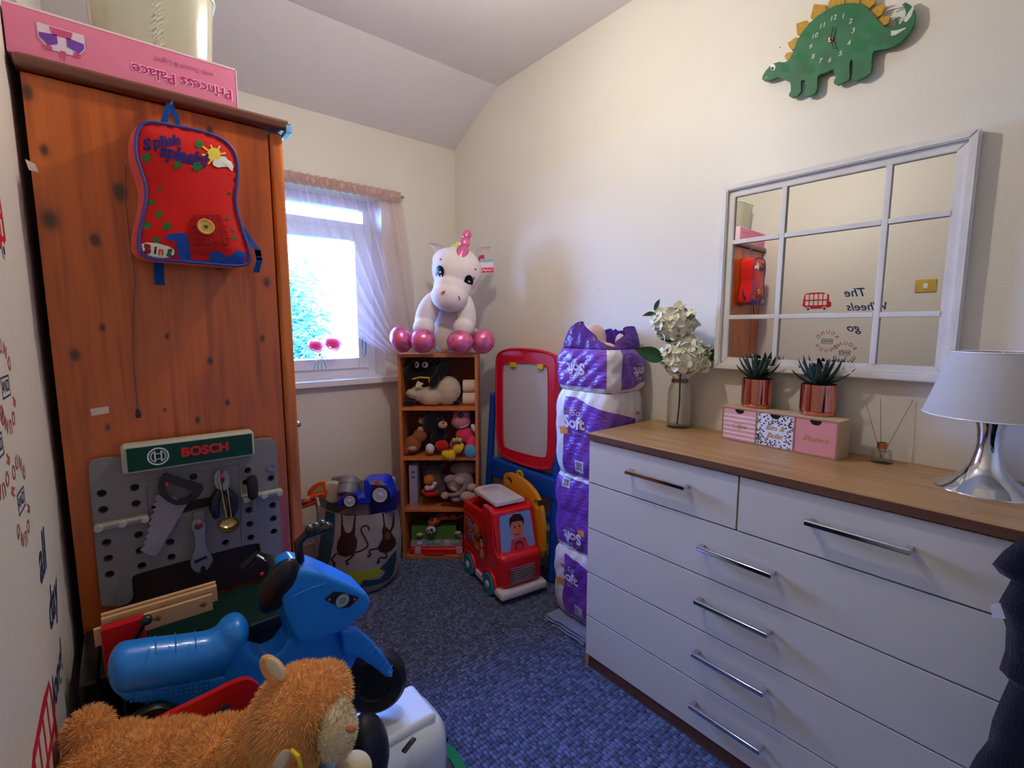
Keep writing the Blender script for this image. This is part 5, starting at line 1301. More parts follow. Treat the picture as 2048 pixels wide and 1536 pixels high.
for nm, lab, pts, dd, th, mt in [('toy_track', 'orange toy frame with a printed window sticking up at the left of the bag', [(235, 395), (240, 330), (290, 270), (350, 240), (410, 235), (420, 300), (440, 330), (432, 390), (330, 420), (270, 400)], -0.02, 0.02, m_orp),
                                 ('grey_panel_toy', 'large grey toy panel standing in the bag behind the mixer drum', [(500, 185), (600, 180), (720, 195), (790, 230), (830, 330), (800, 420), (560, 560), (430, 540), (430, 400), (460, 270)], 0.06, 0.03, m_gd)]:
    mb = MB(); mb.prism([P5(*p, dd) for p in pts], HD, th)
    o = part(nm, mb, mt, None, smooth=False); tag(o, lab, 'toy')
    if nm == 'toy_track': decal('window_print', [[(285, 370), (310, 320), (360, 280), (400, 270), (405, 330), (345, 345)]], lambda x, y: P5(x, y, -0.022), PR('print_multi', (176, 170, 120)), o)
og = thing('toy_tube', 'orange toy tube with coloured rings leaning over the left rim of the bag', 'toy', P5(250, 440, -0.05))
mb = MB(); mb.tube([P5(410, 355, -0.07), P5(300, 390, -0.07)], 0.0105, 12); mb.tube([P5(330, 440, -0.06), P5(240, 470, -0.06), P5(130, 505, -0.06)], 0.0135, 12); part('tube', mb, m_orp, og)
for i, (x, y, c_) in enumerate([(288, 398, (205, 60, 120)), (258, 412, (225, 170, 50)), (228, 424, (225, 120, 40)), (200, 440, (100, 70, 160)), (172, 454, (60, 160, 175))]):
    mb = MB(); mb.sph(P5(x, y, -0.07), (0.014, 0.012, 0.014)); part('ring', mb, PL('ring%d' % i, c_), og)
mb = MB(); mb.lathe(P5(520, 330, 0.02)-Vector((0, 0, 0)), [(0, 0), (0.055, 0), (0.058, 0.004), (0.058, 0.02), (0.05, 0.026), (0, 0.026)], -HD, 36); tag(part('white_disc', mb, PL('disc_white', (205, 196, 185)), None), 'round white toy disc standing behind the grey drum in the bag', 'toy')
mb = MB(); mb.bb((-0.045, -0.0, -0.19), (0.045, 0.02, 0.0), 0.003)
for v in mb.b.verts: v.co = P5(1065, 190, 0.06)+VR @ v.co
tag(part('torn_carton', mb, PR('carton_cream', (205, 195, 180)), None), 'cream carton standing behind the blue truck in the bag', 'box')
mb = MB(); mb.bb((-0.04, 0, -0.10), (0.04, 0.02, 0.045), 0.003)
for v in mb.b.verts: v.co = P5(800, 540, -0.10)+VR @ v.co
tag(part('grey_block_toy', mb, PL('block_grey', (120, 118, 122)), None), 'grey toy block tucked under the blue truck in the bag', 'toy')
# padding of toys that fills the bag so its contents do not hang in the air
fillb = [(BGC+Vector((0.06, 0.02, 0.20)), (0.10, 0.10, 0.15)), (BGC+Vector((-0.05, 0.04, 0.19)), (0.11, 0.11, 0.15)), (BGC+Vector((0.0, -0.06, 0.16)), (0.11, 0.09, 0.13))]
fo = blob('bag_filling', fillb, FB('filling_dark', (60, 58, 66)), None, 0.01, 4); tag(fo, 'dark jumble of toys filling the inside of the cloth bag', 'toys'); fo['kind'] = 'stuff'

# ============================================================= EASEL
ea = thing('childs_easel', 'blue childs easel with a red framed whiteboard leaning by the right wall', 'easel', (1.66, 1.92, 0))
EX = 1.655
def Q(x, y, k=0.0): return onX(x, y, EX+k)
m_eb2 = PL('easel_blue', (14, 74, 178), rough=0.35); m_er = PL('easel_red', (206, 20, 48), rough=0.35); m_wb = PL('whiteboard', (198, 200, 208), rough=0.15, coat=0.3)
def q2(x, y): p = onX(900+x/2.792, 680+y/2.792, EX); return (p.y, p.z)
ro_ = sm([q2(*p) for p in [(268, 130), (275, 75), (330, 52), (400, 50), (500, 58), (580, 78), (603, 100), (600, 300), (596, 500), (585, 700), (550, 718), (480, 712), (380, 680), (300, 640), (275, 600), (266, 400)]], 2)
ri_ = sm([q2(*p) for p in [(300, 140), (315, 125), (430, 122), (545, 135), (558, 160), (558, 400), (555, 640), (535, 660), (440, 640), (320, 605), (302, 580), (300, 350)]], 2)
part('board_frame', plate([tuple(p) for p in ro_], [[tuple(p) for p in ri_]], lambda a, b: Vector((EX-0.012, a, b)), (1, 0, 0), 0.026), m_er, ea, smooth=False)
mb = MB(); mb.tube([Vector((EX-0.010, p.x, p.y)) for p in ro_], 0.008, 8, closed=True); part('frame_rim', mb, m_er, ea)
mb = MB(); mb.tube([Vector((EX-0.012, p.x, p.y)) for p in ri_], 0.003, 8, closed=True); part('frame_rim', mb, m_er, ea)
mb = MB(); mb.prism([Vector((EX-0.004, p.x, p.y)) for p in ri_], (1, 0, 0), 0.008); part('whiteboard', mb, m_wb, ea, smooth=False)
for x, y in ((350, 135), (503, 145)):
    p = onX(900+x/2.792, 680+y/2.792, EX-0.016); part('clip', MB().bb((p.x-0.004, p.y-0.022, p.z-0.016), (p.x+0.008, p.y+0.022, p.z+0.010), 0.003), PL('clip_yellow', (214, 186, 30)), ea)
lt = [Q(982, 785, 0.02), Q(990, 900, 0.005), Q(980, 985, -0.02)]
l0, l1 = Q(986, 790, 0.03), Q(977, 985, 0.0)
mb = MB(); mb.tube([l0, l0.lerp(l1, 0.5), l1, Vector((EX-0.03, l1.y+0.03, 0.012))], [0.018, 0.019, 0.022, 0.022], 12); mb.sph(l0, 0.0185); part('leg', mb, m_eb2, ea)
r0_ = Q(1118, 790, 0.03); mb = MB(); mb.tube([r0_, Vector((EX, r0_.y-0.01, 0.45)), Vector((EX-0.03, r0_.y-0.02, 0.012))], [0.018, 0.020, 0.022], 12); part('leg', mb, m_eb2, ea)
b0_, b1_, b2_, b3_ = Q(990, 915), Q(1110, 945), Q(1108, 985), Q(990, 950)
yl, yr = b0_.y, b1_.y
mb = MB(); mb.bb((EX-0.030, yr-0.03, b3_.z), (EX+0.022, yl+0.01, b0_.z+0.004), 0.010, 3); part('tray_bar', mb, m_eb2, ea)
mb = MB(); mb.bb((EX-0.012, yr-0.02, 0.30), (EX+0.008, yl+0.02, 0.335), 0.006); part('lower_bar', mb, m_eb2, ea)
bd_ = Q(1040, 948, -0.031); fE = lambda u, v: Vector((EX-0.0312, bd_.y-u, bd_.z+v)); fE2 = lambda u, v: Vector((EX-0.0318, bd_.y-u, bd_.z+v)); fE3 = lambda u, v: Vector((EX-0.0324, bd_.y-u, bd_.z+v))
decal('badge', [circ(0, 0, 0.030, 24, ry=0.024)], fE, PR('badge_yellow', (232, 196, 30)), ea)
decal('badge', [circ(0, -0.003, 0.019, 20, ry=0.014)], fE2, PR('badge_green', (20, 110, 80)), ea)
lettering('lettering', 'Crayola', 0.012, fE3, PR('badge_yellow2', (240, 225, 120)), ea, width=0.036, bold=0.0004)

# ============================================================= RED TOY FOOD TRUCK
FLp = Vector((1.303, 1.694, 0)); tf_ = Vector((-0.16, -0.987, 0)).normalized(); tr_ = Vector((0.987, -0.16, 0)).normalized()
TM = Matrix((( tr_.x, -tf_.x, 0, FLp.x), (tr_.y, -tf_.y, 0, FLp.y), (0, 0, 1, 0), (0, 0, 0, 1)))   # local x: to its left side, y: backwards, z up
TWd, TLn = 0.225, 0.355
TM = TM @ Matrix.Diagonal((1.05, 1.09, 1.08, 1))
tk_ = thing('toy_food_truck', 'chunky red plastic toy food truck with teal wheels in front of the easel', 'toy truck', TM @ Vector((TWd/2, TLn/2, 0)))
m_tr = PL('truck_red', (214, 20, 26), rough=0.25, coat=0.3); m_twh = PL('truck_white', (214, 208, 214), rough=0.35); m_teal2 = PL('wheel_teal', (24, 140, 148), rough=0.4)
def roundbody(mb_, lo, hi_, bev): mb_.bb(lo, hi_, bev, 4)
# side walls, front, rear as a hollow body
mb = MB(TM)
HT, HW = 0.415, 0.34
side = [(0.0, 0.055), (0.0, 0.20), (0.035, 0.235), (0.055, 0.375), (0.075, 0.40), (0.14, 0.40), (0.15, 0.355), (TLn-0.01, 0.335), (TLn, 0.32), (TLn, 0.06)]
for x in (0.0, TWd-0.022):
    mb.prism([(x, y, z) for y, z in side], (1, 0, 0), 0.022)
mb.bb((0.0, TLn-0.022, 0.06), (TWd, TLn, 0.345), 0.006)
mb.bb((0.0, 0.0, 0.05), (TWd, TLn, 0.075), 0.004)
body_ = part('truck_body', mb, m_tr, tk_); remesh(body_, 0.0045, 3)
mb = MB(TM); mb.bb((0.0, -0.035, 0.055), (TWd, 0.06, 0.215), 0.032, 4); part('bonnet', mb, m_tr, body_)
mb = MB(TM); mb.raw([(0.004, 0.004, 0.20), (TWd-0.004, 0.004, 0.20), (TWd-0.004, 0.048, 0.385), (0.004, 0.048, 0.385), (0.004, 0.12, 0.20), (TWd-0.004, 0.12, 0.20), (TWd-0.004, 0.12, 0.395), (0.004, 0.12, 0.395)], [(0, 1, 2, 3), (4, 5, 6, 7), (0, 1, 5, 4), (1, 2, 6, 5), (2, 3, 7, 6), (3, 0, 4, 7)])
remesh(part('cab', mb, m_tr, body_), 0.004, 4)
mb = MB(TM); mb.tube([(0.010, 0.14, 0.352), (0.010, TLn-0.01, 0.342), (TWd/2, TLn-0.005, 0.345), (TWd-0.01, TLn-0.01, 0.342), (TWd-0.01, 0.14, 0.352)], 0.012, 10); part('top_rim', mb, m_tr, body_)
def rq(pts, k):
    out = []
    for i in range(len(pts)):
        a, b, c = Vector(pts[i-1]), Vector(pts[i]), Vector(pts[(i+1) % len(pts)])
        out += [b.lerp(a, k), b.lerp(a, k*0.3)*0.5+b.lerp(c, k*0.3)*0.5, b.lerp(c, k)]
    return out
# windscreen print with driver
def wsf(l): 
    a, b = Vector((0, 0.0075, 0.2075)), Vector((0, 0.0475, 0.378)); n = Vector((0, -1, 0.235)).normalized()
    return lambda u, v: TM @ (Vector((u, 0, 0))+a.lerp(b, v)+n*(0.004+l))
decal('windscreen_print', [rq([(0.022, 0.02), (0.205, 0.02), (0.198, 0.95), (0.032, 0.95)], 0.08)], wsf(0.001), PR('print_glass_blue', (120, 150, 200)), tk_)
cxu = 0.118
decal('driver_print', [circ(cxu, 0.55, 0.036, 18, ry=0.26)], wsf(0.0016), PR('print_skin', (190, 110, 85)), tk_)
decal('driver_print', [[(cxu-0.040, 0.60), (cxu-0.036, 0.84), (cxu-0.01, 0.93), (cxu+0.025, 0.90), (cxu+0.040, 0.78), (cxu+0.038, 0.58), (cxu+0.028, 0.72), (cxu-0.025, 0.74)], circ(cxu-0.013, 0.60, 0.004, 8, ry=0.03), circ(cxu+0.013, 0.60, 0.004, 8, ry=0.03)], wsf(0.0022), PR('print_hair', (45, 25, 25)), tk_)
decal('driver_print', [[(cxu-0.05, 0.03), (cxu+0.05, 0.03), (cxu+0.038, 0.30), (cxu-0.038, 0.30)]], wsf(0.0014), PR('print_shirt', (190, 60, 80)), tk_)
decal('driver_print', ring2(cxu, 0.10, 0.016, 0.021, 20, ry0=0.09, ry1=0.13)+[l for l in line2([(cxu-0.014, 0.42), (cxu, 0.39), (cxu+0.014, 0.42)], 0.004)], wsf(0.003), PR('print_hair', (45, 25, 25)), tk_)
# grille, bumper, skirts
gr_ = MB(TM); gr_.bb((0.045, -0.0395, 0.080), (TWd-0.045, -0.030, 0.155), 0.008, 3); gro = part('grille', gr_, PL('grille_brown', (120, 88, 92)), tk_)
mb = MB(TM)
for i in range(6): mb.bb((0.055, -0.0415, 0.086+i*0.011), (TWd-0.055, -0.039, 0.090+i*0.011), 0.0008)
part('grille_slat', mb, PL('grille_grey', (150, 130, 135)), gro)
mb = MB(TM); mb.bb((-0.012, -0.055, 0.022), (TWd+0.012, 0.020, 0.062), 0.014, 3); part('bumper', mb, m_twh, tk_)
for x in (-0.008, TWd-0.006): 
    mb = MB(TM); mb.bb((x, 0.115, 0.026), (x+0.014, 0.215, 0.056), 0.004); part('side_skirt', mb, m_twh, tk_)
mb = MB(TM); mb.bb((-0.006, TLn-0.03, 0.028), (TWd+0.006, TLn+0.01, 0.066), 0.008); part('rear_bumper', mb, m_twh, tk_)
for x, s in ((-0.006, -1), (TWd+0.006, 1)):
    for y in (0.068, 0.275):
        mb = MB(TM); mb.lathe((x-0.012*s if s > 0 else x-0.010, y, 0.052), [(0, 0.004), (0.03, 0.002), (0.046, 0.0), (0.0515, 0.006), (0.0515, 0.016), (0.046, 0.024), (0.028, 0.025), (0.024, 0.018), (0, 0.018)] if True else [], (1, 0, 0) if s > 0 else (1, 0, 0), 32)
        w = part('wheel', mb, m_teal2, tk_)
        mb = MB(TM); mb.lathe((x-0.010*(1 if s < 0 else -1), y, 0.052), [(0, 0), (0.017, 0), (0.016, 0.005), (0.010, 0.008), (0, 0.009)], (s, 0, 0), 20); part('hub', mb, PL('hub_lilac', (205, 190, 210)), w)
        mb = MB(TM); mb.tube([(x+0.006*(-s)*0.2, y+0.060*math.cos(t_), 0.052+0.060*math.sin(t_)) for t_ in [PI*k/14 for k in range(15)]], 0.008, 8); part('wheel_arch', mb, m_tr, body_)
# roof counter (white), yellow back handle
rf = MB(TM); rf.prism([(0.035, 0.075, 0.402), (0.190, 0.075, 0.402), (0.190, 0.30, 0.402), (0.150, 0.325, 0.402), (0.070, 0.325, 0.402), (0.035, 0.30, 0.402)], (0, 0, 1), 0.016, 0.003)
rof = part('roof_counter', rf, m_twh, tk_)
mb = MB(TM)
for i in range(7): mb.bb((0.055+i*0.018, 0.10, 0.4175), (0.061+i*0.018, 0.20, 0.4205), 0.001)
part('drain_rib', mb, m_twh, rof)
mb = MB(TM); mb.sph((0.105, 0.255, 0.418), (0.05, 0.035, 0.008)); part('counter_dish', mb, PL('dish_lilac', (190, 180, 200)), rof)
mb = MB(TM); mb.bb((0.15, 0.08, 0.355), (0.21, 0.30, 0.4015), 0.006); part('roof_support', mb, m_tr, body_)
def ylf(a, b): return TM @ Vector((TWd+0.004, a, b))
yo = sm([(-0.02, 0.10), (-0.025, 0.33), (0.02, 0.43), (0.12, 0.472), (0.25, 0.480), (0.33, 0.465), (0.345, 0.42), (0.335, 0.30), (0.33, 0.10)], 2)
yh = [circ(0.030, 0.395, 0.026, 18, ry=0.022), circ(0.285, 0.435, 0.030, 18, ry=0.020)]
mb = plate([tuple(p) for p in yo], yh, ylf, tr_, 0.022); part('side_handle', mb, PL('handle_yellow', (226, 150, 24), rough=0.3), tk_, smooth=False)
# side print
def sdf(l): return lambda u, v: TM @ Vector((-0.0062-l, TLn-u, v))
decal('side_panel_print', [rq([(0.030, 0.145), (0.215, 0.135), (0.245, 0.16), (0.245, 0.285), (0.215, 0.298), (0.045, 0.312), (0.025, 0.30)], 0.1)], sdf(0), PR('panel_orange', (214, 110, 40)), tk_)
decal('side_panel_print', [rq([(0.034, 0.149), (0.212, 0.139), (0.241, 0.162), (0.241, 0.283), (0.213, 0.294), (0.047, 0.308), (0.029, 0.297)], 0.1)], sdf(0.0005), PR('panel_red', (176, 28, 34)), tk_)
lettering('lettering', 'City', 0.062, sdf(0.001), PR('city_white', (215, 225, 235)), tk_, T2(0.078, 0.262, -0.15), bold=0.0035, width=0.088)
lettering('lettering', 'City', 0.062, sdf(0.0016), PR('city_blue', (36, 96, 130)), tk_, T2(0.078, 0.262, -0.15), bold=0.0020, width=0.082)
lettering('lettering', 'deli', 0.050, sdf(0.001), PR('city_white', (215, 225, 235)), tk_, T2(0.098, 0.208, -0.1), bold=0.0035, width=0.070)
lettering('lettering', 'deli', 0.050, sdf(0.0016), PR('city_blue', (36, 96, 130)), tk_, T2(0.098, 0.208, -0.1), bold=0.0018, width=0.066)
bu = (0.160, 0.228)
decal('burger_print', [circ(bu[0], bu[1]+0.040, 0.028, 18, ry=0.020), circ(bu[0]+0.004, bu[1]-0.052, 0.027, 16, ry=0.014)], sdf(0.001), PR('bun', (204, 110, 60)), tk_)
decal('burger_print', [[(bu[0]-0.03+k*0.0075, bu[1]+0.018+(0.005 if k % 2 else 0)) for k in range(9)]+[(bu[0]+0.03, bu[1]+0.006), (bu[0]-0.03, bu[1]+0.006)], [(bu[0]-0.028+k*0.0075, bu[1]-0.028+(0.005 if k % 2 else 0)) for k in range(9)]+[(bu[0]+0.03, bu[1]-0.040), (bu[0]-0.03, bu[1]-0.040)]], sdf(0.0014), PR('lettuce', (110, 140, 50)), tk_)
decal('burger_print', [[(bu[0]-0.028, bu[1]-0.008), (bu[0]+0.03, bu[1]-0.010), (bu[0]+0.03, bu[1]-0.024), (bu[0]-0.028, bu[1]-0.022)]], sdf(0.0014), PR('patty', (120, 40, 30)), tk_)
decal('girl_print', [circ(0.212, 0.222, 0.020, 16, ry=0.030)], sdf(0.0012), PR('print_hair', (45, 25, 25)), tk_)
decal('girl_print', [circ(0.214, 0.214, 0.015, 16, ry=0.021), [(0.20, 0.145), (0.235, 0.15), (0.228, 0.19), (0.206, 0.188)]], sdf(0.0018), PR('print_skin2', (215, 160, 150)), tk_)
decal('girl_print', [circ(0.209, 0.217, 0.0022, 6, ry=0.004), circ(0.220, 0.217, 0.0022, 6, ry=0.004)], sdf(0.0024), PR('print_hair', (45, 25, 25)), tk_)

# ============================================================= TOILET ROLL PACKS
m_pw = M('pack_white', (226, 220, 224), rough=0.4, bump=0.5, bscale=60)
t = NT('pack_purple'); g = t.geo()
t.l(t.ramp(t.n('TexNoise', {'Vector': g, 'Scale': 8.0}).outputs[0], [(0.3, lin((106, 56, 164))), (0.7, lin((130, 78, 186)))]), t.b.inputs['Base Color'])
n1 = t.n('TexNoise', {'Vector': t.n('Mapping', {'Vector': g, 'Scale': (12, 12, 30), 'Rotation': (0.5, 0.3, 0)}).outputs[0], 'Scale': 1.3, 'Detail': 3.0, 'Distortion': 1.5}).outputs[0]
t.bump(n1, 0.38, 0.02); t.b.inputs['Roughness'].default_value = 0.28; m_pp = t.m
PX, PY0, PY1 = 1.442, 1.165, 1.470
def packshape(z0, z1, seed, dx=0.0, top=None):
    rn = random.Random(seed); ph = [rn.uniform(0, 6) for _ in range(6)]
    x0, x1 = PX+dx, 1.688
    cx0, cy0 = (x0+x1)/2, (PY0+PY1)/2; hx, hy = (x1-x0)/2, (PY1-PY0)/2
    def f(u, v, lift_=0.0):
        a = 2*PI*u; e = 7.0
        k = (abs(math.cos(a))**e+abs(math.sin(a))**e)**(-1/e)
        z = z0+(z1-z0)*v
        ins = 1-0.10*(abs(2*v-1)**6)
        roll = 0.004*abs(math.sin((v*2)*PI))
        w = roll+0.0025*math.sin(9*a+ph[0]+v*7)+0.002*math.sin(17*a+ph[1]-v*19)
        return Vector((cx0+(hx*k*ins+w+lift_)*math.cos(a) if True else 0, cy0+(hy*k*ins+w+lift_)*math.sin(a), z))
    return f
def pack(z0, z1, seed, label, flip=False, up=0, dx=0.0, top=False):
    f = packshape(z0, z1, seed, dx)
    p = thing('toilet_roll_pack', label, 'toilet paper', f(0.5, 0)+Vector((0.12, 0, 0)), 'stacked toilet roll packs')
    mb = MB(); mb.grid(lambda u, v: f(u, v), 96, 24, closed_u=True)
    if not top:
        mb.prism([f(i/48, 1.0) for i in range(48)], (0, 0, 1), 0.004)
    mb.prism([f(i/48, 0.0)+Vector((0, 0, 0)) for i in range(48)], (0, 0, -1), 0.0005)
    part('pack_body', mb, m_pw, p, ang=180)
    # printed film: front (-X) face u about .5, side (-Y) face u about .75
    return p, f
def fsheet(f, a0_, a1_, lo_, hi_, l=0.0014):
    """film band between angles a0..a1; lo_, hi_ are functions of 0..1 giving v"""
    return MB().grid(lambda u, v: f(a0_+(a1_-a0_)*u, lo_(u)+(hi_(u)-lo_(u))*v, l), 44, 22)
def facepos(f, yy, zz, l):     # point on the -X face by world y and z
    lo_, hi_ = 0.36, 0.66
    z0, z1 = f(0.5, 0).z, f(0.5, 1).z; v = (zz-z0)/(z1-z0)
    for _ in range(18):
        m = (lo_+hi_)/2
        if f(m, v).y > yy: lo_ = m
        else: hi_ = m
    return f((lo_+hi_)/2, v, l)
def sidepos(f, xx, zz, l):
    lo_, hi_ = 0.62, 0.86
    z0, z1 = f(0.5, 0).z, f(0.5, 1).z; v = (zz-z0)/(z1-z0)
    for _ in range(18):
        m = (lo_+hi_)/2
        if f(m, v).x < xx: lo_ = m
        else: hi_ = m
    return f((lo_+hi_)/2, v, l)
m_lw, m_lg = PR('label_white', (225, 215, 232)), PR('label_gold', (150, 110, 90)); m_pup = PR('puppy_orange', (218, 140, 66))
def logo(p, fn, u0, z0, k, flip=False, pup=True):
    s = -1 if flip else 1
    def g(l): return lambda a, b: fn(u0+s*a*k, z0+s*b*k, l)
    lettering('lettering', 'Soft', 0.075, g(0.0030), m_lw, p, T2(0.0, 0.0), bold=0.0030, width=0.125)
    lettering('lettering', 'So', 0.045, g(0.0030), m_lw, p, T2(0.012, 0.048), shear=0.4, width=0.045, bold=0.0)
    decal('crown_print', [[(-0.055, 0.040), (-0.03, 0.040), (-0.026, 0.060), (-0.036, 0.050), (-0.043, 0.062), (-0.049, 0.050), (-0.060, 0.058)]], g(0.0026), m_lg, p)
    if pup: decal('puppy_print', [[(-0.085, -0.045), (-0.095, -0.028), (-0.075, -0.030), (-0.058, -0.018), (-0.040, -0.020), (-0.036, -0.040), (-0.030, -0.062), (-0.050, -0.058), (-0.070, -0.060), (-0.085, -0.062)]], g(0.0026), m_pup, p)
    lettering('lettering', 'Toilet Tissue', 0.012, g(0.0030), m_lw, p, T2(0.018, -0.043), width=0.06)
def barcode(p, fn, u0, z0, w=0.05, h=0.045):
    decal('barcode', [[(u0-w/2, z0-h/2), (u0+w/2, z0-h/2), (u0+w/2, z0+h/2), (u0-w/2, z0+h/2)]], lambda a, b: fn(a, b, 0.0026), m_lw, p, 0.012)
    rn = random.Random(5); bars = []; x = u0-w*0.4
    while x < u0+w*0.40:
        b_w = rn.choice((0.0012, 0.0022)); bars.append([(x, z0-h*0.36), (x+b_w, z0-h*0.36), (x+b_w, z0+h*0.36), (x, z0+h*0.36)]); x += b_w+rn.choice((0.0014, 0.0022))
    decal('barcode', bars, lambda a, b: fn(a, b, 0.0034), PR('bar_black', (30, 24, 40)), p)
def fineprint(p, fn, u0, z0, w, n, s=1):
    decal('small_print', [[(u0-w/2*(0.7+0.3*math.sin(k*5)), z0-k*0.009), (u0+w/2*(0.75+0.25*math.cos(k*3)), z0-k*0.009), (u0+w/2*(0.75+0.25*math.cos(k*3)), z0-k*0.009+0.0022), (u0-w/2*(0.7+0.3*math.sin(k*5)), z0-k*0.009+0.0022)] for k in range(n)], lambda a, b: fn(a, b, 0.0024), PR('small_print', (70, 34, 118)), p)
def FF(f): return lambda a, b, l=0.002: facepos(f, -a, b, l)
def SS(f): return lambda a, b, l=0.002: sidepos(f, a, b, l)
# bottom, third, second, top
Z0, Z1, Z2, Z3, Z4 = 0.034, 0.338, 0.672, 1.040, 1.215
p, f = pack(Z0, Z1, 1, 'purple and white toilet roll pack at the bottom of the stack, upright lettering')
part('film', fsheet(f, 0.43, 0.90, lambda u: 0.03, lambda u: 0.93-0.10*min(1, u*3)), m_pp, p, fixn=False, ang=180)
logo(p, FF(f), -1.36, 0.215, 0.85); fineprint(p, FF(f), -1.36, 0.165, 0.11, 4); barcode(p, FF(f), -1.30, 0.085)
p, f = pack(Z1+0.0005, Z2, 2, 'purple toilet roll pack second from the bottom, its lettering upside down', dx=0.004)
part('film', fsheet(f, 0.37, 0.90, lambda u: 0.02+0.05*(1-min(1, u*3)), lambda u: 0.96), m_pp, p, fixn=False, ang=180)
logo(p, FF(f), -1.345, 0.405, 0.80, flip=True); fineprint(p, FF(f), -1.34, 0.56, 0.12, 5); barcode(p, FF(f), -1.39, 0.635, 0.045, 0.04)
p, f = pack(Z2+0.0005, Z3, 3, 'white ended toilet roll pack second from the top with a torn film handle')
part('film', fsheet(f, 0.42, 0.80, lambda u: 0.02, lambda u: 0.93-0.26*max(0, (u-0.15))**0.9), m_pp, p, fixn=False, ang=180)
logo(p, FF(f), -1.345, 0.905, 0.92); barcode(p, FF(f), -1.31, 0.725, 0.05, 0.05)
logo(p, SS(f), 1.655, 0.915, 0.8, pup=False)
mb = MB(); mb.grid(lambda u, v: sidepos(f, 1.638+0.02*math.sin(v*2.0)+u*0.018*(0.4+v), 1.02-0.13*(1-(1-v)), 0.006+0.010*math.sin(v*PI)), 3, 12, thick=0.001); part('torn_handle', mb, M('film_white', (225, 215, 210), rough=0.3), p, fixn=False)
p, f = pack(Z3+0.0005, Z4, 4, 'opened purple toilet roll pack on top of the stack with torn film standing up', dx=0.006, top=True)
part('film', fsheet(f, 0.36, 0.615, lambda u: 0.10+0.02*u, lambda u: 1.0), m_pp, p, fixn=False, ang=180)
part('film', fsheet(f, 0.685, 0.93, lambda u: 0.08+0.38*max(0, u-0.3), lambda u: 1.0), m_pp, p, fixn=False, ang=180)
logo(p, FF(f), -1.345, 1.135, 0.82, flip=True, pup=False); logo(p, SS(f), 1.635, 1.125, 0.70, flip=True, pup=False)
# inner rolls and torn film collar
mb = MB(); mb.prism([f(i/48, 0.98)*1.0 for i in range(48)], (0, 0, -1), 0.02); part('roll_tops', mb, m_tissue, p)
top0 = packshape(Z3+0.0005, Z4, 4, 0.006)
def collar(u, v):
    b = top0(u, 1.0, 0.001); c0_ = Vector((1.565, 1.3175, 0))
    h = 0.050+0.012*math.sin(2*PI*u*2+1.1)+0.010*math.sin(2*PI*u*5+0.4)+0.035*math.exp(-((u-0.42)/0.10)**2)+0.03*math.exp(-((u-0.85)/0.14)**2)-0.05*math.exp(-((u-0.64)/0.07)**2)
    inn = 0.03+0.55*v*0.36+0.05*math.sin(2*PI*u*6+v*3)*v
    q = Vector((b.x, b.y, 0)).lerp(c0_, inn*v)
    return Vector((q.x+0.006*math.sin(u*60)*v, q.y+0.006*math.cos(u*53)*v, b.z+h*v*(1.35-0.2*v)))
part('torn_film', MB().grid(collar, 110, 12, closed_u=True, thick=0.0008), m_pp, p, fixn=False, ang=180)
bb_ = thing('plush_bunny', 'pale pink baby soft toy stuffed into the opened top pack', 'soft toy', (1.55, 1.32, Z4))
blob('body', [(Vector((1.565, 1.35, 1.255)), (0.050, 0.048, 0.060)), (Vector((1.56, 1.34, 1.215)), (0.055, 0.05, 0.05))], FB('plush_blush', (214, 178, 172)), bb_, 0.005, 3)
blob('arm', [(Vector((1.50, 1.24, 1.225)), (0.022, 0.05, 0.018))], FB('plush_blush', (214, 178, 172)), bb_, 0.004, 2)
mb = MB(); mb.sph((1.605, 1.245, 1.245), (0.022, 0.020, 0.032)); tag(part('white_bottle', mb, m_pw, None), 'small white rounded item poking out of the opened top pack', 'toy')
mb = MB(); mb.grid(lambda u, v: Vector((1.64+0.03*math.cos(u*5), 1.20+0.05*v, 1.268+0.012*math.sin(u*9+v*5)-0.02*v)), 14, 8, thick=0.0006); tag(part('clear_wrapper', mb, m_clear, None, fixn=False), 'crumpled clear blue-grey wrapper on the back edge of the top pack', 'wrapper')
# folded cloth under the stack
m_cl = FB('cloth_pale_blue', (178, 190, 225), bump=0.2)
mb = MB()
def fold(z, ins):
    def f(u, v):
        x = 1.372+ins+0.26*u; y = 1.215+0.235*v-0.10*u*0.5
        return Vector((x, y, z+0.004*math.sin(u*7+v*5)+0.003*math.sin(v*13)-0.003*(1-u)))
    return f
for i in range(3): mb.grid(fold(0.008+i*0.009, 0.008*i), 18, 14, thick=0.005)
tag(part('folded_cloth', mb, m_cl, None), 'pale blue folded cloth on the carpet under the stack of toilet rolls', 'cloth')
# ============================================================= CHEST OF DRAWERS
CXF, CYL, CYR, CZT = 1.305, 1.140, 0.015, 0.918
chest = thing('chest_of_drawers', 'wide white gloss chest of six drawers with an oak top along the right wall', 'chest of drawers', (1.51, 0.60, 0))
m_oak = woodgrain('oak_laminate', (188, 148, 98), (156, 114, 70), (38, 3, 38), 0.35)
m_oakd = woodgrain('oak_edge_dark', (112, 72, 50), (88, 54, 38), (38, 4, 38), 0.5)
m_drw = PL('drawer_white', (222, 215, 202), rough=0.14, coat=0.5, noise=0.01)
part('top_panel', MB().bb((CXF-0.010, CYR-0.004, CZT-0.024), (XR-0.002, CYL+0.004, CZT), 0.0015), m_oak, chest)
part('edge_strip', MB().bb((CXF-0.0115, CYR-0.004, CZT-0.0225), (CXF-0.0100, CYL+0.004, CZT-0.0015)), m_oakd, chest, smooth=False)
for y in (CYL-0.016, CYR): part('side_panel', MB().bb((CXF+0.001, y, 0.0), (XR-0.018, y+0.016, CZT-0.0245), 0.001), m_oak, chest)
part('back_panel', MB().bb((XR-0.026, CYR+0.017, 0.02), (XR-0.019, CYL-0.017, CZT-0.0245)), m_oakd, chest)
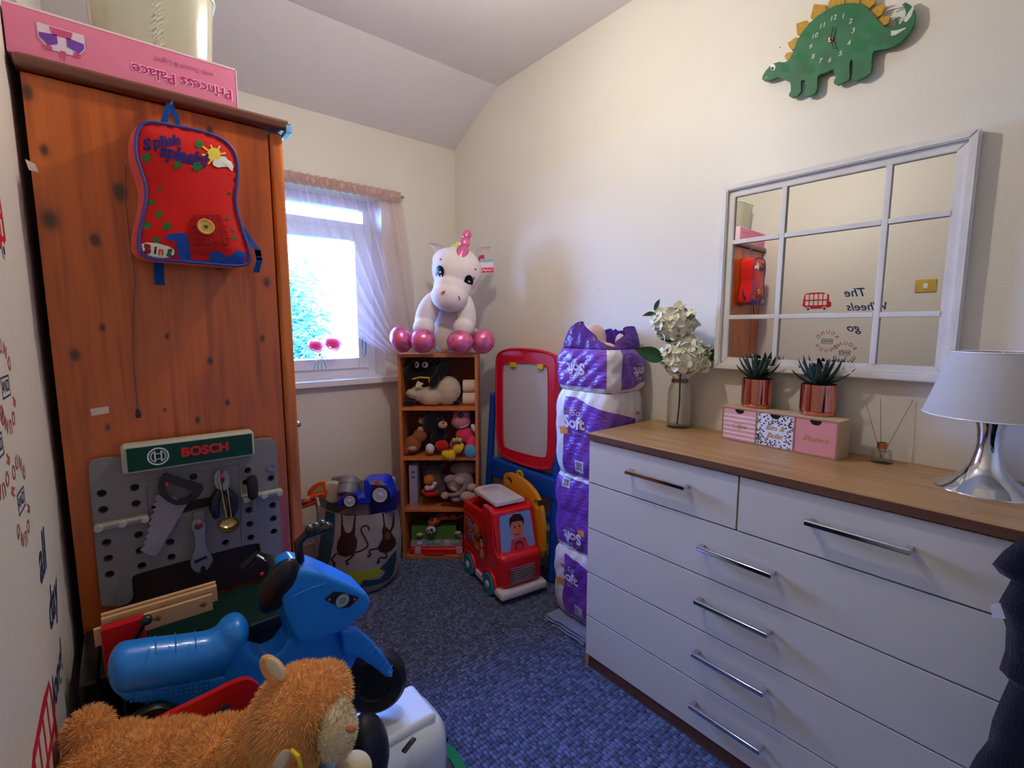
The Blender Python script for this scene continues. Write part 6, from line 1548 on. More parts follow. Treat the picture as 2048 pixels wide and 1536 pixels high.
part('plinth', MB().bb((CXF+0.004, CYR+0.017, 0.0), (CXF+0.016, CYL-0.017, 0.046), 0.001), m_oakd, chest)
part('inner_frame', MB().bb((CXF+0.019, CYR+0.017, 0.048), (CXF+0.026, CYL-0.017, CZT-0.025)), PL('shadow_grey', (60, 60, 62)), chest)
rows = [0.889, 0.731, 0.5555, 0.381, 0.2065, 0.046]
m_chr = M('chrome', (210, 215, 225), rough=0.1, metal=1.0)
def drawer(y0, y1, z0, z1, hy0, hy1, hz):
    d = part('drawer', MB().bb((CXF-0.0005, y0, z0), (CXF+0.0175, y1, z1), 0.0012), m_drw, chest)
    mb = MB(); hx = CXF-0.030
    mb.bb((hx-0.005, hy0, hz-0.007), (hx+0.007, hy1, hz+0.007), 0.003, 3)
    for y in (hy0, hy1-0.012): mb.bb((hx+0.006, y, hz-0.005), (CXF-0.0005, y+0.012, hz+0.005), 0.0015)
    part('handle', mb, m_chr, d)
YD = 0.590
g_ = 0.0024
drawer(YD+g_, CYL-g_, rows[1]+g_, rows[0], 0.735, 0.955, 0.822); drawer(CYR+g_, YD-g_, rows[1]+g_, rows[0], 0.205, 0.412, 0.822)
for i in range(1, 5): drawer(CYR+g_, CYL-g_, rows[i+1]+g_, rows[i]-g_, 0.478, 0.690, [0, 0.652, 0.483, 0.311, 0.138][i])

# ============================================================= MIRROR
MXX = XR-0.032
my0, my1, mz0, mz1 = 0.222, 0.872, 1.153, 1.793
mir = thing('window_mirror', 'large white framed mirror divided like a window into nine panes, on the right wall', 'mirror', (XR-0.016, 0.55, mz0))
m_mf = M('mirror_frame_paint', (224, 219, 214), rough=0.55, bump=0.2, bscale=200)
def mframe(y0, y1, z0, z1, w, x0, x1, bev=0.003):
    mb = MB()
    # mitred sides
    for (a, b, c_, d_) in [((y0, z0), (y1, z0), (y1-w, z0+w), (y0+w, z0+w)), ((y0, z1), (y1, z1), (y1-w, z1-w), (y0+w, z1-w)), ((y0, z0), (y0, z1), (y0+w, z1-w), (y0+w, z0+w)), ((y1, z0), (y1, z1), (y1-w, z1-w), (y1-w, z0+w))]:
        mb.prism([(x1, p[0], p[1]) for p in (a, b, c_, d_)], (-1, 0, 0), x1-x0, bev)
    return mb
fr_o = part('outer_frame', mframe(my0, my1, mz0, mz1, 0.020, MXX-0.006, XR-0.001), m_mf, mir)
part('inner_frame', mframe(my0+0.0185, my1-0.0185, mz0+0.0185, mz1-0.0185, 0.024, MXX+0.008, XR-0.004, 0.002), m_mf, mir)
gy0, gy1, gz0, gz1 = my0+0.041, my1-0.041, mz0+0.041, mz1-0.041
part('backing', MB().bb((MXX+0.022, gy0-0.004, gz0-0.004), (XR-0.006, gy1+0.004, gz1+0.004)), m_mf, mir, smooth=False)
yv = [0.402, 0.671]; zh = [1.338, 1.598]; mw = 0.0075
for y in yv: part('glazing_bar', MB().bb((MXX+0.006, y-mw, gz0), (MXX+0.018, y+mw, gz1), 0.002), m_mf, mir)
for z in zh:
    for a, b in ((gy0, yv[0]-mw), (yv[0]+mw, yv[1]-mw), (yv[1]+mw, gy1)): part('glazing_bar', MB().bb((MXX+0.006, a, z-mw), (MXX+0.018, b, z+mw), 0.002), m_mf, mir)
m_mir = M('mirror_glass', (232, 232, 228), rough=0.0, metal=1.0, noise=0.0)
ys = [gy0]+[k for y in yv for k in (y-mw+0.002, y+mw-0.002)]+[gy1]; zs = [gz0]+[k for z in zh for k in (z-mw+0.002, z+mw-0.002)]+[gz1]
for i in range(3):
    for j in range(3): part('mirror_pane', MB().bb((MXX+0.0165, ys[2*i], zs[2*j]), (MXX+0.0215, ys[2*i+1], zs[2*j+1])), m_mir, mir, smooth=False)

# the mirror hangs a touch off the wall at its far side
piv = Vector((XR-0.001, my0, 0)); RM = Matrix.Rotation(0.022, 4, 'Z')
mir.location = piv+(RM @ (Vector(mir.location)-piv)); mir.rotation_euler = (0, 0, 0.022)

# ============================================================= DINOSAUR CLOCK
DX = XR-0.024
def dc(x, y): p = onX(1500+x/5.12, y/5.12, DX); return (p.y, p.z)
m_dg = M('dino_green', (34, 104, 62), rough=0.55, noise=0.22, nscale=16); m_dy = M('dino_mustard', (186, 140, 30), rough=0.55, noise=0.05)
dn = thing('dinosaur_clock', 'green dinosaur shaped wall clock with mustard back plates, above the mirror', 'clock', (DX+0.01, 0.62, 2.2))
dno = [(130, 815), (140, 780), (170, 730), (205, 690), (240, 660), (300, 640), (360, 645), (405, 625), (440, 560), (465, 490), (490, 420), (545, 330), (620, 240), (700, 170), (790, 110), (880, 65), (980, 42), (1060, 38), (1130, 48), (1200, 85), (1260, 150), (1310, 215), (1350, 265), (1410, 298), (1470, 290), (1495, 270), (1490, 190), (1510, 195), (1520, 265), (1560, 240), (1590, 200), (1602, 140), (1590, 90), (1565, 55), (1600, 33), (1650, 60), (1690, 110), (1697, 190), (1680, 270), (1630, 350), (1560, 430), (1480, 480), (1400, 510), (1320, 520), (1275, 530), (1258, 560), (1250, 640), (1252, 700), (1235, 755), (1180, 795), (1105, 832), (1065, 828), (1040, 800), (1058, 760), (1060, 700), (1055, 630), (1042, 618), (1030, 640), (1025, 700), (1030, 780), (1018, 825), (960, 850), (900, 876), (862, 858), (870, 825), (885, 800), (865, 745), (860, 714), (830, 722), (780, 750), (720, 768), (698, 795), (695, 880), (690, 930), (670, 965), (600, 995), (562, 985), (555, 950), (575, 920), (575, 870), (568, 830), (550, 825), (530, 835), (528, 900), (530, 935), (500, 980), (440, 1004), (405, 988), (410, 965), (425, 935), (425, 880), (415, 845), (350, 815), (290, 795), (250, 812), (190, 832), (150, 832)]
mb = plate([dc(*p) for p in dno], [], lambda a, b: Vector((DX-0.006, a, b)), (1, 0, 0), 0.012); body_d = part('dino_body', mb, m_dg, dn, smooth=False)
for sp in [[(350, 575), (375, 540), (430, 530), (450, 545), (410, 618), (375, 615)], [(382, 440), (470, 378), (508, 400), (480, 495), (425, 510), (400, 480)], [(472, 240), (580, 205), (615, 240), (600, 295), (530, 355), (480, 350)], [(617, 180), (650, 50), (662, 40), (770, 50), (780, 125), (655, 212)],
           [(797, 40), (830, -30), (970, -35), (965, 45), (830, 92)], [(975, 38), (1000, -45), (1130, -40), (1118, 35), (1040, 42)], [(1140, 25), (1165, -35), (1280, -20), (1280, 30), (1215, 88)], [(1240, 110), (1290, 60), (1375, 40), (1380, 80), (1340, 150), (1290, 182)], [(1310, 205), (1350, 165), (1430, 160), (1435, 175), (1410, 240), (1350, 270)]]:
    so = part('back_plate', plate([dc(*p) for p in sp], [], lambda a, b: Vector((DX+0.001, a, b)), (1, 0, 0), 0.008), m_dy, dn, smooth=False)
    cx2 = sum(p[0] for p in sp)/len(sp); cy2 = sum(p[1] for p in sp)/len(sp); rn = random.Random(int(cx2))
    decal('dots', [[dc(*q) for q in circ(cx2+rn.uniform(-38, 38), cy2+rn.uniform(-38, 38), 4.5, 6)] for _ in range(12)], lambda a, b: Vector((DX+0.0002, a, b)), PR('dot_gold', (226, 190, 70)), so)
tsp = [[(1505, 168), (1560, 130), (1592, 80), (1602, 130), (1585, 195), (1545, 175)], [(1392, 120), (1420, 92), (1480, 68), (1575, 52), (1590, 72), (1500, 85), (1440, 96)], [(1445, 210), (1480, 180), (1540, 172), (1500, 190)]]
for sp in tsp: part('tail_spike', plate([dc(*p) for p in sp], [], lambda a, b: Vector((DX-0.001, a, b)), (1, 0, 0), 0.006), PR('spike_white', (205, 212, 200)), dn, smooth=False)
fD = lambda a, b: Vector((DX-0.0066, a, b)); fD2 = lambda a, b: Vector((DX-0.0072, a, b))
m_dw = PR('spike_white', (205, 212, 200))
decal('tail_print', [[dc(*p) for p in s_] for s_ in [[(1580, 220), (1595, 238), (1612, 232), (1655, 180), (1686, 90), (1672, 75), (1620, 150)], [(1450, 325), (1450, 378), (1500, 366), (1605, 298), (1600, 290), (1515, 318)]]], fD, m_dw, dn)
for sp in [[dc(*q) for q in circ(x, y, r, 18)] for x, y, r in [(1060, 110, 62), (1235, 300, 50), (1120, 480, 75), (1325, 440, 35), (370, 705, 42), (615, 710, 50), (580, 350, 32), (540, 590, 60)]]: decal('spot', [sp], fD, PR('dino_spot', (52, 116, 72)), dn)
decal('eye_print', [[dc(*q) for q in circ(243, 695, 25, 18, ry=33)]], fD, PR('eye_shine', (240, 245, 250)), dn)
decal('eye_print', [[dc(*q) for q in circ(240, 708, 13, 14, ry=15)]], fD2, PR('print_hair', (45, 25, 25)), dn)
decal('mouth_print', [[dc(*q) for q in l] for l in line2([(158, 808), (172, 800), (188, 792)], 5)], fD, m_dw, dn)
for s_, x, y in [('12', 858, 195), ('1', 960, 178), ('2', 1035, 228), ('3', 1062, 325), ('4', 1018, 452), ('5', 932, 558), ('6', 822, 625), ('7', 727, 633), ('8', 652, 588), ('9', 627, 490), ('10', 668, 378), ('11', 748, 272)]:
    c = dc(x, y); fn_ = (lambda c: lambda a, b: Vector((DX-0.0068, c[0]-a, c[1]+b)))(c)
    lettering('numeral', s_, 0.0180, fn_, m_dw, dn, T2(0, 0, 0), bold=0.0002, shear=0.15)
c = dc(840, 415)
for px_, py_, w in ((872, 295, 0.0032), (880, 520, 0.0026)):
    q = dc(px_, py_); mb = MB(); mb.prism([Vector((DX-0.016, p[0], p[1])) for p in [(c[0]-w/2, c[1]), (c[0]+w/2, c[1]), (q[0]+w/2, q[1]), (q[0]-w/2, q[1])]], (1, 0, 0), 0.0015); part('hand', mb, m_blk, dn, smooth=False)
part('hub', MB().lathe((DX-0.006, c[0], c[1]), [(0, 0), (0.007, 0), (0.007, 0.004), (0.004, 0.005), (0.0035, 0.013), (0, 0.014)], (-1, 0, 0), 18), M('copper', (214, 130, 100), rough=0.2, metal=1.0), dn)

# ============================================================= LAMP
lpx, lpy = 1.565, 0.132
tl = thing('table_lamp', 'table lamp with white tapered shade and flared chrome base on the oak top', 'lamp', (lpx, lpy, CZT))
part('lamp_base', MB().lathe((lpx, lpy, CZT), [(0, 0.0), (0.092, 0.0), (0.0915, 0.003), (0.070, 0.014), (0.046, 0.034), (0.030, 0.062), (0.023, 0.095), (0.0215, 0.120), (0.024, 0.145), (0.029, 0.165), (0.030, 0.175), (0, 0.176)], seg=56), m_chr, tl, ang=60)
part('lamp_holder', MB().cyl((lpx, lpy, CZT+0.176), (lpx, lpy, CZT+0.225), 0.014, bev=0.002), m_white, tl)
t = NT('lamp_shade'); t.t.nodes.remove(t.b)
dd1 = t.n('BsdfDiffuse', {0: lin((240, 238, 236))}); dd2 = t.n('BsdfTranslucent', {0: lin((226, 216, 205))}); mx = t.n('MixShader', {0: 0.3, 1: dd1.outputs[0], 2: dd2.outputs[0]}); t.l(mx.outputs[0], t.out.inputs[0])
mb = MB(); mb.grid(lambda u, v: Vector((lpx+(0.126-0.043*v)*math.cos(2*PI*u), lpy+(0.126-0.043*v)*math.sin(2*PI*u), 1.095+0.150*v)), 64, 6, closed_u=True, thick=0.0015)
part('shade', mb, t.m, tl)
mb = MB()
for z, r in ((1.096, 0.1255), (1.2445, 0.0835)): mb.tube([(lpx+r*math.cos(2*PI*i/48), lpy+r*math.sin(2*PI*i/48), z) for i in range(48)], 0.0016, 6, closed=True)
for i in range(3): mb.tube([(lpx, lpy, 1.235), (lpx+0.083*math.cos(2.1*i), lpy+0.083*math.sin(2.1*i), 1.2425)], 0.0014, 6)
mb.tube([(lpx, lpy, 1.14), (lpx, lpy, 1.236)], 0.003, 6)
part('shade_ring', mb, m_white, tl)

# ============================================================= SMALL DRAWER BOX
A_, B2_, C2_ = onZ(1442, 876, CZT), onZ(1672, 922, CZT), onZ(1699, 905, CZT)
dxn = (B2_-A_).normalized(); dyn = Vector((-dxn.y, dxn.x, 0))*1.0      # along the front, then towards the wall
if dyn.x < 0: dyn = -dyn
WB, DBx = (B2_-A_).length, 0.085
HB = 0.075
zz = onD(1442, 812, A_.dot(HD)).z-CZT; HB = zz
MBX = Matrix(((dxn.x, dyn.x, 0, A_.x), (dxn.y, dyn.y, 0, A_.y), (0, 0, 1, CZT+0.0003), (0, 0, 0, 1)))
dbx = thing('trinket_drawers', 'small wooden desktop box with three patterned drawers on the oak top', 'drawer box', MBX @ Vector((WB/2, DBx/2, 0)))
m_ply = M('plain_wood', (206, 176, 140), rough=0.6); m_plye = M('mdf_edge', (160, 112, 80), rough=0.6)
th_ = 0.0045
mb = MB(MBX); mb.bb((0, 0.0008, 0), (WB, DBx, th_)); mb.bb((0, 0.0008, HB-th_), (WB, DBx, HB)); mb.bb((0, DBx-th_, th_), (WB, DBx, HB-th_))
dv = [0, 0.333, 0.667, 1.0]
for i, k in enumerate(dv): x = k*(WB-th_); mb.bb((x, 0.0008, th_), (x+th_, DBx-th_, HB-th_))
part('case', mb, m_ply, dbx, smooth=False)
mb = MB(MBX); mb.bb((0, 0, 0), (WB, 0.0008, th_)); mb.bb((0, 0, HB-th_), (WB, 0.0008, HB))
for i, k in enumerate(dv): x = k*(WB-th_); mb.bb((x, 0, th_), (x+th_, 0.0008, HB-th_))
part('front_edge', mb, m_plye, dbx, smooth=False)
cols = [PR('stripe_pink', (226, 158, 148)), PR('leopard_white', (226, 222, 226)), PR('dot_pink', (218, 140, 134))]
gold = M('gold_print', (206, 160, 106), rough=0.35, metal=0.3)
dw = (WB-4*th_)/3; dhh = HB-2*th_
for i in range(3):
    x0 = th_+i*(dw+th_)+0.0004 if i else th_+0.0004; x0 = dv[i]*(WB-th_)+th_+0.0005; w_ = dv[i+1]*(WB-th_)-x0-0.0005
    nc = x0+w_/2; rr = 0.0165
    out = [(x0, th_+0.0005), (x0+w_, th_+0.0005), (x0+w_, HB-th_-0.0005)]+[(nc+rr*math.cos(t_), HB-th_-0.0005-rr*0.9*math.sin(t_)) for t_ in [PI*k/12 for k in range(13)]]+[(x0, HB-th_-0.0005)]
    dro = part('drawer', plate(out, [], lambda a, b: MBX @ Vector((a, 0.001, b)), dyn, 0.004), cols[i], dbx, smooth=False, label=['pink and white striped drawer', 'white drawer with dark animal spots', 'pink drawer with tiny dots'][i])
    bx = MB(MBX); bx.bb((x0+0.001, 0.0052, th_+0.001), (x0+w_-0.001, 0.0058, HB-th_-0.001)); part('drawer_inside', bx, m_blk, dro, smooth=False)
    fw = (lambda l: lambda a, b: MBX @ Vector((a, 0.001-l, b)))
    if i == 0:
        decal('stripe_print', [[(x0, th_+(k+0.35)*dhh/7), (x0+w_, th_+(k+0.35)*dhh/7), (x0+w_, th_+(k+0.72)*dhh/7), (x0, th_+(k+0.72)*dhh/7)] for k in range(6)], fw(0.0004), PR('stripe_cream', (234, 214, 204)), dro)
    if i == 1:
        rn = random.Random(12); spots = []
        while len(spots) < 64:
            u, v = x0+rn.uniform(0.004, w_-0.004), th_+rn.uniform(0.004, dhh-0.004)
            if math.hypot(u-nc, v-(HB-th_)) < rr+0.005 or (abs(u-nc) < w_*0.29 and abs(v-HB*0.46) < 0.024): continue
            if any(math.hypot(u-a, v-b) < 0.0098 for a, b, _ in spots): 
                if rn.random() < 0.992: continue
            spots.append((u, v, rn.uniform(0, 6.3)))
        pol = []
        for u, v, a in spots:
            if rn.random() < 0.5: pol.append(leafy(u, v, 0.0046, 3, a))
            else: pol += ring2(u, v, 0.0028, 0.0054, 8, a=a, b=a+4.4)
        decal('spot_print', pol, fw(0.0004), PR('spot_black', (26, 22, 26)), dro)
        decal('heart_print', [circ(u+0.0002, v, 0.0010, 6) for u, v, a in spots[::4]], fw(0.0007), PR('stripe_pink', (226, 158, 148)), dro)
    if i == 2:
        rn = random.Random(2); decal('dot_print', [circ(x0+rn.uniform(0.002, w_-0.002), th_+rn.uniform(0.002, dhh-0.014), 0.0006, 5) for _ in range(120)], fw(0.0004), PR('stripe_cream', (234, 214, 204)), dro)
    words = [[('Clips', 0.0)], [('Bits &', 0.013), ('Bobs', -0.012)], [('Elastics', 0.0)]][i]
    for s_, dz in words:
        lettering('lettering', s_, 0.024, fw(0.0009), gold, dro, T2(nc, HB*0.46+dz), shear=0.35, bold=0.00025, width=w_*[0.44, 0.52, 0.62][i]*(0.85 if s_ == 'Bobs' else 1))

# ============================================================= SUCCULENTS IN COPPER POTS
m_cop = M('rose_gold', (224, 142, 122), rough=0.12, metal=1.0, noise=0.02); m_suc = M('succulent', (34, 62, 48), rough=0.5, noise=0.2)
def succ(px, pyb, pyt, rpx, label, seed):
    zt2 = CZT+0.0003+HB+0.0003
    c = onX(px, pyb-4, 1.664); c.z = zt2; d = c.dot(HD); r = Rr(rpx, d)*0.97; h = onD(px, pyt, d).z-zt2
    s = thing('potted_succulent', label, 'plant', (c.x, c.y, zt2), 'succulents in copper pots')
    part('pot', MB().lathe((c.x, c.y, zt2), [(0, 0), (r*0.93, 0), (r*0.97, 0.003), (r*0.97, 0.010), (r*0.94, 0.012), (r, 0.015), (r, h), (r-0.0025, h), (r-0.0025, h-0.006), (0, h-0.006)], seg=40), m_cop, s)
    part('soil', MB().lathe((c.x, c.y, zt2+h-0.0055), [(0, 0), (r-0.003, 0), (r-0.003, 0.002), (0, 0.003)], seg=24), M('soil', (30, 24, 20), rough=1.0), s)
    rn = random.Random(seed); vs = []
    for k in range(22):
        a = k*2.399+rn.uniform(-0.2, 0.2); el = 0.30+1.1*(k/22)**0.8+rn.uniform(-0.1, 0.1); L = r*(2.15-0.45*(k/22))*rn.uniform(0.85, 1.12); w = r*0.30
        def leaf(u, v, a=a, el=el, L=L, w=w):
            t_ = v; bend = el+0.35*(t_-0.4) if el < 0.9 else el
            p = Vector((L*t_*math.cos(bend), 0, L*t_*math.sin(bend)+0.002)); ww = w*(1-t_)**0.7*(0.75+0.6*t_)
            ang = 2*PI*u; off = Vector((-math.sin(bend)*math.sin(ang)*ww*0.35, math.cos(ang)*ww, math.cos(bend)*math.sin(ang)*ww*0.35))
            q = Matrix.Rotation(a, 3, 'Z') @ (p+off+Vector((r*0.12, 0, 0))); q = Vector((c.x, c.y, zt2+h-0.004))+q; q.x = min(q.x, MXX-0.008+0.0*q.x) if q.z > mz0-0.004 else min(q.x, XR-0.004); return q
        mb = MB(); mb.grid(leaf, 6, 7, closed_u=True); part('leaf', mb, m_suc, s, fixn=True, ang=180)
    return s
succ(1512, 812, 757, 29, 'spiky green succulent in a copper pot above the striped drawer', 3)
succ(1634, 829, 768, 33, 'spiky green succulent in a copper pot above the pink dotted drawer', 9)

# ============================================================= VASE WITH WHITE FLOWERS
vx, vy = 1.648, 0.990
vd = Vector((vx, vy, 0)).dot(HD)
vs_ = thing('flower_vase', 'clear glass bottle vase holding two cream artificial hydrangea heads', 'vase', (vx, vy, CZT))
t = NT('bottle_glass'); t.b.inputs['Base Color'].default_value = (0.92, 0.95, 0.93, 1); t.b.inputs['Roughness'].default_value = 0.03; t.b.inputs['Transmission Weight'].default_value = 1.0; t.b.inputs['IOR'].default_value = 1.35; t.b.inputs['Alpha'].default_value = 0.55; m_bg = t.m
rv = 0.043; hv = onD(1358, 752, vd).z-CZT
part('glass_bottle', MB().lathe((vx, vy, CZT), [(0, 0.0), (rv-0.003, 0.0), (rv, 0.004), (rv, hv*0.66), (rv*0.93, hv*0.76), (rv*0.68, hv*0.88), (rv*0.62, hv*0.92), (rv*0.66, hv), (rv*0.60, hv), (rv*0.55, hv*0.92), (rv*0.62, hv*0.87), (rv*0.86, hv*0.75), (rv*0.92, hv*0.64), (rv*0.92, 0.008), (0, 0.007)], seg=40), m_bg, vs_, ang=50)
mb = MB()
for z in (0.885, 0.905, 0.925): mb.tube([(vx+rv*0.70*math.cos(2*PI*i/24), vy+rv*0.70*math.sin(2*PI*i/24), CZT+hv*z+0.0007*math.sin(i*2.1)) for i in range(24)], 0.0016, 6, closed=True)
mb.tube([(vx-rv*0.7, vy+0.002, CZT+hv*0.92), (vx-rv*0.95, vy+0.006, CZT+hv*0.97), (vx-rv*0.8, vy+0.01, CZT+hv*0.90)], 0.0012, 6)
part('twine', mb, M('twine', (120, 88, 60), rough=0.9), vs_)
m_st = M('dark_stem', (60, 84, 50)); fl2 = thing('hydrangea_stems', 'cream hydrangea heads on one stem with dark green leaves standing in the glass bottle', 'flowers', (vx, vy, CZT+0.01))
h1, h2 = onD(1370, 712, vd-0.045), onD(1347, 645, vd-0.040)
mb = MB(); mb.tube([(vx-0.004, vy+0.002, CZT+0.012), (vx+0.002, vy, CZT+hv*0.5), (vx, vy, CZT+hv), h1], 0.003, 8); mb.tube([(vx, vy, CZT+hv), onD(1345, 690, vd), h2], 0.0025, 8)
mb.tube([onD(1325, 650, vd), onD(1310, 626, vd), onD(1318, 604, vd)], 0.0013, 6); mb.tube([onD(1310, 626, vd), onD(1294, 632, vd)], 0.0010, 6)
part('stem', mb, m_st, fl2)
m_pet = M('petal_cream', (244, 242, 216), rough=0.7, noise=0.07, nscale=30, sheen=0.1); m_pet2 = M('petal_centre', (214, 214, 140), rough=0.7)
def hyd(c, rx, rz, n, seed):
    rn = random.Random(seed); mb = MB(); V = []; F = []
    for k in range(n):
        ph = math.acos(1-2*(k+0.5)/n); a = k*2.39996
        nrm = Vector((math.sin(ph)*math.cos(a), math.sin(ph)*math.sin(a), math.cos(ph)))
        p = c+VR @ Vector((nrm.x*rx, nrm.y*rx*0.68, nrm.z*rz))*rn.uniform(0.78, 1.0); nw = VR @ nrm
        t1 = nw.orthogonal().normalized(); t2 = nw.cross(t1); rot = rn.uniform(0, 6.3)
        for j in range(4):
            b = rot+j*PI/2; d = t1*math.cos(b)+t2*math.sin(b); s = t2*math.cos(b)-t1*math.sin(b); L = rn.uniform(0.022, 0.034); cu_ = rn.uniform(-0.3, 0.7)
            n0 = len(V)
            for jj in range(4):
                f = jj/3; w = L*0.62*math.sin(PI*(0.12+0.76*f))
                q = p+d*L*f+nw*(L*cu_*f*f)
                V += [q-s*w+nw*rn.uniform(-.1, .1)*L, q+nw*0.12*L, q+s*w+nw*rn.uniform(-.1, .1)*L]
            for jj in range(3):
                for i2 in range(2): a0 = n0+jj*3+i2; F.append((a0, a0+1, a0+4, a0+3))
    V = [Vector((min(v.x, XR-0.003), v.y, v.z)) for v in V]; mb.raw(V, F); return mb
for c, rx, rz, s in ((h1, 0.094, 0.074, 1), (h2, 0.084, 0.058, 2)):
    hh_ = part('flower_head', hyd(c, rx*0.88, rz*0.88, 84, s), m_pet, fl2, fixn=False, ang=180)
    part('flower_core', MB().sph(c, (rx*0.66, rx*0.5, rz*0.66)), m_pet2, hh_)
m_lf = M('leaf_dark_green', (36, 84, 48), rough=0.5, noise=0.15)
def leafat(tip, base, w, dz=0.0, cup=0.3):
    a = tip-base; n = a.cross(HD).normalized()
    def f(u, v):
        ww = w*math.sin(PI*min(1, v**0.8))*(1-0.15*v)
        return base+a*v+n*((u-0.5)*2*ww)+HD*(-abs(u-0.5)*2*ww*cup)+Vector((0, 0, dz*math.sin(PI*v)))
    mb = MB(); mb.grid(f, 6, 12); return mb
for tip, base, w in [((1268, 698), (1326, 720), 0.030), ((1447, 708), (1405, 715), 0.022), ((1412, 733), (1418, 700), 0.012), ((1320, 678), (1356, 684), 0.014), ((1284, 632), (1312, 628), 0.009), ((1320, 598), (1308, 622), 0.009)]:
    part('leaf', leafat(onD(*tip, vd-0.04), onD(*base, vd-0.045), w, 0.004), m_lf, fl2, fixn=False, ang=180)

# ============================================================= REED DIFFUSER
fx, fy = 1.655, 0.352; fd = Vector((fx, fy, 0)).dot(HD)
df = thing('reed_diffuser', 'small clear glass reed diffuser with copper collar between the drawer box and lamp', 'diffuser', (fx, fy, CZT))
kx = fd/FPX
part('glass_bottle', MB().lathe((fx, fy, CZT), [(0, 0), (0.024, 0), (0.026, 0.003), (0.025, 0.012), (0.022, 0.034), (0.021, 0.037), (0.011, 0.040), (0.010, 0.044), (0.008, 0.044), (0.009, 0.038), (0.019, 0.034), (0.022, 0.010), (0.018, 0.007), (0, 0.006)], seg=36), m_bg, df, ang=50)
part('collar', MB().lathe((fx, fy, CZT+0.041), [(0.0085, 0), (0.0118, 0), (0.0118, 0.017), (0.0085, 0.017)], seg=24), M('copper', (214, 130, 100), rough=0.2, metal=1.0), df)
for x, y in ((1761, 796), (1826, 800), (1732, 805)):
    part('reed', MB().cyl((fx, fy, CZT+0.012), onD(x, y, fd+(0.02 if x < 1750 else 0)), 0.0009, seg=6), M('reed', (150, 120, 90), rough=0.8), df)

# ============================================================= DARK GARMENT hanging at the right edge, white label
gm = thing('dark_cardigan', 'dark navy garment hanging at the right edge in front of the chest', 'clothing', (1.19, 0.0, 0.0))
m_gar = FB('navy_knit', (24, 22, 36), bump=0.7, bscale=260)
prof = [(2075, 1040), (2048, 1072), (2006, 1102), (1984, 1128), (1999, 1146), (2022, 1160), (2006, 1188), (1996, 1206), (2004, 1228), (2012, 1256), (2010, 1300), (1998, 1338), (2010, 1350), (2018, 1360), (2000, 1400), (1984, 1440), (1976, 1480), (1952, 1510), (1938, 1536), (1965, 1570), (1950, 1640)]
GP = [onX(x, y, 1.175) for x, y in prof]
def garf(u, v):
    k = v*(len(GP)-1); i = min(int(k), len(GP)-2); e = GP[i].lerp(GP[i+1], k-i)
    if u < 0.5:   # near layer
        s = u/0.5; w = 0.36*(1-s)
        return Vector((1.155+0.040*math.sin(PI*s)*0-0.045*math.sin(PI*(1-s)*0.5)*1.0+0.012*math.sin((1-s)*18+e.z*12)*(1-s), e.y-w, e.z+0.06*(1-s)*(1-v)))
    s = (u-0.5)/0.5; w = 0.36*s
    return Vector((1.175+0.07*math.sin(PI*s*0.5)+0.010*math.sin(s*16+e.z*15)*s, e.y-w, e.z+0.06*s*(1-v)))
mb = MB(); mb.grid(garf, 40, 60, thick=0.004); part('garment_cloth', mb, m_gar, gm, ang=180)
mb = MB(); mb.tube([(1.19, -0.05, 1.02), (1.19, -0.25, 1.06), (1.19, -0.42, 1.02)], 0.016, 12); part('shoulder_fold', mb, m_gar, gm)
mb = MB(); mb.prism([onX(x, y, 1.170) for x, y in [(1980, 1212), (1998, 1206), (2012, 1212), (2014, 1238), (1985, 1236)]], (1, 0, 0), 0.0008); part('care_label', mb, PR('label_cloth', (225, 222, 235)), gm, smooth=False)
# the clothes stand it hangs on (out of frame)
st_ = thing('clothes_stand', 'slim clothes stand out of view that carries the dark garment', 'stand', (1.19, -0.25, 0))
mb = MB(); mb.cyl((1.19, -0.25, 0.012), (1.19, -0.25, 1.03), 0.011); part('pole', mb, m_oakd, st_)
part('base', MB().lathe((1.19, -0.25, 0), [(0, 0), (0.11, 0), (0.11, 0.008), (0.02, 0.014), (0, 0.014)]), m_oakd, st_)

# ============================================================= LEFT WALL: stickers, switch
def stick(name, label, parts_, o):
    pass
def wlf(y0, z0, l=0.0006): return lambda a, b: Vector((XL+l, y0+a, z0+b))
m_sr, m_sn, m_sg = PR('sticker_red', (196, 34, 52)), PR('sticker_navy', (44, 54, 100)), PR('sticker_rust', (190, 96, 80))
def bus(y, z, s, label):
    b = thing('bus_sticker', label, 'wall sticker', (XL, y, z))
    f = wlf(y, z)
    outer = sm([(-0.5, -0.28), (-0.5, -0.02), (-0.42, -0.02), (-0.40, 0.34), (0.38, 0.36), (0.46, 0.22), (0.50, -0.28)], 1)
    wins = [[(-0.34+k*0.155, 0.08), (-0.22+k*0.155, 0.08), (-0.22+k*0.155, 0.29), (-0.34+k*0.155, 0.29)] for k in range(5)]+[[(-0.34+k*0.155, -0.14), (-0.22+k*0.155, -0.14), (-0.22+k*0.155, 0.03), (-0.34+k*0.155, 0.03)] for k in range(5)]
    mb = plate([(p[0]*s, p[1]*s) for p in outer], [[(q[0]*s, q[1]*s) for q in w] for w in wins], wlf(y, z, 0.0001), (1, 0, 0), 0.0005)
    part('bus_print', mb, m_sr, b, smooth=False)
    decal('wheel_print', [circ(-0.28*s, -0.28*s, 0.085*s, 16), circ(0.28*s, -0.28*s, 0.085*s, 16)], wlf(y, z, 0.0009), PR('spike_white', (205, 212, 200)), b)
    decal('wheel_print', [circ(-0.28*s, -0.28*s, 0.045*s, 12), circ(0.28*s, -0.28*s, 0.045*s, 12)], wlf(y, z, 0.0013), m_sn, b)
bus(1.075, 1.470, 0.165, 'small red double-decker bus wall sticker, the upper one of two')
bus(0.93, 0.62, 0.30, 'large red double-decker bus wall sticker low on the left wall')
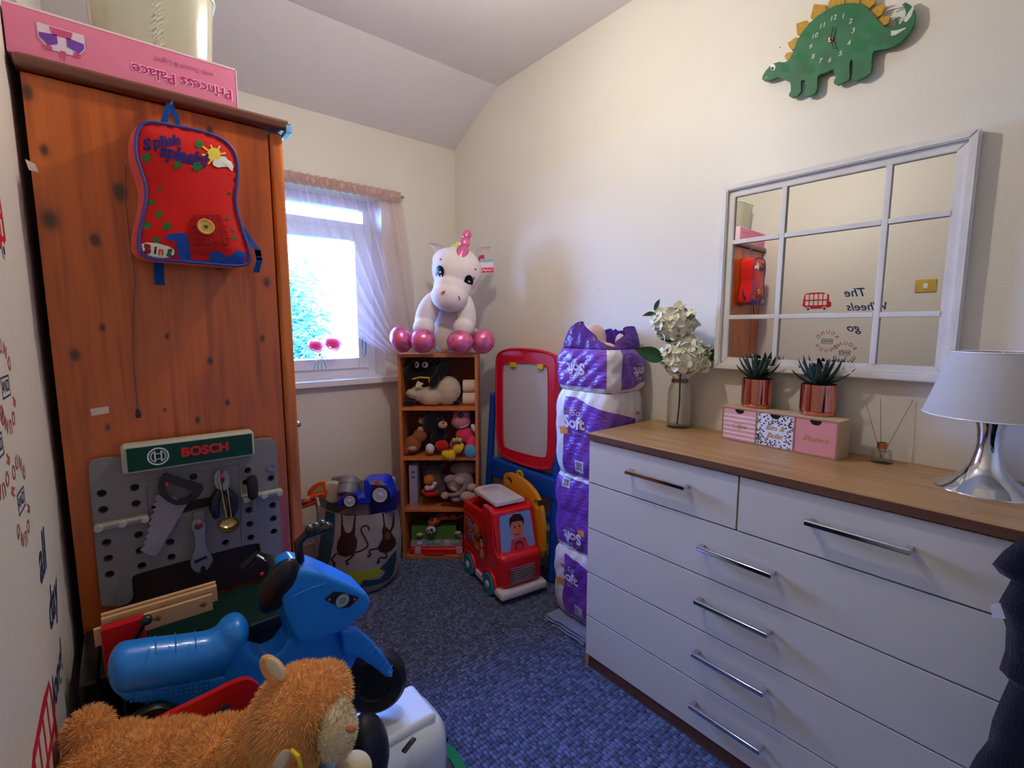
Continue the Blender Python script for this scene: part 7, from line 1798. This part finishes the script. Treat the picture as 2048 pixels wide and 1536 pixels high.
def words(s, y, z, w, size, label, mat=m_sn, **k):
    o = lettering('word_sticker', s, size, wlf(y, z), mat, None, width=w, **k); tag(o, label, 'wall sticker'); return o
words('The', 0.865, 1.515, 0.105, 0.07, 'navy script wall sticker reading The', shear=0.35, bold=0.001)
words('Wheels', 0.80, 1.428, 0.20, 0.08, 'navy script wall sticker reading Wheels', shear=0.35, bold=0.001)
words('go', 0.86, 1.300, 0.075, 0.08, 'navy script wall sticker reading go', shear=0.35, bold=0.001)
words('all', 1.13, 0.90, 0.10, 0.10, 'navy script wall sticker reading all, low on the wall', shear=0.3, bold=0.002)
words('day', 1.19, 0.79, 0.14, 0.10, 'navy script wall sticker reading day, below the word all', shear=0.3, bold=0.002)
words('long!', 1.14, 0.67, 0.16, 0.10, 'navy script wall sticker reading long, lowest of the words', shear=0.3, bold=0.002)
def roundround(y, z, r, label):
    b = thing('wheel_sticker', label, 'wall sticker', (XL, y, z), 'round and round stickers')
    for word, a0 in (('ROUND', PI/2+1.05), ('ROUND', -PI/2-0.0+1.05+PI*0)):
        for i, ch_ in enumerate(word):
            a = a0-i*0.52
            if word == 'ROUND' and a0 < PI/2: pass
            lettering('letter', ch_, r*0.52, wlf(y, z), m_sg, b, Matrix.Translation((r*math.cos(a), r*math.sin(a), 0)) @ Matrix.Rotation(a-PI/2, 4, 'Z'), bold=0.0004)
    decal('banner_print', line2([(-r*0.5, -r*0.25), (r*0.5, -r*0.25), (r*0.5, r*0.25), (-r*0.5, r*0.25), (-r*0.5, -r*0.25)], r*0.05), wlf(y, z), m_sn, b)
    lettering('letter', 'AND', r*0.42, wlf(y, z), m_sn, b, bold=0.0003)
roundround(1.0, 1.215, 0.058, 'ring of rust letters reading ROUND AND ROUND, upper wheel sticker')
roundround(0.90, 1.145, 0.058, 'ring of rust letters reading ROUND AND ROUND, middle wheel sticker')
roundround(1.01, 1.04, 0.058, 'ring of rust letters reading ROUND AND ROUND, lowest wheel sticker')
sw = thing('light_switch', 'square brass light switch plate with a white rocker on the left wall', 'light switch', (XL, 0.54, 1.535))
part('plate', MB().bb((XL, 0.495, 1.500), (XL+0.006, 0.588, 1.572), 0.003), M('brass', (212, 178, 92), rough=0.22, metal=1.0), sw)
part('rocker', MB().bb((XL+0.006, 0.532, 1.522), (XL+0.010, 0.552, 1.550), 0.0015), m_white, sw)
for y in (0.507, 0.577): part('screw', MB().lathe((XL+0.0055, y, 1.536), [(0, 0), (0.004, 0), (0.003, 0.0012), (0, 0.0012)], (1, 0, 0), 12), M('brass', (212, 178, 92), rough=0.22, metal=1.0), sw)
# small marks on the right wall
for i, (x, y) in enumerate([(1197, 578), (1112, 632), (978, 593), (979, 630), (1560, 95)]):
    p = onX(x, y, XR); mb = MB(); mb.lathe((XR+0.0005, p.y, p.z), [(0, 0), (0.0028, 0), (0.0012, 0.0016), (0, 0.0016)], (-1, 0, 0), 8)
    tag(part('wall_mark', mb, PR('mark_grey', (120, 104, 90)), None), ['small nail hole in the bare wall above the toilet roll stack', 'tiny mark on the wall left above the toilet roll stack', 'upper tiny mark on the wall right of the unicorn', 'lower tiny mark on the wall right of the unicorn', 'tiny dark mark on the wall left of the dinosaur clock'][i], 'mark')
